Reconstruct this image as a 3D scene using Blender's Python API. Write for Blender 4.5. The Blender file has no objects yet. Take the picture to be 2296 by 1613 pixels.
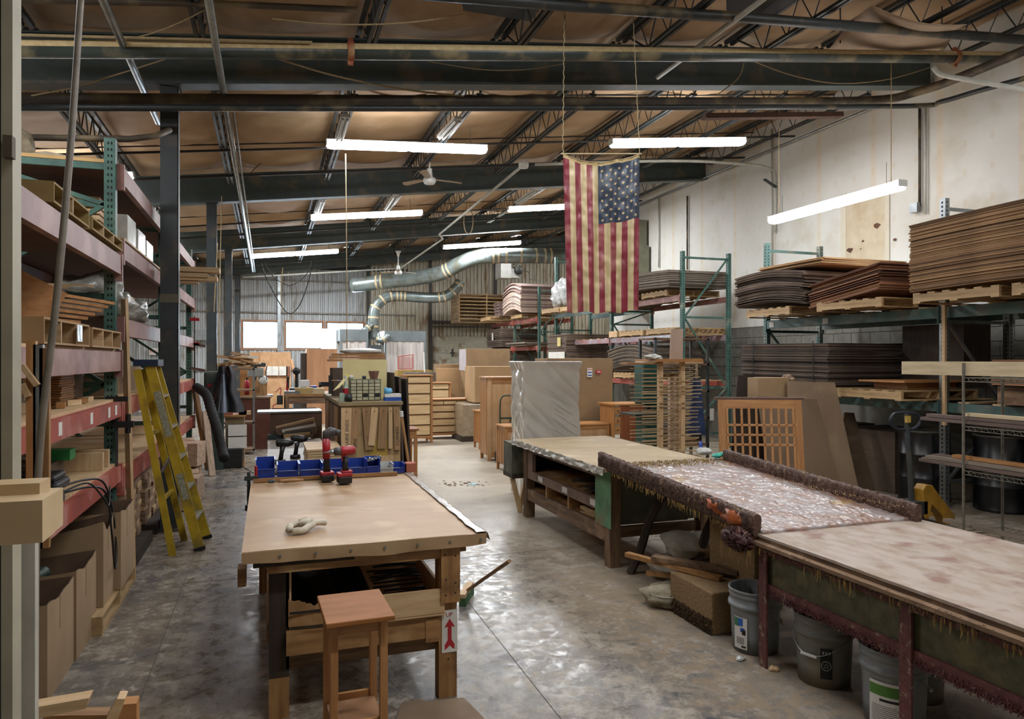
import bpy, math, random
from mathutils import Vector, Matrix, Euler, noise
R = random.Random(11)
C = bpy.context.scene.collection
sc = bpy.context.scene
# ---------------------------------------------------------------- camera
F, CXP, CYP, H = 1600.0, 1148.0, 806.5, 1.75
TH = math.atan(548/1600); S_, C_ = math.sin(TH), math.cos(TH)
cd = bpy.data.cameras.new('camera'); cam = bpy.data.objects.new('camera', cd); C.objects.link(cam)
cd.sensor_width = 36; cd.lens = F/2296*36; cd.clip_start = .05
cam.location = (0, 0, H); cam.rotation_euler = (math.pi/2, 0, -TH); sc.camera = cam
# ---------------------------------------------------------------- world, exposure
w = bpy.data.worlds.new('world'); sc.world = w; w.use_nodes = True
bg = w.node_tree.nodes['Background']; bg.inputs[0].default_value = (.78, .88, 1, 1); bg.inputs[1].default_value = 9
sc.view_settings.view_transform = 'Standard'; sc.view_settings.look = 'None'
sc.view_settings.gamma = 1; sc.view_settings.use_curve_mapping = False
sc.view_settings.exposure = 0.38
def area(name, loc, rot, sx, sy, power, col=(1, 1, 1)):
    l = bpy.data.lights.new(name, 'AREA'); l.shape = 'RECTANGLE'; l.size = sx; l.size_y = sy
    l.energy = power; l.color = col
    o = bpy.data.objects.new(name, l); C.objects.link(o); o.location = loc; o.rotation_euler = rot; return o
# daylight entering by the three back windows
DAY = (.74, .85, 1)
area('window_daylight', (-.36, 26.62, 2.6), (math.pi/2, 0, math.pi), 1.2, .9, 190, DAY)
area('window_daylight', (1.13, 26.62, 2.6), (math.pi/2, 0, math.pi), 1.2, .9, 190, DAY)
area('window_daylight', (2.65, 26.62, 2.6), (math.pi/2, 0, math.pi), 1.2, .9, 150, DAY)

def at(px, py, X=None, Y=None, z=None, Z=None):
    "point of the room seen at a photo pixel, on the given plane"
    u = (px-CXP)/F; v = (CYP-py)/F
    d = Vector((S_+u*C_, C_-u*S_, v))
    if X is not None: t = X/d.x
    elif Y is not None: t = Y/d.y
    elif z is not None: t = (z-H)/v
    else: t = Z
    return d*t + Vector((0, 0, H))
# ---------------------------------------------------------------- materials
def lin(h):
    h = h.lstrip('#'); r = []
    for i in (0, 2, 4):
        x = int(h[i:i+2], 16)/255
        r.append(x/12.92 if x <= .04045 else ((x+.055)/1.055)**2.4)
    return (*r, 1)
MATS = {}
def mat(name, c1=None, c2=None, rough=.7, metal=0., scale=6., stretch=(1, 1, 1), bump=0., detail=4., vary=.0,
        spec=.5, dust=None, dustamt=.5, dscale=3., dst=None, rough2=None, alpha=None, trans=0., contrast=(.35, .65), coat=0.):
    if name in MATS: return MATS[name]
    if c1 is None: raise KeyError(name)
    m = bpy.data.materials.new(name); m.use_nodes = True; nt = m.node_tree; n = nt.nodes; L = nt.links
    b = n['Principled BSDF']; b.inputs['Roughness'].default_value = rough; b.inputs['Metallic'].default_value = metal
    b.inputs['Specular IOR Level'].default_value = spec
    if coat: b.inputs['Coat Weight'].default_value = coat; b.inputs['Coat Roughness'].default_value = .15
    if trans: b.inputs['Transmission Weight'].default_value = trans
    if alpha is not None: b.inputs['Alpha'].default_value = alpha
    a = lin(c1); col = None
    tc = n.new('ShaderNodeTexCoord'); mp = n.new('ShaderNodeMapping'); mp.inputs['Scale'].default_value = stretch
    L.new(tc.outputs['Object'], mp.inputs[0])
    nz = n.new('ShaderNodeTexNoise'); nz.inputs['Scale'].default_value = scale; nz.inputs['Detail'].default_value = detail
    nz.inputs['Roughness'].default_value = .6
    L.new(mp.outputs[0], nz.inputs['Vector'])
    mr = n.new('ShaderNodeMapRange'); mr.inputs[1].default_value = contrast[0]; mr.inputs[2].default_value = contrast[1]
    L.new(nz.outputs[0], mr.inputs[0])
    mx = n.new('ShaderNodeMix'); mx.data_type = 'RGBA'; mx.inputs[6].default_value = a
    mx.inputs[7].default_value = lin(c2) if c2 else tuple(x*.8 for x in a[:3])+(1,)
    L.new(mr.outputs[0], mx.inputs[0]); col = mx.outputs[2]
    if dust:
        n2 = n.new('ShaderNodeTexNoise'); n2.inputs['Scale'].default_value = dscale; n2.inputs['Detail'].default_value = 8
        if dst:
            mp2 = n.new('ShaderNodeMapping'); mp2.inputs['Scale'].default_value = dst; L.new(tc.outputs['Object'], mp2.inputs[0]); L.new(mp2.outputs[0], n2.inputs['Vector'])
        else: L.new(tc.outputs['Object'], n2.inputs['Vector'])
        r2 = n.new('ShaderNodeMapRange'); r2.inputs[1].default_value = .62-dustamt*.3; r2.inputs[2].default_value = .72-dustamt*.2
        L.new(n2.outputs[0], r2.inputs[0])
        m2 = n.new('ShaderNodeMix'); m2.data_type = 'RGBA'; L.new(r2.outputs[0], m2.inputs[0]); L.new(col, m2.inputs[6])
        m2.inputs[7].default_value = lin(dust); col = m2.outputs[2]
    if vary:
        oi = n.new('ShaderNodeObjectInfo'); hs = n.new('ShaderNodeHueSaturation')
        r3 = n.new('ShaderNodeMapRange'); r3.inputs[3].default_value = 1-vary; r3.inputs[4].default_value = 1+vary
        L.new(oi.outputs['Random'], r3.inputs[0]); L.new(r3.outputs[0], hs.inputs['Value']); L.new(col, hs.inputs['Color']); col = hs.outputs[0]
    L.new(col, b.inputs['Base Color'])
    if rough2 is not None:
        rr = n.new('ShaderNodeMapRange'); rr.inputs[1].default_value = contrast[0]; rr.inputs[2].default_value = contrast[1]
        rr.inputs[3].default_value = rough; rr.inputs[4].default_value = rough2
        L.new(nz.outputs[0], rr.inputs[0]); L.new(rr.outputs[0], b.inputs['Roughness'])
    if bump:
        bp = n.new('ShaderNodeBump'); bp.inputs['Strength'].default_value = bump; bp.inputs['Distance'].default_value = .01
        L.new(nz.outputs[0], bp.inputs['Height']); L.new(bp.outputs[0], b.inputs['Normal'])
    MATS[name] = m; return m
def emat(name, col, strength):
    if name in MATS: return MATS[name]
    m = bpy.data.materials.new(name); m.use_nodes = True; b = m.node_tree.nodes['Principled BSDF']
    b.inputs['Base Color'].default_value = (.9, .9, .9, 1)
    b.inputs['Emission Color'].default_value = lin(col); b.inputs['Emission Strength'].default_value = strength
    MATS[name] = m; return m
def wood(name, c1, c2, axis='x', rough=.6, vary=.12, dust=None, dustamt=.4, scale=3., **k):
    st = {'x': (1, 9, 9), 'y': (9, 1, 9), 'z': (9, 9, 1)}[axis]
    return mat(name, c1, c2, rough=rough, scale=scale, stretch=st, bump=.12, vary=vary, dust=dust, dustamt=dustamt, **k)
# ---------------------------------------------------------------- mesh collector
class M:
    def __init__(s): s.v = []; s.f = []; s.m = []; s.mi = 0; s.st = []
    def add(s, vs, fs):
        k = len(s.v); s.st.append((k, len(s.f))); s.v += [tuple(v) for v in vs]; s.f += [tuple(i+k for i in f) for f in fs]; s.m += [s.mi]*len(fs); return s
    BF = [(0, 3, 2, 1), (4, 5, 6, 7), (0, 1, 5, 4), (1, 2, 6, 5), (2, 3, 7, 6), (3, 0, 4, 7)]
    def b(s, x0, x1, y0, y1, z0, z1):
        return s.add([(x0, y0, z0), (x1, y0, z0), (x1, y1, z0), (x0, y1, z0), (x0, y0, z1), (x1, y0, z1), (x1, y1, z1), (x0, y1, z1)], M.BF)
    def ob(s, c, d, r=(0, 0, 0)):
        m = Euler(r).to_matrix(); c = Vector(c); hx, hy, hz = d[0]/2, d[1]/2, d[2]/2
        return s.add([m @ Vector(p)+c for p in ((-hx, -hy, -hz), (hx, -hy, -hz), (hx, hy, -hz), (-hx, hy, -hz), (-hx, -hy, hz), (hx, -hy, hz), (hx, hy, hz), (-hx, hy, hz))], M.BF)
    def beam(s, p, q, w, h, up=(0, 0, 1)):
        p, q = Vector(p), Vector(q); t = (q-p).normalized(); a = t.cross(Vector(up))
        if a.length < 1e-4: a = t.cross(Vector((0, 1, 0)))
        a.normalize(); b_ = a.cross(t).normalized(); a = a*w/2; b_ = b_*h/2
        return s.add([p-a-b_, p+a-b_, q+a-b_, q-a-b_, p-a+b_, p+a+b_, q+a+b_, q-a+b_], M.BF)
    def tube(s, pts, r, n=8, cap=True):
        pts = [Vector(p) for p in pts]; k = len(s.v); s.st.append((k, len(s.f))); rs = r if isinstance(r, (list, tuple)) else [r]*len(pts); prev = None
        for i, p in enumerate(pts):
            t = (pts[min(i+1, len(pts)-1)]-pts[max(i-1, 0)])
            if t.length < 1e-9: t = Vector((0, 0, 1))
            t.normalize()
            if prev is None: a = t.cross(Vector((0, 0, 1)) if abs(t.z) < .9 else Vector((1, 0, 0)))
            else: a = prev-t*prev.dot(t)
            if a.length < 1e-6: a = t.orthogonal()
            a.normalize(); prev = a; b_ = t.cross(a)
            for j in range(n):
                an = 2*math.pi*j/n; s.v.append(tuple(p+(a*math.cos(an)+b_*math.sin(an))*rs[i]))
        for i in range(len(pts)-1):
            for j in range(n):
                A = k+i*n+j; B = k+i*n+(j+1) % n; s.f.append((A, B, B+n, A+n)); s.m.append(s.mi)
        if cap:
            s.f.append(tuple(k+j for j in range(n))[::-1]); s.f.append(tuple(k+(len(pts)-1)*n+j for j in range(n))); s.m += [s.mi]*2
        return s
    def cy(s, p, q, r, n=10, r2=None): return s.tube([p, q], [r, r if r2 is None else r2], n)
    def lathe(s, prof, c=(0, 0, 0), n=24):
        k = len(s.v)
        for r_, z in prof:
            for j in range(n):
                a = 2*math.pi*j/n; s.v.append((c[0]+r_*math.cos(a), c[1]+r_*math.sin(a), c[2]+z))
        for i in range(len(prof)-1):
            for j in range(n):
                A = k+i*n+j; B = k+i*n+(j+1) % n; s.f.append((A, B, B+n, A+n)); s.m.append(s.mi)
        return s
    def prism(s, pts, d):
        pts = [Vector(p) for p in pts]; d = Vector(d); n = len(pts)
        fs = [tuple(range(n))[::-1], tuple(range(n, 2*n))]+[(i, (i+1) % n, (i+1) % n+n, i+n) for i in range(n)]
        return s.add(pts+[p+d for p in pts], fs)
    def grid(s, fn, nu, nv, thick=None, mi=None):
        P = [[Vector(fn(i/nu, j/nv)) for i in range(nu+1)] for j in range(nv+1)]; k = len(s.v)
        for r_ in P: s.v += [tuple(p) for p in r_]
        W = nu+1
        for j in range(nv):
            for i in range(nu):
                A = k+j*W+i; s.f.append((A, A+1, A+1+W, A+W)); s.m.append(mi(i, j) if mi else s.mi)
        if thick is not None:
            th = Vector(thick); k2 = len(s.v); s.v += [tuple(Vector(v)+th) for v in s.v[k:k2]]; off = k2-k
            for j in range(nv):
                for i in range(nu):
                    A = k2+j*W+i; s.f.append((A, A+W, A+1+W, A+1)); s.m.append(mi(i, j) if mi else s.mi)
            rim = [k+i for i in range(W)]+[k+j*W+nu for j in range(1, nv+1)]+[k+nv*W+i for i in range(nu-1, -1, -1)]+[k+j*W for j in range(nv-1, 0, -1)]
            for a, b_ in zip(rim, rim[1:]+rim[:1]): s.f.append((b_, a, a+off, b_+off)); s.m.append(mi(0, 0) if mi else s.mi)
        return s
    def blob(s, c, r, seed=0, n=12, amp=.15, freq=2., flat=0.):
        "uneven rounded lump"
        c = Vector(c); k = len(s.v); s.st.append((k, len(s.f))); rows = n//2+1
        for i in range(rows+1):
            ph = math.pi*i/rows
            for j in range(n):
                a = 2*math.pi*j/n; d = Vector((math.sin(ph)*math.cos(a), math.sin(ph)*math.sin(a), math.cos(ph)))
                q = 1+amp*noise.noise(d*freq+Vector((seed*7.3, seed*1.7, 0)))*2
                z = d.z*r[2]*q
                if flat and z < -r[2]*flat: z = -r[2]*flat
                e = .75 if flat else 1
                s.v.append((c.x+math.copysign(abs(d.x)**e, d.x)*r[0]*q, c.y+math.copysign(abs(d.y)**e, d.y)*r[1]*q, c.z+z))
        for i in range(rows):
            for j in range(n):
                A = k+i*n+j; B = k+i*n+(j+1) % n; s.f.append((A, A+n, B+n, B)); s.m.append(s.mi)
        return s
    def mesh(s, name, mats, smooth=False):
        me = bpy.data.meshes.new(name); me.from_pydata(s.v, [], s.f)
        for m in (mats if isinstance(mats, (list, tuple)) else [mats]): me.materials.append(m)
        if max(s.m, default=0) > 0: me.polygons.foreach_set('material_index', s.m)
        if smooth: me.polygons.foreach_set('use_smooth', [True]*len(s.f))
        me.update(); return me
    def pieces(s):
        "groups of primitives that stand clear of one another"
        n = len(s.st)
        if n < 2 or n > 40 or s.st[0] != (0, 0): return None
        vb = [a for a, _ in s.st]+[len(s.v)]; fb = [b for _, b in s.st]+[len(s.f)]; bx = []
        for i in range(n):
            q = s.v[vb[i]:vb[i+1]]; bx.append([(min(c), max(c)) for c in zip(*q)])
        grp = list(range(n))
        def root(i):
            while grp[i] != i: i = grp[i]
            return i
        for i in range(n):
            for j in range(i+1, n):
                gap = max(max(bx[i][a][0]-bx[j][a][1], bx[j][a][0]-bx[i][a][1]) for a in range(3))
                if gap <= .012: grp[root(i)] = root(j)
        g = {}
        for i in range(n): g.setdefault(root(i), []).append(i)
        if len(g) < 2: return None
        big = max(max(b-a for a, b in x) for x in bx)
        if big < .06: return None
        out = []
        for ids in g.values():
            m = M()
            for i in ids:
                k = len(m.v); m.st.append((k, len(m.f))); m.v += s.v[vb[i]:vb[i+1]]
                for f, q in zip(s.f[fb[i]:fb[i+1]], s.m[fb[i]:fb[i+1]]): m.f.append(tuple(x-vb[i]+k for x in f)); m.m.append(q)
            out.append(m)
        return out
    def build(s, name, mats, parent=None, smooth=False, loc=None, rz=0, bevel=0, label=None, kind=None):
        if parent is not None and kind is None and not name.endswith(('print', 'lettering', 'letters', 'dots', 'bars', 'lines', 'casing', 'clipboard', 'sash')):
            ps = s.pieces()
            if ps:
                for q in ps: q.st = []; o = q.build(name, mats, parent, smooth, loc, rz, bevel, label)
                return o
        o = bpy.data.objects.new(name, s.mesh(name, mats, smooth)); C.objects.link(o)
        if parent is not None: o.parent = parent
        if loc is not None: o.location = loc
        if rz: o.rotation_euler.z = rz
        if bevel:
            bm = o.modifiers.new('bevel', 'BEVEL'); bm.width = bevel; bm.segments = 2; bm.limit_method = 'ANGLE'
        if smooth and smooth != 'all':
            pass
        if label: o['label'] = label
        if kind: o['kind'] = kind
        return o
    def thing(s, name, mats, label, cat, group=None, smooth=False, bevel=0, kind=None):
        xs, ys, zs = zip(*s.v); c = ((min(xs)+max(xs))/2, (min(ys)+max(ys))/2, min(zs))
        s.v = [(x-c[0], y-c[1], z-c[2]) for x, y, z in s.v]
        o = s.build(name, mats, None, smooth, c, bevel=bevel); tag(o, label, cat, group, kind); return o
def tag(o, label=None, cat=None, group=None, kind=None):
    if label: o['label'] = label
    if cat: o['category'] = cat
    if group: o['group'] = group
    if kind: o['kind'] = kind
    return o
WT = []
def T(name, label, cat, loc=(0, 0, 0), rz=0, group=None, rot=None):
    "an Empty at the base of a thing; its parts are children"
    o = bpy.data.objects.new(name, None); C.objects.link(o); o.location = loc; o.rotation_euler = rot or (0, 0, rz)
    o.empty_display_size = .2; tag(o, label, cat, group)
    if tuple(loc) == (0, 0, 0) and not rz: WT.append(o)
    return o
def struct(m, name, mats, parent=None, smooth=False):
    o = m.build(name, mats, parent, smooth)
    if parent is None: o['kind'] = 'structure'
    return o
KIDS = {}
def kids(o): return [c for c in o.children]
def dup(o, loc=None, rz=None, label=None, group=None, parent=None, rot=None):
    c = o.copy(); C.objects.link(c)
    if parent is not None: c.parent = parent
    if loc is not None: c.location = loc
    if rz is not None: c.rotation_euler = (0, 0, rz)
    if rot is not None: c.rotation_euler = rot
    if label: c['label'] = label
    if group: c['group'] = group
    for ch in kids(o): dup(ch, parent=c)
    return c
def text_mesh(m, txt, size, origin, xdir, ydir, nrm=.0006):
    "adds flat lettering to a collector, left end at origin"
    cu = bpy.data.curves.new('t', 'FONT'); cu.body = txt; cu.size = size; cu.resolution_u = 2
    o = bpy.data.objects.new('t', cu); C.objects.link(o); dg = bpy.context.evaluated_depsgraph_get()
    me = bpy.data.meshes.new_from_object(o.evaluated_get(dg))
    o0, X, Y_ = Vector(origin), Vector(xdir).normalized(), Vector(ydir).normalized(); N = X.cross(Y_)
    m.add([o0+X*v.co.x+Y_*v.co.y+N*nrm for v in me.vertices], [tuple(p.vertices) for p in me.polygons])
    bpy.data.objects.remove(o); bpy.data.meshes.remove(me); bpy.data.curves.remove(cu); return m
PI = math.pi
ORD = ['topmost', 'second', 'third', 'fourth', 'fifth', 'sixth', 'seventh', 'eighth', 'ninth', 'tenth', 'eleventh', 'twelfth', 'thirteenth', 'lowest']
def nth(k, n): return 'topmost' if k == n-1 else 'lowest' if k == 0 else ORD[n-1-k]+' from the top'
def arc(p0, p1, sag, n=12):
    p0, p1 = Vector(p0), Vector(p1); return [p0.lerp(p1, i/n)-Vector((0, 0, sag*4*(i/n)*(1-i/n))) for i in range(n+1)]
def smoothpath(pts, n=6):
    P = [Vector(p) for p in pts]; P = [P[0]*2-P[1]]+P+[P[-1]*2-P[-2]]; out = []
    for i in range(1, len(P)-2):
        for k in range(n):
            t = k/n; a, b_, c, d = P[i-1:i+3]
            out.append(.5*((2*b_)+(c-a)*t+(2*a-5*b_+4*c-d)*t*t+(3*b_-a-3*c+d)*t**3))
    return out+[P[-2]]
# ---------------------------------------------------------------- palette
pine_x = wood('pine_x', '#c9ac84', '#b4936a', 'x'); pine_y = wood('pine_y', '#c9ac84', '#b4936a', 'y'); pine_z = wood('pine_z', '#c9ac84', '#b4936a', 'z')
pal_x = wood('pallet_x', '#b99b70', '#94764e', 'x', vary=.2); pal_y = wood('pallet_y', '#b99b70', '#94764e', 'y', vary=.2)
cherry_x = wood('cherry_x', '#b0804f', '#98673a', 'x', .45); cherry_z = wood('cherry_z', '#b0804f', '#98673a', 'z', .45); cherry_y = wood('cherry_y', '#b0804f', '#98673a', 'y', .45)
maple_x = wood('maple_x', '#cdb389', '#b99c70', 'x', .5, .06)
honey_x = wood('honey_x', '#a37a4c', '#7d5832', 'x', .55, .1, '#b59468', .35); honey_z = wood('honey_z', '#a37a4c', '#7d5832', 'z', .55, .1, '#5a3c22', .3)
honey_y = wood('honey_y', '#a37a4c', '#7d5832', 'y', .55, .1, '#b59468', .35)
old_x = wood('old_x', '#7c6248', '#523c2a', 'x', .75, .12); old_y = wood('old_y', '#7c6248', '#523c2a', 'y', .75, .12, '#a08468', .3); old_z = wood('old_z', '#7c6248', '#523c2a', 'z', .75, .12)
dark_wood = wood('dark_wood', '#3a2c20', '#2a2018', 'z', .7)
kraft = mat('kraft_board', '#8d7250', '#80664a', .85, scale=2, vary=.1)
kraft_light = mat('kraft_light', '#a98a63', '#9c7d58', .85, scale=2, vary=.06)
kraft_dark = mat('kraft_dark', '#6b5847', '#574739', .9, scale=14, stretch=(.3, .3, 6), vary=.25)
kraft_red = mat('kraft_red', '#7f604a', '#6a4f3d', .9, scale=14, stretch=(.3, .3, 6), vary=.25)
steel_dark = mat('steel_dark', '#33393a', '#272b2d', .5, scale=3, dust='#4b463c', dustamt=.35)
steel_green = mat('steel_green', '#414d4b', '#343f3e', .5, scale=3, dust='#5a5648', dustamt=.3)
rack_green = mat('rack_green', '#43675c', '#344f48', .5, scale=8, dust='#75806f', dustamt=.15)
rack_teal = mat('rack_teal', '#4b6863', '#3a5450', .5, scale=6, dust='#6d7268', dustamt=.4)
rack_red = mat('rack_red', '#a04c3e', '#873d32', .5, scale=6, dust='#b0766a', dustamt=.35)
rack_pink = mat('rack_pink', '#8a635b', '#75504a', .5, scale=5, dust='#9c776e', dustamt=.4, spec=.45)
hole_mat = mat('hole_dark', '#0c0f10', '#0a0c0d', .9)
white_metal = mat('white_metal', '#c9cac4', '#b9b9b2', .4, scale=4)
pipe_black = mat('pipe_black', '#2e3332', '#23282a', .45, scale=3, dust='#6b6048', dustamt=.25)
pipe_brown = mat('pipe_brown', '#43392c', '#352d24', .6, scale=4, dust='#6d5f44', dustamt=.4)
galv = mat('galvanised', '#9ea3a3', '#84898a', .35, metal=.8, scale=6)
conduit_m = mat('conduit_paint', '#b6b6ac', '#a4a499', .45, scale=5)
cord_m = mat('cord_dark', '#1b1a19', '#141312', .6)
rope_m = mat('rope', '#a89674', '#8d7a58', .9, scale=60)
plastic_blue = mat('bin_blue', '#1d3f9c', '#183586', .35, scale=5)
black_m = mat('black_plastic', '#1a1a1b', '#131314', .45, scale=8)
red_m = mat('tool_red', '#a3202a', '#861a22', .4, scale=6)
paper_m = mat('paper', '#d4d2ca', '#c9c6bd', .8)
ink = mat('ink', '#22201e', '#1a1817', .8)
red_ink = mat('red_ink', '#b3242c', '#a01f27', .7)
def carton(x0, x1, y0, y1, z0, z1, label, mt=kraft, tape=True, group=None, tapem_=None):
    w_, d_, h_ = x1-x0, y1-y0, z1-z0; t = T('cardboard_box', label, 'box', ((x0+x1)/2, (y0+y1)/2, z0), group=group)
    M().b(-w_/2, w_/2, -d_/2, d_/2, 0, h_).build('carton_body', mt, t, bevel=.006)
    if tape: M().b(-w_/2-.001, w_/2+.001, -.03, .03, h_-.001, h_+.0015).b(-w_/2-.0015, -w_/2, -.03, .03, h_*.82, h_).build('tape', tapem_ or mat('tan_tape', '#a08a66', '#937d5a', .4), t)
    return t
# ================================================================ the building
XL, XR, XR2, YN, YB, YP = -5.0, 9.4, 13.0, -3.0, 26.3, 18.6
def roof(x): return 5.16+(x+.95)*.122
def floor_mat():
    m = bpy.data.materials.new('concrete_floor'); m.use_nodes = True; nt = m.node_tree; n = nt.nodes; L = nt.links; b = n['Principled BSDF']
    tc = n.new('ShaderNodeTexCoord')
    def nz(sc_, det, rough=.6, dist=0):
        t = n.new('ShaderNodeTexNoise'); t.inputs['Scale'].default_value = sc_; t.inputs['Detail'].default_value = det; t.inputs['Roughness'].default_value = rough
        t.inputs['Distortion'].default_value = dist; L.new(tc.outputs['Object'], t.inputs['Vector']); return t.outputs[0]
    def rng(i, a, b_, c=0, d=1):
        r = n.new('ShaderNodeMapRange'); r.inputs[1].default_value = a; r.inputs[2].default_value = b_; r.inputs[3].default_value = c; r.inputs[4].default_value = d
        L.new(i, r.inputs[0]); return r.outputs[0]
    def mix(f, a, b_):
        x = n.new('ShaderNodeMix'); x.data_type = 'RGBA'; L.new(f, x.inputs[0])
        for i, q in ((6, a), (7, b_)):
            if isinstance(q, str): x.inputs[i].default_value = lin(q)
            else: L.new(q, x.inputs[i])
        return x.outputs[2]
    def mul(a, b_):
        x = n.new('ShaderNodeMath'); x.operation = 'MULTIPLY'; L.new(a, x.inputs[0]); L.new(b_, x.inputs[1]); return x.outputs[0]
    big = nz(.5, 5); mid = nz(2.2, 8, .7, .4); fine = nz(11, 8, .75, .6); spk = nz(34, 6, .85, 1.)
    col = mix(rng(mid, .38, .62), '#4a4c50', '#706a61')
    col = mix(rng(big, .4, .6), col, mix(rng(fine, .35, .65), '#6f6352', '#857560')); col = mix(mul(rng(nz(5, 10, .85), .48, .56), rng(nz(.8, 4), .36, .5)), col, '#9a9183')
    pale = mul(rng(fine, .55, .62), rng(mid, .46, .56)); col = mix(pale, col, '#aaa090')
    dark = mul(rng(spk, .54, .64), rng(nz(1.1, 3), .4, .6)); col = mix(dark, col, '#3c332c')
    sep = n.new('ShaderNodeSeparateXYZ'); L.new(tc.outputs['Object'], sep.inputs[0])
    # trodden sawdust covers the floor beyond the benches
    yy = n.new('ShaderNodeMath'); yy.operation = 'ADD'; L.new(sep.outputs[1], yy.inputs[0]); L.new(rng(mid, 0, 1, -1.2, 1.2), yy.inputs[1])
    xx = n.new('ShaderNodeMath'); xx.operation = 'ADD'; L.new(sep.outputs[0], xx.inputs[0]); L.new(rng(fine, 0, 1, -.5, .5), xx.inputs[1])
    dust = mul(rng(yy.outputs[0], 5.6, 8.0), rng(xx.outputs[0], .8, 1.4)); dcol = mix(rng(mid, .35, .65), '#a59a86', '#94897a')
    col = mix(dust, col, dcol)
    db = mul(rng(xx.outputs[0], 1.75, 2.3), rng(yy.outputs[0], 6.5, 5.2)); d2 = mul(db, rng(fine, .38, .6)); col = mix(d2, col, '#806f59')
    L.new(col, b.inputs['Base Color'])
    r1 = rng(fine, .38, .62, .16, .5)
    rr = n.new('ShaderNodeMath'); rr.operation = 'MAXIMUM'; L.new(r1, rr.inputs[0]); L.new(mul(dust, rng(fine, 0, 1, .5, .6)), rr.inputs[1])
    r2 = n.new('ShaderNodeMath'); r2.operation = 'MAXIMUM'; L.new(rr.outputs[0], r2.inputs[0]); L.new(mul(db, rng(fine, 0, 1, .8, .8)), r2.inputs[1])
    r3 = n.new('ShaderNodeMath'); r3.operation = 'MAXIMUM'; L.new(r2.outputs[0], r3.inputs[0]); L.new(mul(pale, rng(fine, 0, 1, .8, .8)), r3.inputs[1])
    L.new(r3.outputs[0], b.inputs['Roughness'])
    bp = n.new('ShaderNodeBump'); bp.inputs['Strength'].default_value = .12; bp.inputs['Distance'].default_value = .01; L.new(mid, bp.inputs['Height']); L.new(bp.outputs[0], b.inputs['Normal'])
    return m
struct(M().b(XL, XR2, YN, YB+.1, -.12, 0), 'floor', floor_mat())
jt = M()
for (a, b_) in (((1.35, 3.2), (1.45, 13)), ((-.62, 3.2), (-.62, 14))): jt.beam((a[0], a[1], .0006), (b_[0], b_[1], .0006), .004, .001)
jt.beam((-.9, 6.1, .0006), (6, 6.1, .0006), .006, .001)
jt.build('control_joint', mat('joint', '#4d473f', '#443e37', .9), bpy.data.objects['floor'])

# roof: insulation blankets sagging between the joists
JX = [-5.0, -3.8, -2.2, -.6, 1.0, 2.6, 4.2, 5.8, 7.4, 9.0, 10.6, 12.2, 13.0]
GY = [-3.0, 2.3, 8.1, 13.9, 19.7, 25.5, 26.4]
ins = mat('insulation_facing', '#a98c6c', '#957855', .75, scale=1.4, dust='#b59d7c', dustamt=.3, dscale=.8, vary=.06)
ce = M().b(XL, XR2, YN, YB+.1, 0, .05); ce.v = [(x, y, z+roof(x)+.22) for x, y, z in ce.v]
ceil = struct(ce, 'ceiling', mat('roof_deck', '#4a4640', '#3c3833', .8))
for gi in range(len(GY)-1):
    y0, y1 = GY[gi], GY[gi+1]
    for k in range(len(JX)-1):
        x0, x1 = JX[k], JX[k+1]; sd = gi*13+k
        def f(u, v, x0=x0, x1=x1, y0=y0, y1=y1, sd=sd):
            x = x0+(x1-x0)*u; y = y0+(y1-y0)*v
            strap = .55+.45*abs(math.sin(v*(y1-y0)/1.5*PI))
            sag = .15*math.sin(PI*u)**.7*strap+.03*noise.noise(Vector((x*1.3, y*.9, sd)))
            return (x, y, roof(x)+.10-sag)
        nu = 10; nv = max(2, int((y1-y0)*3.4))
        M().grid(f, nu, nv).build('insulation_panel', ins, ceil, True)
# girders (tapered I beams) and bar joists
for gy in GY[1:6]:
    g = M(); xa, xb = XL, (XR+.02 if gy < YP else XR2)
    for (o1, o2, wd) in ((-.11, -.09, .2), (-.60, -.57, .2)):
        g.add([(xa, gy-wd/2, roof(xa)+o1), (xb, gy-wd/2, roof(xb)+o1), (xb, gy+wd/2, roof(xb)+o1), (xa, gy+wd/2, roof(xa)+o1),
               (xa, gy-wd/2, roof(xa)+o2), (xb, gy-wd/2, roof(xb)+o2), (xb, gy+wd/2, roof(xb)+o2), (xa, gy+wd/2, roof(xa)+o2)], M.BF)
    g.add([(xa, gy-.01, roof(xa)-.58), (xb, gy-.01, roof(xb)-.58), (xb, gy+.01, roof(xb)-.58), (xa, gy+.01, roof(xa)-.58),
           (xa, gy-.01, roof(xa)-.1), (xb, gy-.01, roof(xb)-.1), (xb, gy+.01, roof(xb)-.1), (xa, gy+.01, roof(xa)-.1)], M.BF)
    g.build('girder', steel_green, ceil)
for gi in range(1, 5):
    ya, yb = GY[gi], GY[gi+1]
    for x in JX[1:-1]:
        if x > XR and yb < YP: continue
        j = M(); zt = roof(x)+.0; zb = roof(x)-.44
        for dx in (-.045, .045): j.b(x+dx-.022, x+dx+.022, ya+.05, yb-.05, zt-.05, zt)
        for dx in (-.03, .03): j.b(x+dx-.018, x+dx+.018, ya+.75, yb-.75, zb, zb+.035)
        n_ = 20; st = (yb-ya-1.5)/n_
        for i in range(n_):
            a = ya+.75+i*st
            j.tube([(x, a, zb+.02 if i % 2 == 0 else zt-.03), (x, a+st, zt-.03 if i % 2 == 0 else zb+.02)], .009, 4, False)
        for s_, y0 in ((1, ya), (-1, yb)):
            j.tube([(x, y0+s_*.75, zb+.02), (x, y0+s_*.2, zt-.03)], .012, 4, False); j.tube([(x, y0+s_*.75, zb+.02), (x, y0+s_*.55, zt-.03)], .009, 4, False)
            j.tube([(x, y0+s_*.75, zb+.02), (x, y0+s_*.95, zt-.03)], .009, 4, False)
        j.build('joist', steel_dark, ceil)
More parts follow.
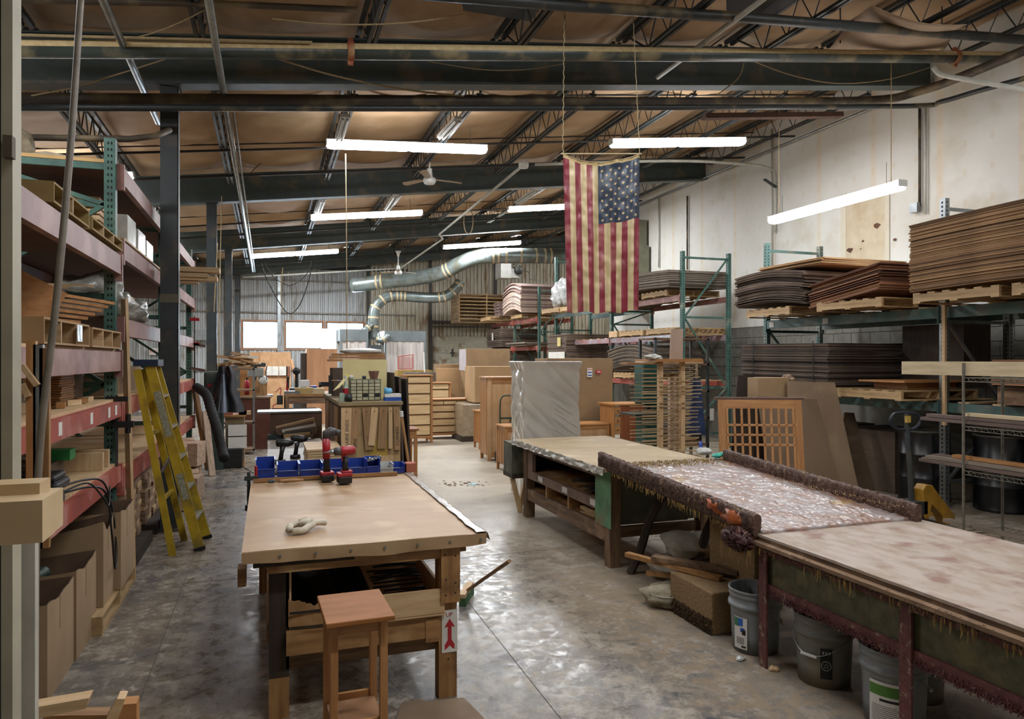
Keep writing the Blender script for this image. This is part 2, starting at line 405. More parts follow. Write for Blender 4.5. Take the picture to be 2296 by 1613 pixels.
# strap bridging and thin pipes running across the joists
br = mat('bridging', '#2b2825', '#221f1d', .6)
for gy in (8.1, 13.9, 19.7):
    for dy, dz, r_ in ((1.5, -.02, .012), (1.9, -.03, .014), (2.9, -.46, .018), (4.1, -.03, .012), (4.4, -.46, .022)):
        M().tube([(XL, gy+dy, roof(XL)+dz), (XR if gy < 14 else XR2, gy+dy, roof(XR if gy < 14 else XR2)+dz)], r_, 6).build('bridging_rod', br, ceil)
# roof skylight panels, dark gap panels near the eave
M().b(4.7, 5.75, 6.3, 7.2, roof(5)-.0, roof(5)+.02).build('black_panel', mat('black_foil', '#191b20', '#101216', .6), ceil)
M().b(1.7, 2.75, 6.45, 7.4, roof(2)-.03, roof(2)-.01).build('patch_panel', mat('grey_foil', '#4b4f51', '#3f4345', .6), ceil)
# columns
for i, (y, lab) in enumerate(((8.1, 'dark steel column standing just behind the yellow ladder'), (13.9, 'steel column above the green machine, second along the aisle'),
                               (19.7, 'slim far steel column, third of the row, left of the windows'), (25.4, 'farthest steel column touching the left edge of the back windows'))):
    x = -.95; t = T('steel_column', lab, 'column', (x, y, 0), group='row of steel columns'); zt = roof(x)-.6
    M().b(-.084, .084, -.075, -.063, 0, zt).b(-.084, .084, .063, .075, 0, zt).b(-.005, .005, -.063, .063, 0, zt).b(.077, .084, -.075, .075, 0, zt).build('shaft', steel_dark, t)
    M().b(-.13, .13, -.13, .13, 0, .02).build('base_plate', steel_dark, t)
    M().b(-.11, .11, -.11, .11, zt-.02, zt).build('cap_plate', steel_dark, t)
    if i == 0:
        M().b(-.088, .088, -.079, .079, 2.33, 2.42).build('tape_band', mat('old_tape', '#5f5a4c', '#524d40', .6), t)
# ---- back wall, corrugated, with three windows and a roller door
corr = mat('corrugated', '#c4c0b0', '#b3ad9a', .55, scale=2, stretch=(8, 8, .6), dust='#8a6c4c', dustamt=.25, dscale=2.2, dst=(3, 3, .5))
corr_r = mat('corrugated_rusty_groove', '#6e5a42', '#8f8068', .75, scale=3, stretch=(6, 6, .5))
corr_g = mat('corrugated_grey_groove', '#85837b', '#9b9a94', .7, scale=3, stretch=(6, 6, .5))
corr_w = mat('corrugated_white', '#bfc4c6', '#aeb2b4', .55, scale=2, stretch=(8, 8, .6), dust='#8f8a80', dustamt=.25, dst=(3, 3, .4))
def corr_panel(m, x0, x1, z0, z1f, y=YB, pitch=.15, dep=.03):
    k = len(m.v); prof = []; x = x0
    while x < x1-1e-4:
        for dx, dy in ((0, 0), (.35, 0), (.45, -dep), (.9, -dep)):
            q = x+dx*pitch
            if q < x1: prof.append((q, y+dy))
        x += pitch
    prof.append((x1, y))
    for a, b_ in prof: m.v.append((a, b_, z0))
    for a, b_ in prof: m.v.append((a, b_, z1f(a) if callable(z1f) else z1f))
    n = len(prof)
    for i in range(n-1): m.f.append((k+i, k+i+1, k+i+1+n, k+i+n)); m.m.append(i % 2)
W3 = ((-.82, .34), (.59, 1.86), (2.0, 3.3)); ZS, ZT = 2.13, 3.08
wb = M()
top = lambda a: roof(a)+.15
xs = [XL]+[q for w_ in W3 for q in w_]+[XR2]
for i in range(0, len(xs), 2): corr_panel(wb, xs[i], xs[i+1], 0, top)
for a, b_ in W3: corr_panel(wb, a, b_, 0, ZS); corr_panel(wb, a, b_, ZT, top)
wall_back = struct(wb, 'wall_back', [corr_w, corr_g])
# rusty cream sheets cover the wall right of the windows
m = M(); corr_panel(m, 3.35, XR2, 0, lambda a: top(a)-.12, YB-.04); m.build('corrugated_sheet', [corr, corr_r], wall_back)
for z in (1.35, 3.36, 4.5): M().b(XL, 5.2, YB-.10, YB-.045, z, z+.05).build('girt', mat('girt', '#8a857a', '#6f675a', .6), wall_back)
M().b(XL, 5, YB-.05, YB-.03, 4.95, 5.1).build('girt', steel_dark, wall_back)
for x in (-4.1, -3.5, -2.9, -2.4, -1.9, -1.4): M().b(x, x+.02, YB-.12, YB-.1, 0, 4.7).build('stud', mat('stud_rust', '#7a6a58', '#5f5244', .7), wall_back)
for x, z1 in ((.38, 4.9), (3.45, 5.3), (5.75, 5.6), (8.3, 5.9), (10.9, 6.2)):
    M().b(x-.05, x+.05, YB-.16, YB-.06, 0, z1).build('wall_post', galv if x < 1 else steel_dark, wall_back)
orange = mat('window_frame_rust', '#b5794f', '#a0826a', .6); dkframe = mat('window_frame_dark', '#4c4a48', '#3b3a39', .5)
glassm = mat('window_glass', '#e6eeee', '#e0e8e8', .05, trans=1., spec=.5)
for i, (a, b_) in enumerate(W3):
    f = M()
    for p in ((a-.05, a, ZS-.05, ZT+.05), (b_, b_+.06, ZS-.05, ZT+.05)): f.b(p[0], p[1], YB-.06, YB+.08, p[2], p[3])
    f.b(a, b_, YB-.06, YB+.08, ZS-.05, ZS).b(a, b_, YB-.06, YB+.08, ZT, ZT+.05)
    wn = struct(f, 'window_%d' % (i+1), orange)
    f2 = M(); e = .03
    f2.b(a, a+e, YB-.02, YB+.02, ZS, ZT).b(b_-e, b_, YB-.02, YB+.02, ZS, ZT).b(a+e, b_-e, YB-.02, YB+.02, ZS, ZS+e).b(a+e, b_-e, YB-.02, YB+.02, ZT-e, ZT)
    mm = (a+b_)/2-.18; f2.b(mm-.012, mm+.012, YB-.018, YB+.018, ZS+e, ZT-e)
    f2.build('sash', dkframe, wn)
    M().b(a+e, b_-e, YB-.004, YB+.004, ZS+e, ZT-e).build('pane', glassm, wn)
# roller door
x0, x1 = 5.85, 8.2; dm = mat('door_paint', '#b9b6a4', '#a8a592', .5, dust='#8a7558', dustamt=.2)
d = struct(M().b(x0, x1, YB-.12, YB-.09, 0, 2.62), 'door_1', dm)
for k in range(4):
    z = .05+k*.65
    pm = M().b(x0+.02, x1-.02, YB-.15, YB-.12, z, z+.61); pm.build('door_panel', dm, d)
M().b(6.55, 6.62, YB-.16, YB-.15, 1.85, 2.15).b(6.5, 6.67, YB-.165, YB-.15, 1.97, 2.03).build('lock_handle', steel_dark, d)
M().b(5.7, 8.4, YB-.32, YB-.16, 3.12, 3.2).b(5.7, 8.4, YB-.32, YB-.16, 2.96, 3.0).build('door_track_header', mat('track', '#3c352f', '#2e2823', .6), d)
M().b(5.62, 5.8, YB-.25, YB-.12, 0, 3.4).b(8.25, 8.42, YB-.25, YB-.12, 0, 3.3).build('door_track', mat('track'), d) if False else M().b(5.66, 5.78, YB-.3, YB-.16, 0, 3.3).b(8.28, 8.4, YB-.3, YB-.16, 0, 3.3).build('door_track', MATS['track'], d)
# ---- right wall: drywall above block
def drywall():
    m = mat('drywall', '#cecdc6', '#c4c2b9', .8, scale=.9, dust='#b8b2a0', dustamt=.1, dscale=.7)
    nt = m.node_tree; n = nt.nodes; L = nt.links; b = n['Principled BSDF']; src = b.inputs['Base Color'].links[0].from_socket
    tc = [q for q in n if q.bl_idname == 'ShaderNodeTexCoord'][0]
    sp = n.new('ShaderNodeSeparateXYZ'); L.new(tc.outputs['Object'], sp.inputs[0])
    def mth(op, a, v):
        x = n.new('ShaderNodeMath'); x.operation = op
        for i, q in enumerate((a, v)):
            if isinstance(q, (int, float)): x.inputs[i].default_value = q
            elif q is not None: L.new(q, x.inputs[i])
        return x.outputs[0]
    # taped vertical joints every 1.22 m
    fr = mth('FRACT', mth('DIVIDE', sp.outputs[1], 1.22), None); ed = mth('ABSOLUTE', mth('SUBTRACT', fr, .5), None); st = mth('LESS_THAN', ed, .045)
    # filler dabs over the screws
    vy = mth('FRACT', mth('DIVIDE', sp.outputs[1], .407), None); vz = mth('FRACT', mth('DIVIDE', sp.outputs[2], .42), None)
    nz = n.new('ShaderNodeTexNoise'); nz.inputs['Scale'].default_value = 5; L.new(tc.outputs['Object'], nz.inputs['Vector'])
    dx = mth('POWER', mth('MULTIPLY', mth('SUBTRACT', vy, .5), 1.0), 2); dz = mth('POWER', mth('MULTIPLY', mth('SUBTRACT', vz, .5), .55), 2)
    dd = mth('LESS_THAN', mth('ADD', dx, dz), mth('MULTIPLY', nz.outputs[0], .012))
    mx = n.new('ShaderNodeMix'); mx.data_type = 'RGBA'; L.new(mth('MULTIPLY', st, .35), mx.inputs[0]); L.new(src, mx.inputs[6]); mx.inputs[7].default_value = lin('#cdb895')
    m2 = n.new('ShaderNodeMix'); m2.data_type = 'RGBA'; L.new(mth('MULTIPLY', dd, .28), m2.inputs[0]); L.new(mx.outputs[2], m2.inputs[6]); m2.inputs[7].default_value = lin('#bdaa84')
    L.new(m2.outputs[2], b.inputs['Base Color']); return m
wr = M(); wr.add([(XR, YN, 2.42), (XR, YP, 2.42), (XR, YP, roof(XR)+.2), (XR, YN, roof(XR)+.2), (XR+.12, YN, 2.42), (XR+.12, YP, 2.42), (XR+.12, YP, roof(XR)+.2), (XR+.12, YN, roof(XR)+.2)], M.BF)
wall_right = struct(wr, 'wall_right', drywall())
blk = mat('block_paint', '#74726a', '#65635b', .8, scale=9, bump=.2, vary=.06)
M().b(XR+.01, XR+.12, YN, YP, 0, 2.42).build('block_core', mat('mortar', '#6a685f', '#5e5c54', .9), wall_right)
bme = M().b(-.05, 0, .004, .396, .004, .196).mesh('block', blk)
for r_ in range(6):
    for k in range(24):
        o = bpy.data.objects.new('block', bme); C.objects.link(o); o.parent = wall_right
        o.location = (XR+.03, 4.4+k*.4+(r_ % 2)*.2, 1.2+r_*.2)
M().b(XR-.015, XR, 8.9, 9.75, 3.2, 4.55).build('wall_patch', mat('bare_board', '#b3a184', '#c3b9a2', .85, scale=3), wall_right)
M().b(XR-.02, XR-.002, 9.72, 9.84, 3.1, 4.6).b(XR-.02, XR-.002, 8.82, 8.9, 3.1, 4.6).build('joint_tape', mat('tape_paper', '#c9c2b0', '#c2bba8', .85), wall_right)
hm = M()
for y, z, a in ((9.06, 3.93, .05), (9.62, 3.62, .05), (9.35, 3.72, .02), (9.4, 3.6, .012), (8.72, 3.65, .03)):
    hm.prism([(XR-.017, y+a*1.6*math.cos(q)*R.uniform(.5, 1.2), z+a*math.sin(q)*R.uniform(.5, 1.2)) for q in [i*PI/4 for i in range(8)]], (-.003, 0, 0))
hm.build('torn_holes', mat('torn', '#4d3428', '#6a4a36', .9), wall_right, kind='stuff')
# other walls
struct(M().b(XL-.1, XL, YN, YB+.1, 0, 5.1), 'wall_left', mat('left_wall', '#cfc9b6', '#c4bda8', .8))
struct(M().b(XL, XR, YN-.1, YN, 0, 6.6), 'wall_front', mat('front_wall', '#a9a498', '#9c978a', .8))
struct(M().b(XR, XR2, YP-.02, YP, 0, 6.9), 'wall_partition', MATS['left_wall'])
struct(M().b(XR2, XR2+.1, YP, YB+.1, 0, 7), 'wall_right_rear', MATS['left_wall'])
# ================================================================ strip lights
tube_e = emat('lit_tube', '#f6f8ff', 16); lens_e = emat('lit_lens', '#f4f5fa', 15.0)
LK = 1.25
def strip_light(loc, rz, rx, label, n=2, power=55, sect=1.22, group='lit strip lights'):
    "n four-foot sections end to end, wraparound lens"
    t = T('strip_light', label, 'light', loc, group=group, rot=(0, rx, rz)); tot = sect*n
    M().b(-tot/2, tot/2, -.055, .055, .05, .085).build('housing', white_metal, t)
    for k in range(n):
        x0 = -tot/2+k*sect; m = M(); prof = [(-.09, .045), (-.105, .02), (-.075, -.03), (0, -.042), (.075, -.03), (.105, .02), (.09, .045)]
        xs = [x0+.006, x0+.05, x0+sect-.05, x0+sect-.006]; sc2 = [.75, 1, 1, .75]; kk = len(m.v)
        for x, s in zip(xs, sc2):
            for y, z in prof: m.v.append((x, y*s, z*s if z < 0 else z))
        q = len(prof)
        for i in range(3):
            for j in range(q-1): m.f.append((kk+i*q+j, kk+(i+1)*q+j, kk+(i+1)*q+j+1, kk+i*q+j+1)); m.m.append(0)
        m.f.append(tuple(range(kk, kk+q))); m.f.append(tuple(range(kk+3*q, kk+4*q))[::-1]); m.m += [0, 0]
        m.build('lens', lens_e, t)
    M().b(-tot/2-.012, -tot/2, -.07, .07, 0, .085).b(tot/2, tot/2+.012, -.07, .07, 0, .085).build('end_cap', white_metal, t)
    for s in (-1, 1): M().tube([(s*tot*.4, 0, .085), (s*tot*.4, 0, .085+.28)], .004, 4).build('hanger', steel_dark, t)
    l = bpy.data.lights.new('strip_lamp', 'AREA'); l.shape = 'RECTANGLE'; l.size = tot*.96; l.size_y = .16; l.energy = power*LK; l.color = (.93, .96, 1)
    lo = bpy.data.objects.new('strip_lamp', l); C.objects.link(lo); lo.parent = t; lo.location = (0, 0, -.05)
    return t
tl = math.atan(.122)
strip_light(at(918, 333, Z=10.86), 0, -.5*tl, 'nearest lit twin strip light, hanging left of the flag in front of the white fan', power=75)
strip_light(at(1524, 323, Z=11.4), 0, -tl*.9, 'lit twin strip light hanging just right of the flag top', power=75)
strip_light(at(825, 485, Z=15.8), 0, -tl*.9, 'lit twin strip light in the second row, left of the conduit run', power=110)
strip_light(at(1248, 467, Z=17.0), 0, -tl*.9, 'lit twin strip light half hidden behind the left edge of the flag', power=110)
strip_light(at(662, 571, Z=20.6), 0, -tl*.9, 'lit twin strip light above the back windows', power=230)
strip_light(at(1082, 551, Z=21.6), 0, -tl*.9, 'lit twin strip light above the bend of the big round duct', power=230)
ws = strip_light(at(1860, 463, Z=10.06), PI/2, 0, 'lit strip light hung on cords beside the white right wall', power=25, sect=1.22)
# unseen strip lights added out of frame to fill the shadows
for x, y in ((-2.6, 5.2), (2.0, 4.6), (2.0, 1.0), (6.4, 4.4), (6.6, 0.4), (-3.2, 12.5), (-3.4, 18.5), (11, 21.5)):
    strip_light((x, y, roof(x)-.42), 0, -tl*.9, 'added fill strip light, unseen outside the picture', group='added fill lights out of frame', power={(2.0, 4.6): 50, (2.0, 1.0): 60, (6.4, 4.4): 24, (6.6, 0.4): 40, (-2.6, 5.2): 35, (3.0, 24.4): 90, (11, 21.5): 90, (-3.4, 18.5): 90, (-3.2, 12.5): 80}.get((x, y), 50))
# cords of the hanging side light
hc = at(1985, 420, Z=9.2)
tag(M().tube([ws.location+Vector((.0, -1.05, .09)), ws.location+Vector((.0, -1.05, 2.0))], .006, 5).build('light_cord', rope_m), 'dark cord holding the near end of the strip light by the right wall', 'cord')
tag(M().tube([ws.location+Vector((.0, 1.05, .09)), ws.location+Vector((.0, 1.05, 2.0))], .006, 5).build('light_cord', rope_m), 'dark cord holding the far end of the strip light by the right wall', 'cord')
# unlit slim channel fixtures fixed under joists
for i, (p, q) in enumerate((((775, 268), (760, 318)), ((1028, 272), (988, 315)), ((724, 452), (712, 486)), ((888, 444), (868, 475)), ((1205, 430), (1160, 460)))):
    z = 4.86 if p[0] < 1000 else 5.05
    if i in (2, 3): z = 4.85
    a = at(*p, z=z); b_ = at(*q, z=z); d = (b_-a).normalized(); b_ = a+d*min((b_-a).length, 2.44)
    t = T('channel_light', ('unlit white channel light under a joist, leftmost of the near row', 'unlit white channel light left of the fan, above the nearest lit strip',
                            'short unlit channel light left of the second row strip light', 'unlit channel light above the second row strip light', 'unlit channel light just left of the flag edge')[i], 'light', a, math.atan2(d.y, d.x))
    l = (b_-a).length
    M().b(0, l, -.06, .06, .03, .07).build('housing', white_metal, t)
    M().tube([(0.03, -.03, .01), (l-.03, -.03, .01)], .018, 8).build('tube', white_metal, t); M().tube([(0.03, .03, .01), (l-.03, .03, .01)], .018, 8).build('tube', white_metal, t)
# ================================================================ pipes and conduits
def pipe(name, pts, r, m, label, cat='pipe', n=10, smooth=True):
    o = M().tube(pts, r, n).build(name, m, None, smooth); return tag(o, label, cat)
p0, p1 = at(40, 110, Y=6.9), at(2330, 130, Y=6.9)
mp = T('main_pipe', 'fat dusty dark pipe crossing the whole picture just under the roof, with orange couplings', 'pipe')
M().tube([p0, p1], .072, 16).build('pipe_run', mat('main_pipe', '#47504d', '#363f3d', .35, scale=2, dust='#8f8466', dustamt=.35), mp, True)
# dust on the crown, widened toward the camera to paint in a lit band
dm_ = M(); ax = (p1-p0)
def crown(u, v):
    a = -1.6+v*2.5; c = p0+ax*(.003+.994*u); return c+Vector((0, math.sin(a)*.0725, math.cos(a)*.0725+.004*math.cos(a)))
dm_.grid(crown, 60, 10).build('sawdust_lit_band', mat('sawdust_lit', '#cdb88c', '#b8a276', .95, scale=20), mp, True)
for px in (786, 2141):
    c = at(px, 110+20*(px-40)/2290, Y=6.9); k = M(); k.lathe([(.073, -.03), (.092, -.03), (.095, 0), (.092, .03), (.073, .03)], n=18); k.v = [(z, x, y) for x, y, z in k.v]; k.ob((0, 0, .1), (.05, .03, .05)); k.ob((0, 0, -.1), (.05, .03, .05))
    k.build('coupling', mat('coupling_orange', '#a5583c', '#864530', .7, scale=20, dust='#a08a60', dustamt=.2), mp, loc=c)
for px in (1266, 455, 1884, 2112): c = at(px, 110, Y=6.9); M().lathe([(.074, -.02), (.078, -.02), (.078, .02), (.074, .02)], n=18) and None; M().beam(c+Vector((0, 0, .07)), c+Vector((0, 0, .6)), .012, .012).build('hanger_rod', steel_dark, mp)
pipe('sprinkler_pipe', [at(900, -18, Y=6.3), at(1265, 12, Y=6.3), at(1700, 42, Y=6.3), at(2330, 92, Y=6.3)], .055, pipe_black, 'dark dusty pipe slanting along the top edge of the picture above the flag')
pipe('sprinkler_pipe', [at(40, 0, Y=6.6), at(470, 8, Y=6.6), at(800, 22, Y=6.6)], .028, pipe_brown, 'thin brown dusty pipe at the top left above the fat pipe')
pipe('conduit_line', [at(30, 78, Y=6.8), at(700, 95, Y=6.8)], .012, rope_m, 'thin tan line running just above the fat pipe at the left')
# pair of pipes following the first girder, then turning along the wall
pipe('sprinkler_pipe', smoothpath([at(45, 222, Y=7.75), at(900, 226, Y=7.75), at(1500, 229, Y=7.75), at(1940, 226, Y=7.75), at(2060, 205, Y=7.5), at(2160, 170, Y=6.9), at(2310, 108, Y=6.0)], 5), .058, pipe_brown, 'brown dusty pipe under the first girder, bending up at the right wall')
pipe('sprinkler_pipe', smoothpath([at(45, 241, Y=7.6), at(900, 243, Y=7.6), at(1500, 241, Y=7.6), at(2040, 238, Y=7.6), at(2110, 228, Y=7.4), at(2190, 205, Y=6.9), at(2310, 172, Y=6.2)], 5), .034, pipe_black, 'black pipe under the brown girder pipe, curving forward at the right wall')
pipe('drop_pipe', [at(45, 308, Y=7.1), at(290, 312, Y=7.1), at(350, 305, Y=7.25), at(380, 292, Y=7.6)], .028, pipe_brown, 'short brown pipe hanging above the left rack and ending behind the column')
for X, y0, y1, z, lab in ((-1.167, 5.0, 8.9, 4.45, 'grey conduit running back along the joists to the first column'), (-.42, 5.0, 23, 4.45, 'long grey conduit running back toward the windows right of the first column')):
    pipe('conduit', [(X, y0, z), (X, y1, z-.03)], .032, galv, lab)
    for yy in (6.4, 7.2) if y1 < 9 else (6.3, 9.5, 12.5, 17, 21): pass
pipe('conduit', [(-.35, 8.2, 4.44), (-.36, 23, 4.41)], .012, galv, 'thin conduit strapped beside the long grey conduit')
v0 = at(2092, 150, Y=6.85)
pipe('drain_pipe', smoothpath([v0, at(2105, 165, Y=6.8), at(2130, 172, Y=6.7), at(2200, 184, Y=6.35), at(2330, 208, Y=5.8)], 4), .03, conduit_m, 'pale plastic drain pipe branching from the fat pipe at the right')
# white conduit that steps across the room
cpt = [at(1738, 520, X=XR-.06), at(1738, 400, X=XR-.06), at(1720, 376, X=XR-.35), at(1640, 366, Y=11.4), at(1500, 361, Y=11.4), at(1200, 369, Y=11.4)]
pipe('conduit', smoothpath(cpt, 5), .026, conduit_m, 'white conduit behind the flag that drops down the right wall')
cj = at(1174, 370, Y=11.4)
tag(M().lathe([(.0, -.05), (.08, -.05), (.09, 0), (.08, .05), (0, .05)], n=12).build('junction_box', white_metal, None, True, loc=cj), 'white junction box at the corner of the conduit left of the flag', 'box')
pipe('conduit', [cj, (4.16, 17.9, 4.96)], .026, conduit_m, 'white conduit slanting from the junction box toward the back')
pipe('conduit', [(4.16, 17.9, 4.96), (4.3, 18.1, 4.88), (4.16, 23.4, 4.77), (3.9, 23.6, 4.75), at(545, 622, Y=23.6)], .026, conduit_m, 'white conduit continuing to the small far fan')
# conduits down the right wall
XW = XR-.04
for px, t_, b_, r_, lab in ((1731, 290, 600, .018, 'thin grey conduit down the right wall beside the curved white one'), (2062, 235, 462, .02, 'brown conduit running down the right wall to the small electric box'),
                            (2075, 235, 480, .016, 'pale conduit beside the brown one on the right wall'), (1541, 440, 605, .02, 'dark conduit on the far right wall above the grey cardboard'), (1477, 445, 600, .018, 'pair of thin conduits on the right wall beside the flag')):
    a = at(px, t_, X=XW); a2 = Vector((XW, a.y, at(px, b_, X=XW).z)); pipe('wall_conduit', [a, a2], r_, pipe_brown if px in (2062, 1541) else conduit_m, lab, 'conduit')
jb = at(2055, 467, X=XW); tag(M().b(-.07, .0, -.07, .07, -.07, .07).build('electric_box', galv, loc=jb), 'small grey electric box on the right wall', 'box')
a = at(1958, 241, X=XR-.12); b_ = at(1290, 500, X=XR-.12)
pipe('conduit', [a, Vector((XR-.12, 18.3, a.z+.0))], .024, galv, 'long silver conduit running back along the top of the right wall')
br1 = at(1740, 420, X=XR-.05); tag(M().beam(br1, br1+Vector((-.35, -.1, .1)), .05, .03).build('wall_bracket', steel_dark), 'small dark bracket sticking out of the right wall beside the curved conduit', 'bracket')
# brown channel near the wall end of the joists
a = at(1578, 262, Y=8.6); b_ = at(1885, 258, Y=8.6); tag(M().beam(a, b_, .12, .07).build('ceiling_channel', mat('brown_channel', '#54382a', '#452e22', .7)), 'reddish brown channel fixed under the joists near the right wall', 'channel')
# ================================================================ ducts
ductm = mat('spiral_duct', '#86918f', '#6f7b7a', .3, metal=.55, scale=3, dust='#6b6c60', dustamt=.3); tapem = mat('duct_tape', '#b7a684', '#a39372', .7)
def duct(t, pts, r, tapes=(), rings=0, sub=6):
    P = smoothpath(pts, sub); m = M(); m.tube(P, r, 20); m.build('duct_run', ductm, t, True)
    L_ = [0]
    for a, b_ in zip(P, P[1:]): L_.append(L_[-1]+(b_-a).length)
    def pos(s):
        s *= L_[-1]
        for i in range(len(P)-1):
            if L_[i+1] >= s: q = (s-L_[i])/max(1e-6, L_[i+1]-L_[i]); return P[i].lerp(P[i+1], q), (P[i+1]-P[i]).normalized()
        return P[-1], (P[-1]-P[-2]).normalized()
    for s in tapes: c, d = pos(s); M().tube([c-d*.03, c+d*.03], r+.006, 20, False).build('tape_band', tapem, t, True)
    n = int(L_[-1]/.14); mm = M()
    for i in range(1, n): c, d = pos(i/n); mm.tube([c-d*.006, c+d*.006], r+.004, 16, False)
    mm.build('spiral_seam', ductm, t, True, kind='stuff')
t = T('large_duct', 'big silver spiral duct banded with tan tape, running across the back of the hall', 'duct')
duct(t, [at(790, 640, Y=23.2), at(850, 633, Y=22.8), at(930, 624, Y=22.4), at(990, 612, Y=22), at(1030, 592, Y=21.6), at(1068, 577, Y=21.2), at(1110, 574, Y=20.9), at(1250, 574, Y=20.6), at(1420, 570, Y=20.4)], .235, (.09, .105, .33, .345, .51, .525, .55, .6, .65, .68, .70))
t = T('small_duct', 'narrower silver duct turning down to the booth, with tan tape in H shapes', 'duct')
duct(t, [at(838, 762, Y=22.9), at(837, 720, Y=22.9), at(842, 690, Y=22.9), at(862, 670, Y=22.9), at(890, 664, Y=22.9), at(960, 668, Y=22.8), at(1000, 664, Y=22.7), at(1024, 645, Y=22.6), at(1032, 632, Y=22.6)], .17, (.1, .17, .25, .33, .4, .45, .48, .51, .78, .82, .9, .97))
t = T('branch_duct', 'short taped duct elbow joining the booth from the left of the vertical duct', 'duct')
duct(t, [at(800, 760, Y=22.7), at(818, 742, Y=22.7), at(834, 728, Y=22.8)], .11, (.4, .7))
t = T('branch_duct', 'short taped duct elbow at the right foot of the vertical duct', 'duct')
duct(t, [at(872, 752, Y=22.7), at(860, 762, Y=22.7), at(848, 762, Y=22.8), at(843, 745, Y=22.9)], .1, (.3, .6))
# heater hanging near the duct
hp = at(1140, 610, Y=22.5); t = T('unit_heater', 'white box heater with a dark fan hanging below the big duct', 'heater', hp)
M().b(-.36, .0, -.3, .3, -.24, .28).build('casing', white_metal, t); M().b(0.0, .34, -.1, .3, -.2, .1).build('casing_side', white_metal, t)
m = M(); m.v = []; m.lathe([(.0, 0), (.15, 0), (.16, .03), (.1, .08), (0, .09)], n=16); m.v = [(x+.28, -.18-z, y+.05) for x, y, z in m.v]; m.build('fan_guard', steel_dark, t, True)
M().tube([(.1, -.2, .2), (.2, -.25, .12), (.28, -.22, .24)], .03, 8).build('motor', galv, t); M().tube([(.4, -.2, .05), (.65, -.2, 0), (.68, -.2, -.25), (.85, -.2, -.27), (.86, -.2, .3)], .012, 6).build('gas_pipe', steel_dark, t)
M().tube([(-.2, 0, .28), (-.2, 0, 1.1)], .01, 5).build('hanger', steel_dark, t); M().tube([(.2, 0, .1), (.2, 0, 1.1)], .01, 5).build('hanger', steel_dark, t)
# ================================================================ ceiling fans
def fan(loc, label, rz=0.35, r=.46, s=1.0):
    t = T('ceiling_fan', label, 'fan', loc, group='white ceiling fans')
    wf = mat('fan_white', '#dedfdb', '#cfd0cc', .35)
    M().lathe([(0, -.08), (.09, -.075), (.115, -.03), (.11, .02), (.06, .045), (.045, .17), (.05, .19), (0, .2)]).build('motor_housing', wf, t, True)
    M().cy((0, 0, .19), (0, 0, .48), .016).build('down_rod', wf, t, True)
    M().lathe([(.02, .45), (.035, .5), (.05, .56), (.09, .63), (0, .635)]).build('canopy', wf, t, True)
    bm_ = mat('fan_blade', '#a99a84', '#958670', .5)
    for k in range(3):
        a = rz+k*2*PI/3; c, s_ = math.cos(a), math.sin(a); m = M()
        pts = [(.09, -.03, 0), (.2, -.055, .0), (r+.16, -.07, -.012), (r+.2, 0, -.01), (r+.16, .07, .012), (.2, .055, .01), (.09, .03, 0)]
        m.prism([(x*c-y*s_, x*s_+y*c, z) for x, y, z in pts], (0, 0, .008)); m.build('blade', bm_, t)
    return t
fan(at(963, 403, Z=12.6), 'white three-blade ceiling fan hanging below the nearest strip light', .12, .42)
fan(at(893, 610, Z=21.5), 'small far ceiling fan under the conduit, in front of the big duct', .3, .42)
# ================================================================ flag
ft = T('flag', 'large faded American flag hanging upright from a rod, stripes down, stars at the top right', 'flag')
FL = at(1262, 345, Z=6.95); FR_ = at(1434, 345, Z=6.95); UX = (FR_-FL); wd = UX.length; UXn = UX.normalized(); NN = Vector((-UXn.y, UXn.x, 0))*-1
HT = 1.53
def fs(u, v, off=0.):
    sg = .075*math.sin(PI*min(1, max(0, u)))**.8
    topz = FL.z-.012-sg + (.01*u)
    shrink = 1-.07*v; x = (u-.5)*shrink*wd+wd/2+.015*v*wd*1.2
    h = HT+.01*math.sin(PI*u)+.008*math.sin(u*19)-sg
    fold = .030*math.sin(u*21+1.5*v)*(.4+.6*v)+.02*math.sin(u*9-2*v+1)+.008*math.sin(u*47+v*6)*(1-v*.4)+.006*noise.noise(Vector((u*9, v*22, 0)))+.012*noise.noise(Vector((u*5+v*7, v*12-u*6, 3)))
    return FL+UXn*x+Vector((0, 0, topz-FL.z-h*v))+NN*(fold+off)
fr_ = mat('flag_red', '#83303c', '#722834', .38, scale=8, dust='#9d6a5e', dustamt=.3); fw = mat('flag_cream', '#bfac84', '#ad9a72', .4, scale=8); fb = mat('flag_blue', '#2c3748', '#232d3d', .4, scale=8, dust='#5a6068', dustamt=.2)
fh = mat('flag_header', '#b09a6c', '#a08a5e', .8)
NS = 13*8
def fmi(i, j):
    s = i*13//NS; v = (j+.5)/150
    if v < .02: return 3
    if s >= 6 and v < .405: return 2
    return s % 2
M().grid(lambda u, v: fs(u, v), NS, 150, mi=fmi).build('cloth', [fr_, fw, fb, fh], ft, True)
sm = M(); st = 6/13
for i in range(11):
    for j in range(9):
        if (i+j) % 2: continue
        cu = st+(1-st)*(j+1)/10; cv = .035+(.37)*(i+.6)/11.2; rr = .0185
        pts = [fs(cu, cv, .003)]
        for q in range(10):
            a = PI/2+q*PI/5; r_ = rr if q % 2 == 0 else rr*.42
            pts.append(fs(cu+r_*math.cos(a)/wd, cv+r_*math.sin(a)/HT, .003))
        sm.add(pts, [(0, q+1, (q+1) % 10+1) for q in range(10)])
sm.build('stars', fw, ft, kind='stuff')
M().cy(FL-UXn*.02, FR_+UXn*.02, .007, 8).build('rod', mat('rod_wood', '#b7a583', '#a08e6c', .6), ft)
M().tube([fs(k/24, 0, .0) for k in range(25)], .006, 6).build('header_rope', rope_m, ft)
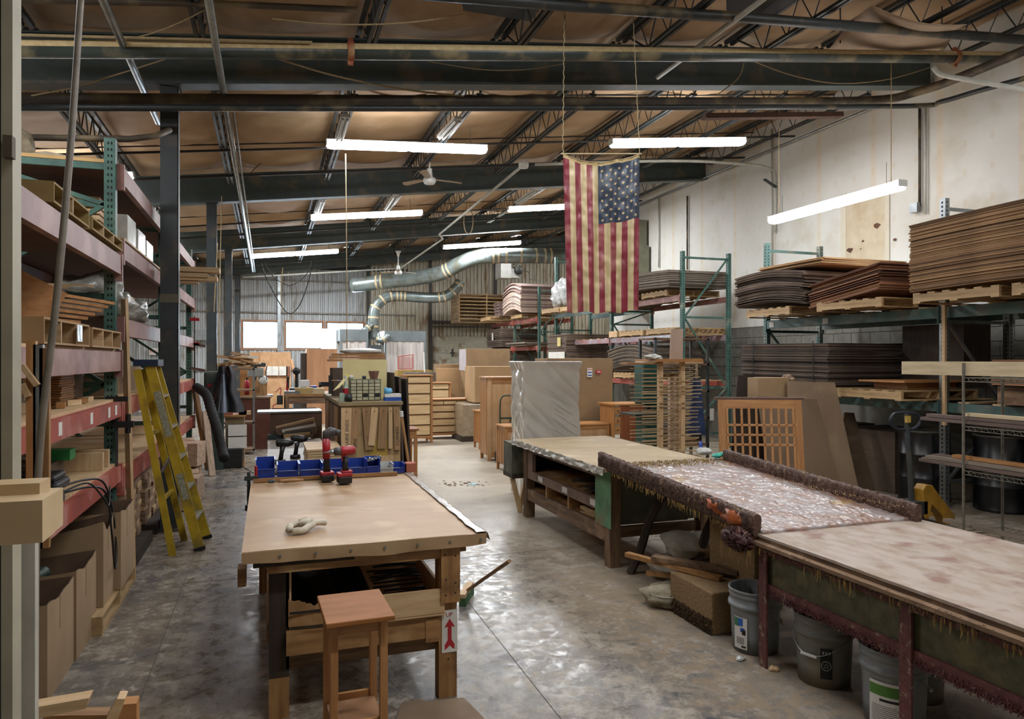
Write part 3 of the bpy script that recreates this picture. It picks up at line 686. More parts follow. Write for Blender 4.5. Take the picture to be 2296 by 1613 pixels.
wob = lambda a, b_, n=40, k=.006: [a.lerp(b_, i/n)+Vector((k*math.sin(i*1.9), 0, 0))*(1 if 0 < i < n else 0) for i in range(n+1)]
tag(M().tube(wob(FL, at(1266, -30, Y=6.5), 60), .0045, 5).build('hanging_rope', rope_m), 'crinkled cord holding the left corner of the flag', 'rope')
tag(M().tube(wob(FR_, at(1417, -20, Y=6.5), 40, .003), .004, 5).build('hanging_rope', rope_m), 'thin cord holding the right corner of the flag', 'rope')
tag(M().tube([at(1267, 95, Y=6.7), at(1262, -30, Y=6.5)], .004, 5).build('hanging_rope', rope_m), 'straight second cord beside the crinkled flag cord at the top of the picture', 'rope')
# ================================================================ brown sheet lying over the pipes
A, B_, C2, D = at(1955, 12, Y=6.1), at(2168, 55, Y=5.9), at(2118, 112, Y=7.02), at(1858, 112, Y=7.1)
def shf(u, v): p = A.lerp(B_, u).lerp(D.lerp(C2, u), v); return p+Vector((0, 0, -.10*math.sin(PI*u)*math.sin(PI*(.3+.5*v))+.05*math.sin(PI*v)))
tag(M().grid(shf, 16, 12, (0, 0, .004)).build('paper_sheet', mat('brown_sheet', '#8b745c', '#a59078', .7, scale=1.5), None, True), 'brown stained sheet draped over the pipes at the top right', 'sheet')
# loose cables
def cable(pts, r, lab, m=rope_m, name='cable'): return tag(M().tube(smoothpath(pts, 6), r, 5, False).build(name, m, None, True), lab, 'cable')
cable([at(610, 42, Y=6.6), at(720, 53, Y=6.6), at(830, 55, Y=6.6), at(940, 48, Y=6.6), at(1040, 33, Y=6.6)], .008, 'wavy tan rope sagging near the top of the picture left of the flag cords')
cable([at(260, 92, Y=6.7), at(330, 78, Y=6.7), at(400, 52, Y=6.7), at(460, 22, Y=6.7)], .006, 'wavy tan rope rising at the top left over the fat pipe')
cable([at(625, 133, Y=7.7), at(750, 170, Y=7.7), at(900, 200, Y=7.7), at(1040, 216, Y=7.7)], .01, 'tan cable slanting down across the dark first girder')
cable([at(1690, 138, Y=7.5), at(1780, 170, Y=7.5), at(1880, 187, Y=7.5), at(1990, 178, Y=7.5), at(2090, 150, Y=7.5)], .007, 'cable sagging in front of the first girder near the right end')
cable([at(1668, 140, Y=7.6), at(1655, 175, Y=7.6), at(1610, 212, Y=7.6)], .008, 'bundle of cords crossing the first girder right of the flag')
cable([at(960, 138, Y=7.6), at(1080, 156, Y=7.6), at(1180, 156, Y=7.6), at(1270, 142, Y=7.6)], .005, 'thin cable sagging over the first girder left of the flag')
cable([at(70, 215, Y=7.5), at(170, 195, Y=7.5), at(270, 165, Y=7.5), at(370, 133, Y=7.5)], .007, 'tan cable rising across the girder at the upper left')
cable([at(585, 590, Y=20), at(600, 630, Y=20), at(640, 698, Y=20), at(668, 690, Y=20), at(692, 630, Y=20), at(700, 585, Y=20)], .014, 'long loop of cable hanging below the far strip light', cord_m)
cable([at(590, 588, Y=20.2), at(615, 622, Y=20.2), at(650, 640, Y=20.2), at(685, 618, Y=20.2), at(700, 585, Y=20.2)], .012, 'shorter loop of cable hanging below the far strip light', cord_m)
cable([at(775, 345, Y=10.9), at(777, 600, Y=10.9), at(778, 805, Y=10.9)], .008, 'long straight cord hanging from the nearest strip light down to the benches', rope_m)
pipe('conduit', [(4.61, 5.2, 5.3), (4.61, 7.85, 5.28)], .03, conduit_m, 'grey conduit slanting over the fat pipe right of the flag')
cable([at(527, 210, Y=13.5), at(520, 300, Y=13.3), at(527, 400, Y=13.2), at(540, 412, Y=13.2), at(580, 370, Y=13.4), at(640, 330, Y=13.4)], .007, 'cable looping beside the long conduit in front of the second girder', cord_m)
cable([at(1048, 450, Y=16), at(1040, 490, Y=16), at(1044, 520, Y=16), at(1056, 520, Y=16), at(1060, 490, Y=16), at(1052, 450, Y=16)], .012, 'coil of cord hanging from a joist left of the flag', rope_m)
for px, y0, y1, lab in ((497, 440, 835, 'cord hanging beside the second column'), (488, 545, 700, 'second cord hanging near the machine'), (634, 600, 700, 'pull cord above the left back window')):
    cable([at(px, y0, Y=13.3), at(px-4, (y0+y1)/2, Y=13.3), at(px-8 if px < 600 else px, y1, Y=13.3)], .008, lab, rope_m)
# ================================================================ front work bench
t = T('work_bench', 'big wooden bench topped with light hardboard, standing in front with a scrap shelf underneath', 'workbench', (-.115, 3.55, 0))
hb = mat('hardboard_top', '#a98a68', '#9c7e5c', .5, scale=1.6, stretch=(1, 3, 1), dust='#b39672', dustamt=.3, detail=8)
def topf(u, v): return (-.0+1.19*u, 2.05*v, .85+.004*noise.noise(Vector((u*3, v*4, 0)))-.006*max(0, u-.9)*10*(1-v))
M().grid(topf, 10, 14, (0, 0, -.012)).build('hardboard_sheet', hb, t)
# the sheet is folded over the front edge, with a ragged lower lip, tacked with studs
def lip(u, v): return (1.19*u, -.004-.006*math.sin(u*17)*v, .848-(.052+.012*noise.noise(Vector((u*6, 0, 2)))+.012*math.sin(u*3))*v)
M().grid(lip, 40, 3, (0, .004, 0)).build('front_lip', hb, t)
m = M()
for i in range(7): m.cy((.17+i*.165, -.012, .82), (.17+i*.165, -.004, .82), .007, 8)
m.build('tack', galv, t, kind='stuff')
shine = mat('clear_tape', '#b0aca1', '#857f72', .2, scale=30, stretch=(1, .4, 1), bump=.5, spec=.9)
def edge(u, v): return (1.135+.075*v+.010*noise.noise(Vector((u*16, v*2, 0))), 2.05*u, .8575-max(0, v-.7)*.16+.004*abs(noise.noise(Vector((u*30, v*5, 5)))))
M().grid(edge, 110, 8).build('shrink_wrap_edge', shine, t, True)
M().b(.12, .99, .03, .07, .73, .8).b(.12, 1.12, 1.9, 1.94, .73, .83).build('apron', honey_x, t)
M().b(.05, .52, .025, .065, .765, .8).build('apron_dark_strip', dark_wood, t)
M().b(.14, 1.1, .07, .11, .745, .84).build('apron_rail', honey_x, t)
M().b(.1, .14, .1, 1.9, .74, .84).b(1.06, 1.1, .1, 1.9, .74, .84).build('side_rail', honey_y, t)
for nm, x0, y0, mt in (('leg', .14, .1, dark_wood), ('leg', .97, .05, honey_z), ('leg', .14, 1.8, honey_z), ('leg', .97, 1.8, honey_z)):
    lg = M().b(x0-.02, x0+.075, y0, y0+.09, 0 if mt != dark_wood else .2, .79).build(nm, mt, t)
    if mt == dark_wood: M().b(.12, .215, .1, .19, 0, .2).build('leg_foot', honey_z, lg)
M().b(.955, 1.055, .02, .05, .50, .80).build('leg_cleat', honey_z, t)
for x in (.98, 1.03): M()
m = M()
for x, z in ((.975, .75), (1.03, .74), (.98, .62), (1.03, .6), (.98, .54), (1.03, .55), (1.0, .2), (1.02, .3)): m.cy((x, .019 if z > .5 else .049, z), (x, .0185 if z > .5 else .0485, z), .005, 6)
m.build('screw', ink, t, kind='stuff')
M().b(.11, .15, .15, 1.8, .36, .43).b(1.0, 1.04, .15, 1.8, .36, .43).build('shelf_bearer', honey_y, t)
M().b(.2, .95, .05, .09, .32, .43).build('shelf_front_rail', honey_x, t)
M().b(.2, .97, .1, .13, .24, .31).build('lower_rail', old_x, t)
for k in range(4): M().b(.18, 1.0, .15+k*.36, .48+k*.36, .43, .448).build('shelf_board', honey_x, t)
M().b(.88, .95, .045, .09, .3, .42).build('rail_block', honey_x, t)
# shelf tray at the right with its light front
tr = M().b(.62, .975, .03, .045, .435, .56).b(.62, .98, .72, .735, .435, .55).b(.965, .98, .045, .72, .435, .56).b(.62, .635, .045, .72, .435, .55).b(.62, .98, .03, .735, .425, .437)
tb = T('parts_tray', 'shallow pale wooden tray of black strips on the bench shelf, right side', 'tray', (-.115, 3.55, .012)); tr.build('tray_box', pine_x, tb)
blk_tube = mat('black_strips', '#1d1e22', '#121316', .4)
for k in range(16):
    z = .46+.006*k+R.uniform(0, .02); a = R.uniform(-.5, .6)
    tag(M().beam((.66+R.uniform(-.02, .05), .12+.035*k, z), (.66+.26, .1+.03*k+a*.12, z+R.uniform(0, .03)), .014, .008).build('black_strip', blk_tube, None, loc=(-.115, 3.55, .012)), 'thin black strip lying in the tray under the bench', 'strip', 'black strips in the tray')
for k in range(12):
    tag(M().beam((.55+R.uniform(0, .04), .95+.03*k, .50+.012*k), (.95-R.uniform(0, .05), .85+.03*k, .56+.012*k), .018, .01).build('black_strip', blk_tube, None, loc=(-.115, 3.55, .012)), 'thin black strip in the bundle behind the tray under the bench', 'strip', 'black strips behind the tray')
# ragged cut drums on the shelf left
rag = T('cardboard_drum', 'torn cardboard drum lying open on the bench shelf, leftmost of two', 'drum', (-.115, 3.55, 0))
tan = mat('torn_paper', '#a98257', '#8f6a42', .9, scale=12, vary=.05)
def dr(cx, w_, lab, obj, y0=.1):
    def outer(u, v):
        a = PI+PI*u; r_ = w_/2; return (cx-r_*math.cos(a)*-1 if False else cx+r_*math.cos(a), y0+v*.9, .56+r_*.9*math.sin(a)+(.03*noise.noise(Vector((u*8, 0, cx))) if u < .12 or u > .88 else 0))
    M().grid(outer, 16, 6, (0, 0, .006)).build('shell', mat('drum_inside', '#2a231d', '#1d1814', .9), obj, True)
    def fr(u, v): return (cx+(u-.5)*w_, y0-.02-.012*math.sin(PI*u), .45+v*(.10+.03*noise.noise(Vector((u*3.5, cx*9, 1)))+.012*noise.noise(Vector((u*14, cx*9, 4)))+.035*abs(u-.5)*2))
    M().grid(fr, 24, 4, (0, .006, 0)).build('torn_front', tan, obj)
dr(.34, .26, '', rag)
M().b(.215, .45, .062, .066, .515, .525).build('black_band', ink, rag)
rag2 = T('cardboard_drum', 'torn cardboard drum on the bench shelf behind the small stand', 'drum', (-.115, 3.55, 0)); dr(.53, .17, '', rag2)
tag(M().b(.2, .225, .1, .14, .44, .80).build('shelf_divider', pine_z, loc=(-.115, 3.55, 0)), 'thin pale upright strip at the left end of the bench shelf', 'board')
for k, (y, z, w_) in enumerate(((1.3, .448, .13), (1.3, .58, .1), (1.75, .448, .18))):
    tag(M().b(.45, .95, y, y+.34, z+.002, z+w_).build('shelf_carton', kraft_dark, loc=(-.115, 3.55, 0)), ('flat carton at the back of the bench shelf', 'carton lying on another at the back of the bench shelf', 'rearmost dark carton on the bench shelf')[k], 'box')
# arrow sticker on the right leg
st = T('arrow_sticker', 'white sticker reading UP with a red arrow, on the right front leg of the bench', 'sticker')
X0 = -.115+.965; ys = 3.55+.049
M().b(X0, X0+.082, ys-.002, ys-.0002, .235, .455).build('sticker_face', paper_m, st)
m = M(); cx = X0+.041; yy = ys-.003
m.prism([(cx-.012, yy, .26), (cx-.026, yy, .25), (cx-.026, yy, .275), (cx-.01, yy, .30), (cx-.01, yy, .37), (cx-.028, yy, .365), (cx, yy, .41), (cx+.028, yy, .365), (cx+.01, yy, .37), (cx+.01, yy, .30), (cx+.026, yy, .275), (cx+.026, yy, .25), (cx+.012, yy, .26), (cx, yy, .272)][::-1], (0, -.0005, 0))
text_mesh(m, 'UP', .03, (cx-.021, yy, .42), (1, 0, 0), (0, 0, 1)); m.build('arrow_print', red_ink, st)
# glove on the bench
g = T('work_glove', 'crumpled cream cotton glove lying on the front bench', 'glove', at(690, 1190, z=.857)); g.scale = (1.35, 1.35, 1.3)
gl = mat('glove_cotton', '#d0c7b4', '#ada38f', .95, scale=30, bump=.3)
def gsk(m, pts, r): m.tube(smoothpath(pts, 4), r if not isinstance(r, list) else r, 8)
m = M(); m.tube(smoothpath([(-.07, -.03, .014), (-.06, .03, .018), (-.02, .045, .02), (.02, .03, .02), (.0, -.01, .016), (-.02, -.04, .012), (-.06, -.045, .011)], 5), .014, 8); m.blob((-.005, .03, .022), (.03, .025, .02), 3, 12, .2)
m.tube(smoothpath([(.01, .02, .02), (.04, .035, .022), (.07, .05, .016)], 5), .013, 8); m.tube(smoothpath([(.0, .035, .025), (.03, .06, .02), (.055, .065, .014)], 5), .011, 8); m.build('glove_body', gl, g, True)
m = M(); m.tube(smoothpath([(-.03, .045, .028), (0, .05, .035), (.02, .02, .03)], 5), .009, 8); m.build('finger', gl, g, True)
# clamp rail, bins and tools at the rear of the bench
by = 3.55+2.05; zt = .86
tag(M().b(-.1, .95, by-.09, by-.06, zt-.005, zt+.02).build('back_strip', honey_x), 'dark wooden strip across the rear edge of the bench top', 'board')
def bin_(x0, w_, d_, h_, lab, y=by+.06, mt=plastic_blue, z=zt+.0, tilt=0):
    b = T('parts_bin', lab, 'bin', (x0+w_/2, y, z), tilt, 'blue parts bins on the bench'); m = M(); e = .003
    m.b(-w_/2, w_/2, -d_/2, d_/2, 0, e).b(-w_/2, -w_/2+e, -d_/2, d_/2, e, h_).b(w_/2-e, w_/2, -d_/2, d_/2, e, h_).b(-w_/2+e, w_/2-e, d_/2-e, d_/2, e, h_).b(-w_/2+e, w_/2-e, -d_/2, -d_/2+e, e, h_*.55)
    m.b(-w_/2-.004, w_/2+.004, -d_/2-.006, -d_/2+e, h_*.5, h_*.56).b(-w_/2-.006, -w_/2, -d_/2, d_/2, h_-.008, h_).b(w_/2, w_/2+.006, -d_/2, d_/2, h_-.008, h_)
    m.build('bin_shell', mt, b)
    M().b(-w_/2+.01, w_/2-.01, -d_/2+.008, d_/2-.008, e, h_*.35).build('contents', mat('bin_hardware', '#3a3c40', '#8a8f96', .4, scale=90, bump=1), b, kind='stuff')
    return b
# bench extension carrying the bins
ex = T('bin_bench', 'low bench behind the front bench that carries the blue bins', 'bench', (0, 0, 0))
M().b(-.1, 1.0, by+.005, by+.36, zt-.03, zt).build('bench_board', honey_x, ex); 
for x in (-.06, .93): M().b(x, x+.06, by+.05, by+.11, 0, zt-.03).b(x, x+.06, by+.25, by+.31, 0, zt-.03).build('leg', honey_z, ex)
bins = [(-.06, .13, .19, .15, 'blue parts bin, leftmost on the bench'), (.09, .15, .2, .11, 'blue parts bin, second from the left'), (.25, .16, .2, .11, 'blue parts bin, third from the left, beside the angle drill'),
        (.43, .17, .2, .11, 'blue parts bin behind the angle drill'), (.60, .14, .2, .11, 'blue parts bin between the two red drills'), (.745, .1, .2, .12, 'blue parts bin just right of the red drill driver'), (.95, .09, .14, .07, 'small blue bin near the right end of the row')]
for x, w_, d_, h_, lab in bins: bin_(x-.02, w_, d_, h_, lab)
b8 = bin_(.38, .38, .16, .07, 'long blue bin lying on top behind the other bins', y=by+.24, z=zt)
M()
gb = bin_(.83, .1, .15, .075, 'grey white small bin at the right of the row', mt=white_metal)
tag(M().b(1.035, 1.11, by-.02, by+.08, zt, zt+.07).build('small_carton', mat('orange_box', '#a8624a', '#96523c', .8)), 'small reddish carton at the right end of the bin row', 'box')
text = M(); 
for i, (px, lab) in enumerate(((590, 'tan label strip on the leftmost blue bin'),)): pass
# left edge clamp
cl = T('bar_clamp', 'dark clamp with red and black handle on the left rear corner of the bench', 'clamp', (-.13, by-.06, .6))
M().b(-.012, .012, -.006, .006, 0, .33).build('bar', steel_dark, cl); M().b(-.03, .07, -.02, .02, .27, .3).build('jaw', steel_dark, cl)
M().cy((.05, 0, .3), (.05, 0, .37), .011).build('red_handle', red_m, cl); M().b(-.025, .03, -.02, .02, .05, .09).build('sliding_jaw', steel_dark, cl)
# ---- red angle drill, standing on its battery
def battery(m, w_=.075, d_=.11, h_=.055, z=0): m.b(-w_/2, w_/2, -d_/2, d_/2, z, z+h_)
t2 = T('angle_drill', 'red and black right-angle drill standing upright on its battery on the bench', 'drill', at(733, 1078, z=.86), .1); gry = mat('drill_grey', '#4c4a4a', '#3a3838', .45)
m = M(); battery(m, .09, .1, .045); bat = m.build('battery', black_m, t2, bevel=.006); M().b(-.047, .047, -.052, .052, .045, .068).build('battery_shoe', red_m, bat, bevel=.005)
M().tube([(0, 0, .065), (0, 0, .1), (-.004, 0, .2), (-.002, 0, .3)], [.028, .023, .022, .03], 12).build('grip', black_m, t2, True)
M().tube([(-.004, -.002, .16), (-.004, -.002, .31)], [.026, .031], 12).build('motor_body', red_m, t2, True)
M().tube([(-.003, 0, .3), (0, 0, .345), (.03, 0, .36), (.06, 0, .352)], [.031, .036, .034, .028], 14).build('gear_head', gry, t2, True)
M().tube([(.055, 0, .352), (.085, 0, .35), (.1, 0, .348)], [.024, .022, .012], 12).build('chuck', gry, t2, True)
t3 = T('drill_driver', 'red and black cordless drill driver standing on its battery, chuck to the left', 'drill', at(772, 1083, z=.86), .08)
m = M(); battery(m, .095, .1, .05); bat = m.build('battery', black_m, t3, bevel=.006); M().b(-.05, .05, -.052, .052, .05, .075).b(-.02, .055, -.04, .04, .075, .09).build('battery_shoe', red_m, bat, bevel=.005)
M().tube([(.01, 0, .08), (.005, 0, .13), (.008, 0, .19)], [.026, .02, .024], 12).build('grip', black_m, t3, True)
M().tube([(.075, 0, .23), (.06, 0, .232), (-.01, 0, .232), (-.03, 0, .23)], [.024, .034, .034, .03], 14).build('motor_body', red_m, t3, True)
M().tube([(-.025, 0, .23), (-.07, 0, .228)], [.031, .028], 14).build('clutch_ring', gry, t3, True)
M().tube([(-.068, 0, .228), (-.1, 0, .226), (-.112, 0, .226), (-.15, 0, .225)], [.02, .016, .006, .004], 10).build('chuck', galv, t3, True); M().b(-.02, .01, -.012, .012, .16, .2).build('trigger', red_m, t3)
def blackdrill(loc, rz, lab):
    t = T('cordless_drill', lab, 'drill', loc, rz)
    M().tube([(-.02, 0, 0), (-.022, 0, .035)], [.05, .045], 8).build('battery', black_m, t, True); M().tube([(-.02, 0, .03), (-.01, 0, .1), (0, 0, .16)], [.022, .019, .025], 10).build('grip', black_m, t, True)
    M().tube([(-.06, 0, .19), (-.05, 0, .19), (.05, 0, .185), (.09, 0, .185)], [.02, .035, .034, .02], 12).build('motor_body', black_m, t, True); M().cy((.09, 0, .185), (.13, 0, .185), .01, 8).build('chuck', galv, t, True); return t
# low assembly table behind the bins
lt = T('assembly_table', 'pale low table behind the bins, with drills and a stack of thin boards on it', 'table', (0, 0, 0)); pz = .80
M().b(.0, .6, 6.1, 8.9, pz-.03, pz).build('table_top', mat('scuffed_top', '#857b6e', '#6f655a', .45, scale=5), lt)
for x in (.04, .5): 
    for y in (6.15, 8.8): M().b(x, x+.06, y, y+.06, 0, pz-.03).build('leg', honey_z, lt)
blackdrill(at(634, 1040, z=pz), .1, 'black cordless drill standing left on the assembly table'); blackdrill(at(667, 1028, z=pz), -.1, 'black cordless drill standing right beside the other black drill')
p = at(690, 1035, z=pz)
for k in range(9): tag(M().b(.3+R.uniform(0, .02), .6, 6.2, 6.8, pz+.022*k, pz+.022*k+.018).build('thin_board', maple_x if k < 8 else pine_x), nth(k, 9)+' pale thin board in the small stack behind the angle drill', 'board', 'thin boards stacked on the assembly table')
gv = T('work_glove', 'pale leather glove draped on a dark bottle behind the blue bins', 'glove', at(628, 1063, Y=by+.2)); m = M(); m.blob((0, 0, .0), (.04, .03, .06), 8, 12, .2); m.tube(smoothpath([(-.0, 0, .05), (.03, 0, .03), (.05, 0, -.04)], 4), .018, 8); m.tube(smoothpath([(-.01, 0, .05), (-.035, 0, 0), (-.05, 0, -.08)], 4), .02, 8); m.build('glove_body', gl, gv, True)
tag(M().cy((.02, by+.3, zt), (.02, by+.3, .97), .035, 12, .02).build('dark_bottle', black_m), 'dark bottle under the draped glove', 'bottle')
for k, (px, py, l, a, nm, lab) in enumerate(((655, 1078, .16, 0, 'screwdriver', 'tan handled tool lying in front of the blue bins'), (610, 1080, .05, 0, 'file', 'dark file lying on the bench strip'), (640, 1068, .2, .05, 'steel_bar', 'steel bar lying in front of the bins'))):
    c = at(px, py, z=zt+.02); tag(M().tube([(c.x-l/2, c.y, c.z), (c.x+l*.1, c.y+.005, c.z), (c.x+l/2, c.y+.01, c.z)], [.012, .014, .006], 8).build(nm, (honey_x, steel_dark, galv)[k]), lab, 'tool')
wr_ = at(640, 1083, z=.858); tag(M().tube(smoothpath([wr_+Vector((-.05, 0, 0)), wr_+Vector((-.02, .02, .01)), wr_+Vector((.01, 0, .004)), wr_+Vector((-.01, -.02, .003)), wr_+Vector((.05, .01, .003)), wr_+Vector((.02, .03, .01))], 5), .002, 5).build('wire_scrap', steel_dark), 'small tangle of wire on the bench behind the glove', 'wire')
fo = at(838, 1036, Y=by+.1); m = M(); m.grid(lambda u, v: (fo.x+(u-.5)*.11, fo.y+(v-.5)*.1, .955+.03*noise.noise(Vector((u*6, v*6, 1)))+.02*u), 10, 10); tag(m.build('foil_bag', mat('foil', '#b7bbbf', '#8f9499', .15, metal=.8, scale=30, bump=.5), None, True), 'crumpled silver bag on the bins at the right', 'bag')
# ================================================================ small plant stand
s = T('plant_stand', 'small cherry wood stand with a square top standing in front of the bench', 'stand', (.335, 2.95, 0), .03)
ct = mat('cherry_top', '#9a6538', '#865529', .6, scale=3, stretch=(1.2, 5, 1), bump=.05, spec=.25)
hz = .75
M().b(-.132, .132, -.17, .18, hz-.02, hz).build('stand_top', ct, s, bevel=.004)
for x in (-.11, .082):
    for y in (-.12, .12): M().prism([(x, y, 0), (x+.03, y, 0), (x+.03, y+.03, 0), (x, y+.03, 0)], (0, 0, hz-.02)).build('leg', cherry_z, s, bevel=.002)
M().b(-.085, .085, -.105, -.09, hz-.075, hz-.02).b(-.085, .085, .13, .145, hz-.075, hz-.02).build('top_rail', cherry_x, s)
M().b(-.112, -.098, -.08, .12, hz-.075, hz-.02).b(.098, .112, -.08, .12, hz-.075, hz-.02).build('side_rail', cherry_y, s)
for z in (.33,): 
    M().b(-.085, .085, -.105, -.09, z-.05, z).build('shelf_rail', cherry_x, s); M().b(-.085, .085, .13, .145, z-.05, z+.01).build('shelf_rail', cherry_x, s)
    M().b(-.1, .1, -.09, .13, z-.03, z-.015).build('shelf', mat('shelf_board_m', '#8f6a4c', '#7f5c40', .6, spec=.3), s)
# cardboard on the floor, lower right of the bench
c = M(); pts = [at(x, y, z=.004) for x, y in ((860, 1700), (900, 1580), (940, 1570), (955, 1575), (1040, 1567), (1085, 1613), (1095, 1700))]; c.prism(pts, (0, 0, .006)); tag(c.build('floor_cardboard', mat('floor_card', '#8a7660', '#7a6650', .8, scale=4)), 'flattened tan cardboard lying on the floor in front of the bench', 'cardboard')
# broom and wood scraps right behind the bench
bm_ = T('push_broom', 'broom with green bristles lying on the floor right of the bench', 'broom', at(1045, 1345, z=0), 1.1)
M().ob((0, 0, .07), (.3, .05, .03), (0, 0, 0)).build('head', pine_x, bm_); M().ob((0, -.005, .03), (.3, .05, .06), (0, 0, 0)).build('bristles', mat('green_bristle', '#4a6b45', '#38553a', .9, scale=60), bm_, kind='stuff')
M().cy((0, 0, .06), (-.9, -.45, .55), .012).build('handle', honey_x, bm_)
# clutter under the bench: clamp block at the left leg
tag(M().b(-.14, -.1, 3.75, 3.85, .63, .72).build('wood_block', honey_x), 'small wood block screwed to the left side of the bench', 'block')
# scattered shavings near the aisle
sh = M()
for k in range(50): c = at(1040+R.gauss(0, 22), 1086+R.gauss(0, 3), z=.003); sh.ob(c, (R.uniform(.01, .05), .01, .006), (0, 0, R.uniform(0, 3)))
tag(sh.build('shavings', mat('shavings', '#8a6a4a', '#6d5238', .9)), 'small pile of brown shavings on the aisle floor', 'shavings', kind='stuff')
tag(M().prism([at(x, y, z=.002) for x, y in ((1048, 1086), (1064, 1083), (1073, 1085), (1060, 1089))], (0, 0, .003)).build('blue_scrap', mat('pale_blue', '#9fc4c8', '#8fb4b8', .7)), 'pale blue scrap on the aisle floor', 'scrap')

# ================================================================ glue table run on the right
t = T('outfeed_table', 'old wooden table under brown paper with open cubbies, far part of the right bench run', 'table', (0, 0, 0))
zt1 = .85; X1, X2, Y1, Y2 = 2.62, 3.8, 5.3, 7.62
kp = mat('kraft_table', '#a18c69', '#937e5c', .6, scale=1.2, stretch=(1, 2.5, 1), dust='#ad9a78', dustamt=.2)
M().grid(lambda u, v: (X1+(X2-X1)*u, Y1+(Y2-Y1)*v, zt1+.004*noise.noise(Vector((u*4, v*9, 0)))), 14, 20, (0, 0, -.03)).build('papered_top', kp, t)
def wr1(u, v): return (X1-.01-.012*v+.012*noise.noise(Vector((u*30, v*2, 0))), Y1+(Y2-Y1)*u, zt1+.006-.06*v+.01*noise.noise(Vector((u*24, v*2, 5))))
M().grid(wr1, 110, 4).build('shrink_wrap_edge', shine, t, True)
def wr2(u, v): return (X2-.02+.03*v, Y1+(Y2-Y1)*u, zt1+.004-.02*v*v+.005*noise.noise(Vector((u*40, v*2, 5))))
M().grid(wr2, 80, 3).build('shrink_wrap_edge', shine, t, True)
painted = mat('old_paint', '#84695a', '#5f4d40', .7, scale=6, dust='#8a6f62', dustamt=.3); greenp = mat('green_paint', '#66936a', '#4c7353', .7, scale=8, dust='#7a6a52', dustamt=.35)
fx = 2.72
M().b(fx, fx+.04, Y1+.1, Y2-.1, .73, .82).build('top_rail', painted, t)
M().b(fx, fx+.03, Y1+.1, Y2-.1, .44, .53).build('middle_rail', painted, t)
M().b(fx, fx+.04, Y1+.1, Y2-.1, .2, .32).build('bottom_rail', old_y, t)
M().b(fx, fx+.04, Y2-.36, Y2-.1, .53, .73).build('end_panel', painted, t)
M().b(fx-.014, fx-.0105, Y1+.06, Y1+.36, .33, .82).build('green_panel', greenp, t); M().b(fx+.03, 3.55, Y2-.13, Y2-.11, .3, .82).build('end_board', dark_wood, t)
for x in (fx, 3.6):
    for y in (Y1+.08, Y2-.2): M().b(x-.01, x+.09, y, y+.1, 0, .82).build('leg', old_z, t)
M().b(fx+.03, 3.6, Y1+.3, Y2-.1, .5, .52).b(fx+.03, 3.6, Y1+.3, Y2-.1, .3, .32).build('shelf', honey_y, t)
for y in (Y1+.34, Y1+.98, Y1+1.55): M().b(fx+.005, 3.5, y, y+.03, .32, .5).build('cubby_divider', honey_x, t)
M().b(3.55, 3.6, Y1+.3, Y2-.1, .3, .82).build('back_panel', dark_wood, t)
M().b(fx, 3.6, Y1+.1, Y1+.12, .36, .82).build('green_end_panel', mat('green_grey', '#5a5d4e', '#474a3e', .75, scale=3, dust='#6b6a58', dustamt=.3), t); M().b(fx+.1, 3.6, Y1+.12, Y1+.16, .24, .33).build('end_rail', old_x, t)
for y, z in ((Y1+.36, .46), (Y1+1.0, .46), (Y1+1.65, .46), (Y1+1.4, .76)):
    M().b(fx-.003, fx-.001, y, y+.13, z, z+.055).build('paper_label', paper_m, t)
for k in range(9):
    y = Y1+.5+R.uniform(0, .9); tag(M().ob((3.0+R.uniform(-.15, .2), y, .535+.012*k), (.35, .12, .01), (0, 0, R.uniform(-.6, .6))).build('template_scrap', dark_wood), 'dark flat template in the long slot of the far bench', 'template', 'flat templates in the bench slot')
for k in range(4): tag(M().ob((2.98, Y1+.66, .33+.016*k), (.4, .34, .012), (0, 0, R.uniform(-.15, .15))).build('offcut_board', pine_x), 'thin offcut in the nearest lower cubby', 'board', 'offcuts in the cubby')
# box on a prop at the far end
pb = T('end_bin', 'green grey wooden bin on slanted props at the far end of the papered table', 'bin', (0, 0, 0)); M().b(2.62, 2.95, 7.66, 7.95, .45, .80).build('bin_body', mat('green_grey'), pb); M().b(2.62, 2.95, 7.64, 7.97, .40, .45).build('bin_base', dark_wood, pb)
M().beam((2.64, 7.7, .4), (2.74, 7.7, 0), .04, .05).beam((2.9, 7.9, .4), (2.8, 7.9, 0), .04, .05).build('prop', pine_z, pb)
# ---- glue-crusted spreader board
crust = mat('crust_brown', '#5d4334', '#3f2a21', .6, scale=40, bump=1, dust='#8a7050', dustamt=.12, dscale=26)
crust2 = mat('crust_dark_red', '#52302a', '#3a201d', .5, scale=30, bump=1, dust='#8c5f50', dustamt=.15, dscale=20)
amber = mat('amber_glue', '#a08148', '#866632', .4, scale=20); tanc = mat('tan_glue', '#9c8355', '#7d6640', .6, scale=30)
orange_g = mat('orange_glue', '#9a4f22', '#7c3a18', .35, scale=12)
gt = T('glue_board', 'sloping board crusted with dried glue, with fuzzy raised brown rims, between the two right tables', 'glue board', (0, 0, 0))
bedm = mat('glue_bed', '#7d5b49', '#8b827e', .42, scale=6, stretch=(2.2, .8, 1), bump=.6, coat=.3, detail=13, dust='#94774a', dustamt=.1, dscale=3.5, contrast=(.4, .6))
zl = lambda y: .765+(y-3.42)*(.875-.765)/2.0
M().grid(lambda u, v: (2.68+1.1*u, 3.40+2.02*v, zl(3.40+2.02*v)+.007*noise.noise(Vector((u*12, v*22, 0)))+.006*noise.noise(Vector((u*34, v*50, 0)))+.004*noise.noise(Vector((u*90, v*120, 0)))), 110, 190, (0, 0, -.04)).build('bed', bedm, gt, True)
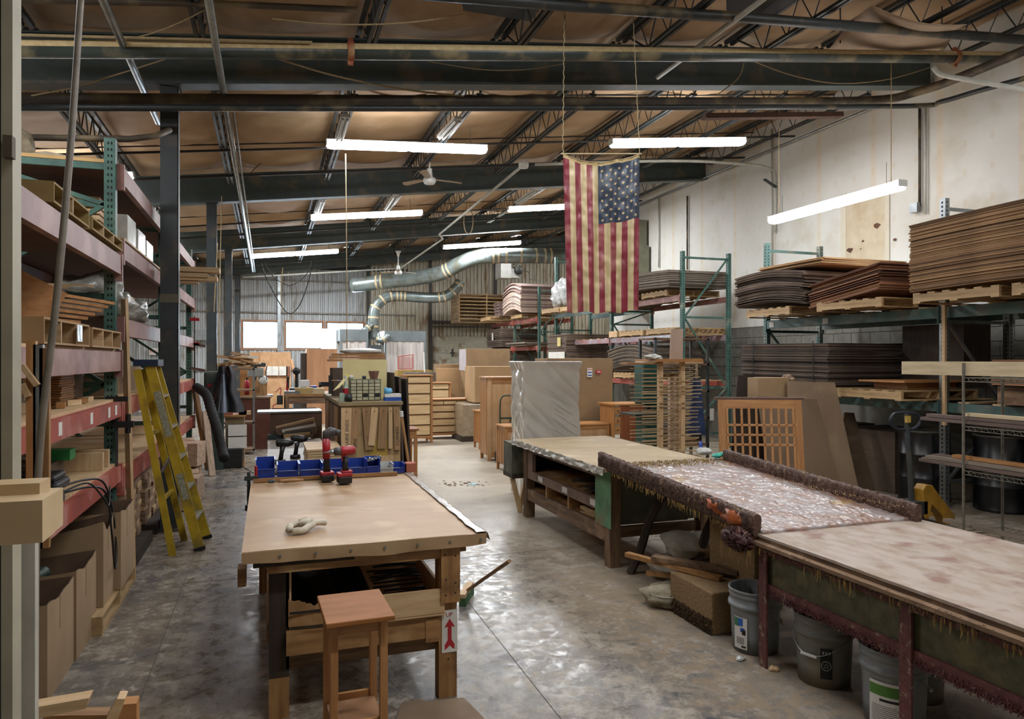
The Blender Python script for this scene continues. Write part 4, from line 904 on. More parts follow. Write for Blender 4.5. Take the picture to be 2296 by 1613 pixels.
def rim(x, y0, y1, lab, h=.10):
    def f(u, v):
        a = 2*PI*v; y = y0+(y1-y0)*u; q = .004+.008*noise.noise(Vector((u*90, v*9, x)))+.004*noise.noise(Vector((u*240, v*20, x)))
        cx = x+math.copysign(abs(math.cos(a))**.5, math.cos(a))*(.022+q); cz = zl(y)+h/2-.02+math.copysign(abs(math.sin(a))**.6, math.sin(a))*(h/2+q+.01)
        return (cx, y, cz)
    m = M(); m.grid(f, 220, 16)
    for u0 in (0, 1):
        ids = [f(u0, j/16) for j in range(16)]; m.add(ids, [tuple(range(16))])
    return m.build('crusted_rim', crust, gt, True)
rim(2.66, 3.42, 5.46, ''); rim(3.8, 3.35, 5.32, '')
def fuzz(n, fn, s, nm, mt, par):
    m = M()
    for k in range(n):
        p, d = fn(); p = Vector(p); d = (Vector(d)+Vector((R.gauss(0, .5), R.gauss(0, .5), R.gauss(0, .5)))).normalized(); l = s*R.uniform(.5, 1.4); a = d.orthogonal().normalized()*l*.35; b_ = d.cross(a)
        m.add([p+a, p-a*.5+b_*.8, p-a*.5-b_*.8, p+d*l], [(0, 1, 3), (1, 2, 3), (2, 0, 3)])
    return m.build(nm, mt, par, kind='stuff')
def rimp(x, y0, y1):
    def f():
        y = R.uniform(y0, y1); a = R.uniform(0, 2*PI); return (x+.024*math.cos(a), y, zl(y)+.03+.058*math.sin(a)), (math.cos(a), 0, math.sin(a))
    return f
fuzz(8000, rimp(2.66, 3.42, 5.45), .012, 'glue_crumbs', crust, gt); fuzz(4500, rimp(3.8, 3.36, 5.3), .011, 'glue_crumbs', crust2, gt)
fuzz(900, lambda: ((R.uniform(2.72, 3.7), (lambda q: 5.4-abs(R.gauss(0, .13)))(0), .872), (0, 0, 1)), .016, 'glue_crumbs', tanc, gt)
fuzz(300, lambda: ((3.75-abs(R.gauss(0, .05)), R.uniform(3.4, 5.2), .83), (0, 0, 1)), .01, 'glue_crumbs', tanc, gt)
def drips(n, fn, nm, mt, par):
    m = M()
    for k in range(n):
        p, l, r_ = fn(); m.tube([p, (p[0]+R.gauss(0, .003), p[1]+R.gauss(0, .003), p[2]-l*.6), (p[0]+R.gauss(0, .004), p[1], p[2]-l)], [r_, r_*.75, r_*.25], 5)
    return m.build(nm, mt, par, kind='stuff')
drips(150, lambda: (lambda y: ((2.635+R.uniform(-.01, .02), y, zl(y)-.03), R.uniform(.015, .06)*(1 if y < 5 else .5), R.uniform(.0025, .0042)))(3.45+1.75*R.random()**.8), 'glue_drips', amber, gt)
M().blob((2.655, 3.62, .80), (.04, .12, .05), 4, 14, .4, 5).blob((2.66, 3.82, .83), (.035, .1, .04), 5, 14, .4, 5).build('orange_glue', orange_g, gt, True)
m = M(); m.blob((2.60, 3.52, .70), (.05, .12, .055), 9, 18, .3, 4).build('hanging_crust', crust2, gt, True)
fuzz(900, lambda: (lambda a, b_: ((2.60+.05*math.cos(a)*math.cos(b_), 3.52+.12*math.cos(b_)*math.sin(a), .70+.055*math.sin(b_)), (math.cos(a)*math.cos(b_), math.sin(a)*math.cos(b_), math.sin(b_))))(R.uniform(0, 2*PI), R.uniform(-1.5, 1.5)), .018, 'glue_crumbs', crust2, gt)
drips(34, lambda: ((2.60+R.uniform(-.03, .04), 3.52+R.uniform(-.12, .14), .66), R.uniform(.03, .1), R.uniform(.003, .006)), 'glue_drips', amber, gt)
# teal gloves and a bag at the top of the board
tg = T('rubber_glove', 'teal rubber gloves lying at the top of the glue board', 'glove', at(1620, 1024, z=.895))
tm = mat('teal_rubber', '#2f9c88', '#278877', .4, scale=12); m = M(); m.blob((-.06, 0, .01), (.05, .035, .02), 2, 12, .25, 4).blob((.02, .01, .015), (.07, .03, .022), 6, 12, .25, 4)
for k in range(4): m.tube(smoothpath([(.02, .02-.012*k, .018), (.06, .03-.018*k, .022+.004*k), (.1, .035-.02*k, .02)], 4), [.012]*8+[.007], 8)
m.build('glove_body', tm, tg, True)
bg_ = T('plastic_bag', 'clear crumpled plastic bag with a blue cap at the corner of the papered table', 'bag', at(1578, 1020, z=.86)); m = M(); m.blob((0, 0, .03), (.07, .05, .035), 7, 14, .35, 3).build('bag_film', mat('clear_film', '#bfc0ba', '#a5a8a4', .15, scale=20, bump=.8, spec=.9), bg_, True)
M().cy((-.01, .03, .03), (-.012, .035, .12), .018, 12, .014).build('blue_cap', plastic_blue, bg_, True)
# ---- near table with angle iron frame
t = T('infeed_table', 'near right table topped with a pale stained board on a crusted dark red steel frame', 'table', (0, 0, 0)); z3 = .75
tp3 = mat('stained_board', '#a3958a', '#8f7e6c', .6, scale=5, stretch=(2.2, 1, 1), contrast=(.42, .62), dust='#7f6054', dustamt=.25, dscale=5, detail=8)
M().grid(lambda u, v: (2.66+1.2*u, .6+2.82*v, z3+.003*noise.noise(Vector((u*5, v*8, 1)))), 12, 24, (0, 0, -.014)).build('top_board', tp3, t)
M().b(2.665, 3.86, .6, 3.42, z3-.038, z3-.016).build('board_edge', old_y, t)
M().b(2.62, 2.66, .6, 3.42, z3-.055, z3-.035).b(2.66, 3.86, .6, 3.4, z3-.062, z3-.04).build('lower_board', old_y, t)
mossy = mat('mossy_panel', '#605d45', '#4b4936', .85, scale=14, bump=.6, dust='#6a6344', dustamt=.3, dscale=9)
iron = mat('crusted_iron', '#663a36', '#4f2b29', .6, scale=18, bump=.8, dust='#8f7a68', dustamt=.15, dscale=24)
M().b(2.7, 2.715, .6, 3.42, .46, z3-.06).build('side_panel', mossy, t)
M().b(2.68, 2.70, .6, 3.44, .42, .475).b(2.68, 2.74, .6, 3.44, .41, .42).b(2.68, 2.70, .6, 3.44, z3-.11, z3-.06).build('angle_rail', iron, t)
M().b(2.68, 3.84, 3.40, 3.42, .46, z3-.06).build('end_panel', mossy, t)
for x, y in ((2.665, 3.40), (2.665, 2.44), (2.665, 1.5), (3.8, 3.4), (3.8, 2.44), (3.8, 1.5)):
    M().b(x, x+.05, y, y+.012, 0, z3-.06).b(x, x+.012, y-.05, y, 0, z3-.06).build('leg', iron, t)
fuzz(1700, lambda: ((2.675, R.uniform(.9, 3.44), R.uniform(.405, .45)), (-1, 0, -1)), .011, 'glue_crumbs', iron, t)
fuzz(500, lambda: ((2.665+R.uniform(0, .05), R.choice((3.4, 2.44))-.01, R.uniform(.02, .7)), (-.6, -1, 0)), .009, 'glue_crumbs', iron, t)
fuzz(1300, lambda: ((2.63, R.uniform(.9, 3.44), R.uniform(.685, .715)), (-1, 0, -.4)), .012, 'glue_crumbs', crust, t)
cl3 = [2.95, 2.87, 2.3, 2.2, 2.1, 2.75, 1.9, 3.3, 2.5]
drips(75, lambda: ((2.635+R.uniform(-.008, .02), R.choice(cl3)+R.gauss(0, .035), .69), R.uniform(.015, .075), R.uniform(.003, .005)), 'glue_drips', amber, t)
drips(70, lambda: ((2.635+R.uniform(-.008, .02), R.uniform(.9, 3.44), .69), R.uniform(.01, .03), R.uniform(.003, .004)), 'glue_drips', crust, t)
# buckets
bk = mat('bucket_grey', '#85898a', '#74787a', .45, scale=5, dust='#8a8070', dustamt=.15); bk2 = mat('bucket_grey_dusty', '#77776f', '#66665e', .6, scale=5, dust='#867b69', dustamt=.4)
def bucket(loc, rz, lab, mt):
    b = T('plastic_bucket', lab, 'bucket', loc, rz, 'grey buckets under the right table')
    M().lathe([(0, .004), (.128, .004), (.132, .0), (.137, .1), (.143, .25), (.146, .262), (.158, .265), (.158, .285), (.147, .29), (.149, .31), (.149, .325), (.153, .328), (.153, .34), (.15, .343), (.15, .355), (.157, .358), (.157, .37), (.15, .372), (.143, .366), (.13, .02), (0, .015)], n=36).build('bucket_shell', mt, b, True)
    mb0 = M().tube([(0.155*math.cos(a), -.155*math.sin(a)*.9-.01, .3-.13*math.sin(a)) for a in [PI*i/16 for i in range(17)]], .002, 5); bh0 = mb0.build('bail_handle', galv, b)
    M().cy((-.045, -.152, .17), (.045, -.152, .17), .009, 8).build('handle_grip', white_metal, bh0); return b
def curved(m, r, a0, a1, z0, z1, n=8): m.grid(lambda u, v: (r*math.cos(a0+(a1-a0)*u), r*math.sin(a0+(a1-a0)*u), z0+(z1-z0)*v), n, 1)
b1 = bucket((2.80, 3.62, 0), 1.0, 'light grey bucket with a white blue and green label, behind the first table leg', bk)
la = -2.84-1.0; m = M(); curved(m, .1465, la-.3, la+.3, .03, .215); m.build('label', paper_m, b1); m = M(); curved(m, .1472, la-.3, la-.05, .16, .21); m.build('green_print', mat('lbl_green', '#3f7a4a'), b1); m = M(); curved(m, .1474, la-.12, la+.12, .165, .21); curved(m, .1474, la+.0, la+.2, .13, .155); m.build('blue_print', mat('lbl_blue', '#2f5fa8'), b1)
m = M(); curved(m, .1476, la+.08, la+.24, .115, .145); curved(m, .1476, la+.05, la+.25, .04, .05)
for k in range(5): curved(m, .1472, la-.18, la+.18, .06+k*.008, .063+k*.008)
m.build('black_print', ink, b1)
b2 = bucket((2.88, 3.14, 0), -1.25, 'dusty grey bucket with a square black sticker, middle of the buckets', bk2)
la = -2.24+1.25; m = M(); curved(m, .1465, la-.2, la+.2, .06, .22); m.build('label', ink, b2)
m = M()
for k in range(24):
    a0 = 2*PI*k/24; a1 = 2*PI*(k+1)/24; q = lambda a, r_: (.1472*math.cos(la+r_*math.cos(a)/.147), .1472*math.sin(la+r_*math.cos(a)/.147), .13+r_*math.sin(a)); m.add([q(a0, .022), q(a1, .022), q(a1, .026), q(a0, .026)], [(0, 1, 2, 3)])
for k in range(5):
    a0 = PI/2+2*PI*k/5; m.add([q(a0-.5, .006), q(a0, .019), q(a0+.5, .006)], [(0, 1, 2)])
for x in (-.015, 0, .015): a2_ = la+x/.147; m.add([(.1472*math.cos(a2_-.03), .1472*math.sin(a2_-.03), .19), (.1472*math.cos(a2_+.03), .1472*math.sin(a2_+.03), .19), (.1472*math.cos(a2_+.03), .1472*math.sin(a2_+.03), .205), (.1472*math.cos(a2_-.03), .1472*math.sin(a2_-.03), .205)], [(0, 1, 2, 3)])
m.build('emblem_print', mat('sticker_grey', '#9b9b97'), b2)
b3 = bucket((2.87, 2.67, 0), 1.2, 'grey bucket with a white and green label, nearest of the buckets', bk)
la = -2.62-1.2; m = M(); curved(m, .1465, la-.55, la+.62, .02, .23, 14); m.build('label', paper_m, b3); m = M(); curved(m, .1472, la-.54, la+.61, .165, .215, 14); m.build('green_print', mat('lbl_green2', '#4f7d35'), b3)
m = M(); curved(m, .1472, la-.2, la+.5, .14, .152, 10)
for k in range(9): curved(m, .1472, la-.45, la+.5-.1*(k % 3), .045+k*.009, .047+k*.009, 10)
m.build('black_print', ink, b3)
b4 = bucket((3.2, 2.85, 0), .2, 'dark shaded bucket behind the nearest ones, against the table underside', bk2)
# sacks, foam and boards under the glue board
sack_m = mat('sack', '#a8a396', '#8b8272', .7, scale=5, bump=.4, dust='#8c7350', dustamt=.4)
def sack(loc, r, sd, lab, rz=0, mt=sack_m):
    t = T('cement_sack', lab, 'sack', loc, rz, 'sacks under the glue board'); M().blob((0, 0, r[2]*.8), r, sd, 22, .16, 2.2, .8).build('sack_body', mt, t, True)
    M().tube([(-r[0]*.9, -r[1]*.2, r[2]), (-r[0]*.5, -r[1]*.95, r[2]*1.05), (r[0]*.4, -r[1]*1.0, r[2]), (r[0]*.9, -r[1]*.3, r[2]*1.05)], .006, 5).build('seam', sack_m, t); return t
sack((3.12, 4.92, 0), (.2, .26, .1), 1, 'white powder sack, lower left of the pile', .5); sack((3.36, 4.5, 0), (.2, .28, .12), 2, 'white powder sack at the right of the pile', .2)
sack((3.2, 4.95, .19), (.2, .25, .09), 5, 'brown dusted sack lying on top of the pile', -.3); sack((3.55, 5.0, 0), (.2, .28, .2), 8, 'sack at the back of the pile', .1)
crp = mat('dirty_canvas', '#7d7158', '#9f9682', .8, scale=9, bump=.5, dust='#4f4636', dustamt=.35)
sack((2.74, 4.42, 0), (.22, .12, .09), 12, 'dirty crumpled canvas bundle on the floor in front of the sacks', -.35, crp)
foam = mat('foam', '#8e7450', '#7b6242', .95, scale=50, bump=1); fb_ = T('foam_block', 'fuzzy brown carpet covered step beside the buckets', 'block', (0, 0, 0))
M().b(2.66, 3.1, 3.86, 4.36, 0, .27).build('step_block', foam, fb_, bevel=.01); M().b(2.98, 3.1, 3.86, 4.36, .27, .62).build('back_block', foam, fb_, bevel=.01)
fuzz(700, lambda: ((2.66, R.uniform(3.86, 4.36), R.uniform(0, .1)), (-1, 0, -1)), .02, 'carpet_fringe', mat('fringe', '#57432c', '#453420', .9), fb_)
for (a, b_, mt, w_, lab) in ((at(1405, 1243, z=.30), (2.86, 4.05, .288), honey_y, .05, 'orange brown board sticking out over the floor under the glue board, upper one'), (at(1464, 1250, z=.33), (3.0, 4.05, .32), old_y, .09, 'wide dark board lying above the orange one'), (at(1450, 1285, z=.2), (2.84, 4.36, .21), honey_y, .045, 'short orange board sticking out lowest over the canvas bundle')):
    tag(M().beam(a, b_, w_, .03).build('loose_board', mt), lab, 'board')
for x0, y0, dx in ((3.0, 5.2, -.1), (3.25, 4.75, -.1)):
    t = T('curved_leg', 'dark curved %s leg standing under the glue board' % ('left' if y0 > 5 else 'right'), 'table leg', (x0, y0, 0)); M().tube(smoothpath([(.28, 0, .72), (.12, 0, .62), (-.02, 0, .42), (-.1, 0, .2), (-.2, 0, 0)], 6), .035, 6).build('leg_body', dark_wood, t)
for k, (px, py) in enumerate(((1660, 1477), (1500, 1360), (1728, 1410), (1735, 1500))):
    c = at(px, py, z=.01); tag(M().blob(c, (.03, .025, .014), k+3, 8, .4, 3).build('floor_scrap', (mat('clear_film'), paper_m, pine_x, pine_x)[k]), ('clear plastic scrap on the floor at the first table leg', 'white scrap on the floor in front of the carpeted step', 'small wood chip behind the first leg', 'chip on the floor beside the middle bucket')[k], 'scrap')
# ================================================================ pallet racks along the right wall (run along Y, front X=7.6, back 8.65)
def upright_frame(t, y, x0, x1, zt, mt, zb=(.3, 1.2, 2.57), holes=True, z0=0, top=True):
    for x, s in ((x0, 1), (x1, -1)):
        M().b(x-.035, x+.035, y-.04, y-.034, z0, zt).b(x-.035, x-.03, y-.034, y+.04, z0, zt).b(x+.03, x+.035, y-.034, y+.04, z0, zt).b(x-.06, x+.06, y-.06, y+.06, z0, z0+.01).build('upright', mt, t)
    lv = [z for z in zb if z < zt]+[zt-.12]; m = M()
    for z in lv: m.b(x0+.035, x1-.035, y-.012, y+.012, z-.02, z+.02)
    m.build('cross_brace', mt, t)
    for i in range(len(lv)-(1 if top else 2)):
        a, b_ = (x0+.04, x1-.04) if i % 2 == 0 else (x1-.04, x0+.04); M().beam((a, y, lv[i]), (b_, y, lv[i+1]), .03, .03, (0, 1, 0)).build('diagonal_brace', mt, t)
    if holes:
        m = M(); z = z0+.1
        while z < zt-.03:
            for x in (x0, x1): m.b(x-.012, x+.002, y-.0415, y-.0401, z, z+.022)
            m.b(x0-.0365, x0-.0351, y-.01, y+.01, z, z+.022); m.b(x1-.0365, x1-.0351, y-.01, y+.01, z, z+.022)
            z += .05
        m.build('punched_holes', hole_mat, t, kind='stuff')
def rbeam(t, y0, y1, x0, x1, zt, mt, h=.11, deck=False):
    for x in (x0-.05, x1+.0): M().b(x, x+.045, y0+.045, y1-.045, zt-h, zt).b(x-.01, x+.05, y0+.03, y0+.05, zt-h-.06, zt+.02).b(x-.01, x+.05, y1-.05, y1-.03, zt-h-.06, zt+.02).build('beam', mt, t)
    if deck:
        m = M(); y = y0+.2
        while y < y1-.3: m.b(x0-.02, x1+.02, y, y+.14, zt, zt+.018); y += .42
        m.build('deck_slat', pine_x, t)
RX0, RX1 = 7.6, 8.65
rk = T('pallet_rack', 'dark teal pallet rack on the right wall carrying the biggest cardboard stacks', 'rack')
for y, zt in ((3.3, 3.66), (6.35, 3.66), (9.53, 3.62)): upright_frame(rk, y, RX0, RX1, zt, rack_teal if y > 9 else galv if y == 6.35 else rack_teal, (.3, 1.15, 2.2), top=False)
for y0, y1 in ((3.3, 6.35), (6.35, 9.53)):
    M().b(RX0+.05, RX1-.02, y0+.1, y1-.1, 2.33, 2.365).build('shade_deck', dark_wood, rk); M().b(RX0+.05, RX1-.02, y0+.1, y1-.1, 1.2, 1.235).build('shade_deck', dark_wood, rk)  # solid dark decks added to cast shade on the shelves and wall below
    rbeam(rk, y0, y1, RX0, RX1, 2.37, rack_teal, .13, True); rbeam(rk, y0, y1, RX0, RX1, 1.24, rack_teal, .11, True)
rk2 = T('pallet_rack', 'green and red pallet rack beside the flag holding the bent grey cardboard', 'rack')
for y in (12.0, 15.0, 18.4): upright_frame(rk2, y, RX0, RX1, 3.85 if y == 12 else 3.0 if y == 15 else 4.6, rack_green)
for y0, y1, mt in ((12, 15, rack_red), (15, 18.4, rack_teal)):
    for z in (3.0, 2.24, 1.32): rbeam(rk2, y0, y1, RX0, RX1, z, rack_pink if (z == 3 and y0 == 12) else mt if z != 2.24 else mat('beam_sheen', '#8d8b95', '#8a5a54', .25, scale=2, spec=.8), .11, z < 2.9)  # middle beams carry a greyish reflection painted into their colour
rk3 = T('pallet_rack', 'far red and green pallet rack at the back, under the stack of new pallets', 'rack')
for y in (19.7, 21.9, 24.2): upright_frame(rk3, y, RX0, RX1, 3.9 if y == 19.7 else 3.1, rack_green, holes=y < 20)
for y0, y1 in ((19.7, 21.9), (21.9, 24.2)):
    for z in (3.0, 2.15, 1.2): rbeam(rk3, y0, y1, RX0, RX1, z, rack_red, .12, True)
# ---------------------------------------------------------------- pallets
def pallet_proto(L_=1.22, W_=1.02, n=6):
    t = T('wooden_pallet', 'x', 'pallet'); WT.remove(t)
    for k in range(n): M().b(-L_/2, L_/2, -W_/2+k*(W_-.09)/(n-1), -W_/2+k*(W_-.09)/(n-1)+.09, .105, .122).build('deck_board', pal_x, t)
    for x in (-L_/2, -.019, L_/2-.038): M().b(x, x+.038, -W_/2, W_/2, .016, .105).build('stringer', pal_y, t)
    for y in (-W_/2, -.045, W_/2-.09): M().b(-L_/2, L_/2, y, y+.09, 0, .016).build('bottom_board', pal_x, t)
    return t
PP = pallet_proto(); used = [False]
def pallet(loc, rz, label, group=None, proto=None):
    o = dup(proto or PP, loc, rz, label, group); return o
# ---------------------------------------------------------------- stacks of flat cardboard
def stack(name, x0, x1, y0, y1, z0, z1, n, label, mats, bow=0., droop=0., jit=.02, tilt=0., cat='cardboard', seg=8, lift=None, edge='sheet'):
    "n bowed sheets; bow lifts the middle along Y, droop lowers the ends toward the aisle"
    t = T(name, label, cat, ((x0+x1)/2, (y0+y1)/2, z0)); dz = (z1-z0)/n; hx, hy = (x1-x0)/2, (y1-y0)/2
    var = []
    for k in range(5):
        th = dz*.82
        def f(u, v, k=k):
            x = -hx+2*hx*u; y = -hy+2*hy*v
            z = bow*math.sin(PI*v)-bow*.5 + tilt*(v-.5) - droop*max(0, .35-u)**2*8 + .004*noise.noise(Vector((u*3, v*5, k*3)))
            if lift: z += lift(u, v)
            return (x, y, z)
        var.append(M().grid(f, 4, seg, (0, 0, th)).mesh(edge, mats[k % len(mats)], False))
    for i in range(n):
        o = bpy.data.objects.new(edge, var[R.randrange(5)]); C.objects.link(o); o.parent = t
        o.location = (R.uniform(-jit, jit), R.uniform(-jit, jit), i*dz+bow*.5+abs(tilt)*.5*0)
    return t
kb = [mat('card_brown_a', '#8f6d4b', '#7d5e40', .85, scale=3, vary=.14), mat('card_brown_b', '#a17f5a', '#8d6d4a', .85, scale=3, vary=.1), mat('card_brown_c', '#6b5038', '#5a432f', .9, scale=3, vary=.15)]
kg = [mat('card_grey_a', '#6f6253', '#5d5246', .9, scale=3, vary=.12), mat('card_grey_b', '#85786a', '#74685b', .9, scale=3, vary=.1), mat('card_grey_c', '#4d443b', '#3e3730', .9, scale=3, vary=.15)]
kr = [mat('card_red_a', '#8a5c42', '#754c36', .85, scale=3, vary=.15), mat('card_red_b', '#a5795a', '#8f6648', .85, scale=3, vary=.1), mat('card_red_c', '#5c3d2c', '#4b3123', .9, scale=3, vary=.15)]
kd = [mat('card_dark_a', '#57483d', '#493c33', .9, scale=3, vary=.15), mat('card_dark_b', '#6b5a4c', '#5a4b40', .9, scale=3, vary=.1), mat('card_dark_c', '#3c322b', '#2f2823', .9, scale=3, vary=.15)]
pallet((7.62, 5.75, 2.388), 0, 'pallet under the biggest upper cardboard stack at the right edge'); pallet((7.62, 4.6, 2.388), 0, 'pallet under the near end of the biggest upper cardboard stack')
stack('cardboard_stack', 6.98, 8.5, 3.7, 6.28, 2.52, 3.29, 46, 'biggest stack of flat brown cardboard, on the top right of the picture', kb, .03, .0, .012, tilt=.0, lift=lambda u, v: .0)
pallet((7.6, 7.25, 2.388), .05, 'pallet under the reddish fanned cardboard stack on the upper shelf')
stack('cardboard_stack', 7.0, 8.5, 6.72, 7.88, 2.52, 2.86, 22, 'reddish brown cardboard stack with drooping left end, middle of the upper right shelf', kr, .0, .0, .03, tilt=-.16)
pallet((7.6, 8.75, 2.388), -.04, 'pallet under the dark bowed cardboard stack on the upper shelf')
stack('cardboard_stack', 6.95, 8.5, 7.96, 9.45, 2.53, 3.0, 28, 'tall dark bowed cardboard stack at the left end of the upper right shelf', kd, .06, .0, .035, tilt=.04)
for k in range(7): tag(M().ob((7.85+R.uniform(-.04, .04), 8.45, 3.06+.014*k), (1.5, 1.3, .01), (0, 0, R.uniform(-.03, .03))).build('cardboard_sheet', kraft_light), nth(k, 7)+' light flat sheet on the tall dark bowed cardboard stack', 'cardboard', 'light sheets on the dark stack')
# shelf at 1.24
stack('cardboard_stack', 6.95, 8.5, 7.5, 9.3, 1.4, 1.98, 30, 'wide strapped dark cardboard stack on the middle right shelf', kd, .0, .0, .02, tilt=.02)
pallet((7.6, 8.4, 1.262), 0, 'pallet under the strapped dark cardboard stack')
m = M()
for y in (8.3, 9.9): m.b(7.325, 7.33, y, y+.012, 1.27, 1.93)

for y, q in ((7.75, 'nearer'), (9.0, 'farther')): tag(M().b(6.925, 6.93, y, y+.012, 1.4, 2.0).build('strapping', cord_m), q+' black strap around the wide dark cardboard stack', 'strap')
pallet((7.95, 6.95, 1.262), 0, 'pallet on the middle right shelf under the cherry drawer boxes') if False else None
px_ = T('x', 'x', 'x'); WT.remove(px_); bpy.data.objects.remove(px_)
pallet((6.9, 6.75, 1.26), 0, 'x') if False else None
pallet((7.62, 6.93, 1.262), 0, 'pale pallet on the middle right shelf carrying the cherry boards')
tag(M().b(7.3, 8.1, 6.6, 7.1, 1.386, 1.47).build('cherry_carcass', cherry_x), 'cherry wood box section lying on the pale pallet', 'box section'); tag(M().b(7.15, 8.15, 6.5, 7.2, 1.472, 1.495).build('cherry_board', cherry_x), 'cherry panel lying on the box section on the pallet', 'panel')
stack('cardboard_stack', 7.3, 8.6, 4.3, 5.55, 1.48, 1.75, 15, 'small dark cardboard stack behind the wire shelf at the right edge', kr, .0, 0, .02)
tag(M().b(7.4, 8.6, 4.3, 5.55, 1.27, 1.46).build('long_boards', old_y), 'dark plank bundle under the small cardboard stack at the right edge', 'boards')
tag(M().b(7.475, 7.51, 6.24, 6.28, .98, 2.43).build('wood_post', pine_z), 'pale wooden post screwed to the rack upright at the right', 'post')
for k, (y0, y1, lab) in enumerate(((3.6, 4.9, 'dark carton on the floor at the far right behind the drums'), (8.3, 9.3, 'dark brown carton on the floor behind the leaning sheets'), (7.15, 8.1, 'dark brown carton on the floor behind the pallet jack'))): carton(7.7+.75*(k == 0), 8.55, y0, y1, 0, .8, lab, kraft_dark, False)
tag(M().b(8.1, 8.55, 6.5, 7.4, 1.4, 2.2).build('dark_crate', dark_wood), 'dark crate deep on the middle right shelf beside the strapped stack', 'crate')
# reflective shelf papers
for y, lab in ((8.15, 'small white label on the teal beam of the right rack'), (9.3, 'white label at the far end of the teal beam')): tag(M().b(7.545, 7.549, y, y+.11, 2.26, 2.34).build('beam_label', paper_m), lab, 'label')
# bay beside the flag
bent = lambda u, v: -.28*max(0, v-.55)**1.3*1.6
pallet((8.1, 12.9, 3.02), 0, 'pallet under the bent grey cardboard beside the green rack frame'); pallet((8.1, 14.2, 3.02), 0, 'second pallet under the bent grey cardboard near the flag')
stack('cardboard_stack', 7.35, 8.75, 12.1, 15.0, 3.16, 3.5, 18, 'grey bent cardboard stack on the rack just right of the flag', kg, .05, 0, .02, lift=lambda u, v: -.3*max(0, v-.5)*1.4-.05*math.sin(v*20)*max(0, v-.6)*2)
for y, k in ((12.7, 0), (13.9, 1)): pallet((8.1, y, 2.26), .02, ('empty pallet on the shiny beam, right one', 'empty pallet on the shiny beam, left one')[k])
tag(M().b(7.5, 8.5, 14.55, 14.95, 2.26, 2.4).build('edge_boards', pine_x), 'pale boards with a ragged edge on the shiny beam near the flag', 'boards')
cf = stack('cardboard_stack', 7.45, 8.6, 12.9, 14.9, 1.5, 1.95, 16, 'bowed cardboard stack with hand lettering on the lower shelf behind the bandsaw', kg, .12, 0, .02)
pallet((8.0, 14.0, 1.34), 0, 'pallet under the bowed lettered cardboard')
m = M(); text_mesh(m, 'COFT', .16, (7.425, 14.7, 1.66), (0, -1, 0), (0, 0, 1)); tag(m.build('hand_lettering', ink), 'hand lettering on the edge of the bowed cardboard stack', 'lettering')
# dark cartons in the next bay
for z0, z1, lab, mm in ((2.02, 2.42, 'dark carton bundle with a yellow tag, top of the pile below the flag', kd[1]), (1.62, 2.02, 'carton bundle with white sheet, middle of the pile below the flag', kd[1]), (1.34, 1.62, 'lowest carton bundle of the pile below the flag', kd[0])):
    stack('carton_bundle', 7.3, 8.6, 17.0, 18.3, z0, z1, 9, lab, [mm], 0, 0, .015)
tag(M().b(7.26, 7.275, 17.3, 17.5, 2.1, 2.33).build('yellow_tag', mat('yellow_tag', '#cdbb78')), 'yellow tag on the top dark carton bundle', 'tag'); tag(M().b(7.25, 7.262, 17.0, 18.1, 1.72, 1.95).build('white_tag', paper_m), 'white sheet on the middle carton bundle', 'sheet')
tag(M().b(7.4, 8.5, 15.3, 16.9, 1.34, 1.48).build('flat_cartons', kd[0]), 'thin dark pile of flat cartons below the flag', 'cardboard')
# plastic wrapped bags on the top level by the flag
for k, (x, y, r, lab) in enumerate(((7.6, 17.9, (.28, .3, .38), 'clear plastic wrapped bundle on the rack left of the flag'), (7.7, 16.85, (.3, .35, .5), 'taller plastic wrapped bundle half hidden by the flag'))):
    t = T('wrapped_bundle', lab, 'bundle', (x, y, 3.13)); M().blob((0, 0, r[2]), r, 20+k, 26, .22, 2.6, .95).build('plastic_wrap', mat('milky_film', '#b4b5b2', '#8f918f', .2, scale=14, bump=1, spec=.9), t, True)
    pallet((x+.2, y, 3.0), .05, ('pallet under the plastic wrapped bundle left of the flag', 'pallet behind the lower left edge of the flag')[k])
for k, (y, z, lab) in enumerate(((17.2, 3.13, 'tall grey green locker box on the rack right of the flag, lower part'), (17.2, 4.70, 'grey green box standing on top of the tall locker box'))):
    tag(M().b(8.5, 9.33, 16.3+.12*k, 17.2, z, z+(1.57 if k == 0 else .68)).build('tall_carton', mat('grey_green_box', '#7a7a66', '#6d6d5a', .8)), lab, 'box')
# far rack: stack of new pallets and striped cardboard
lp = pallet_proto(2.0, 1.1, 7)
for k in range(8): pallet((7.15, 24.1, 3.02+k*.122), 0, nth(k, 8)+' long pale pallet in the stack on the far rack', 'stack of new pallets on the far rack', lp)
pallet((7.4, 22.6, 3.02), 0, 'pallet sticking out in front of the stack of new pallets'); pallet((7.9, 20.9, 3.02), 0, 'pallet under the striped cardboard on the far rack')
stripe = [mat('card_pale', '#b09a8a', '#9d877a', .85, vary=.1), mat('card_mauve', '#7c665e', '#6a564f', .85, vary=.1)]
stack('cardboard_stack', 7.1, 8.7, 19.9, 21.6, 3.15, 3.95, 16, 'striped pale and mauve bowed cardboard stack on the far rack', stripe, .15, 0, .03)
stack('cardboard_stack', 7.1, 7.9, 22.0, 22.6, 3.16, 3.62, 10, 'small mauve cardboard bundle between the new pallets and the striped stack', [stripe[1]], 0, 0, .02)
stack('cardboard_stack', 7.25, 8.6, 19.9, 21.7, 2.17, 2.28, 4, 'few flat grey sheets on the red middle beam of the far rack', kg, 0, 0, .05)
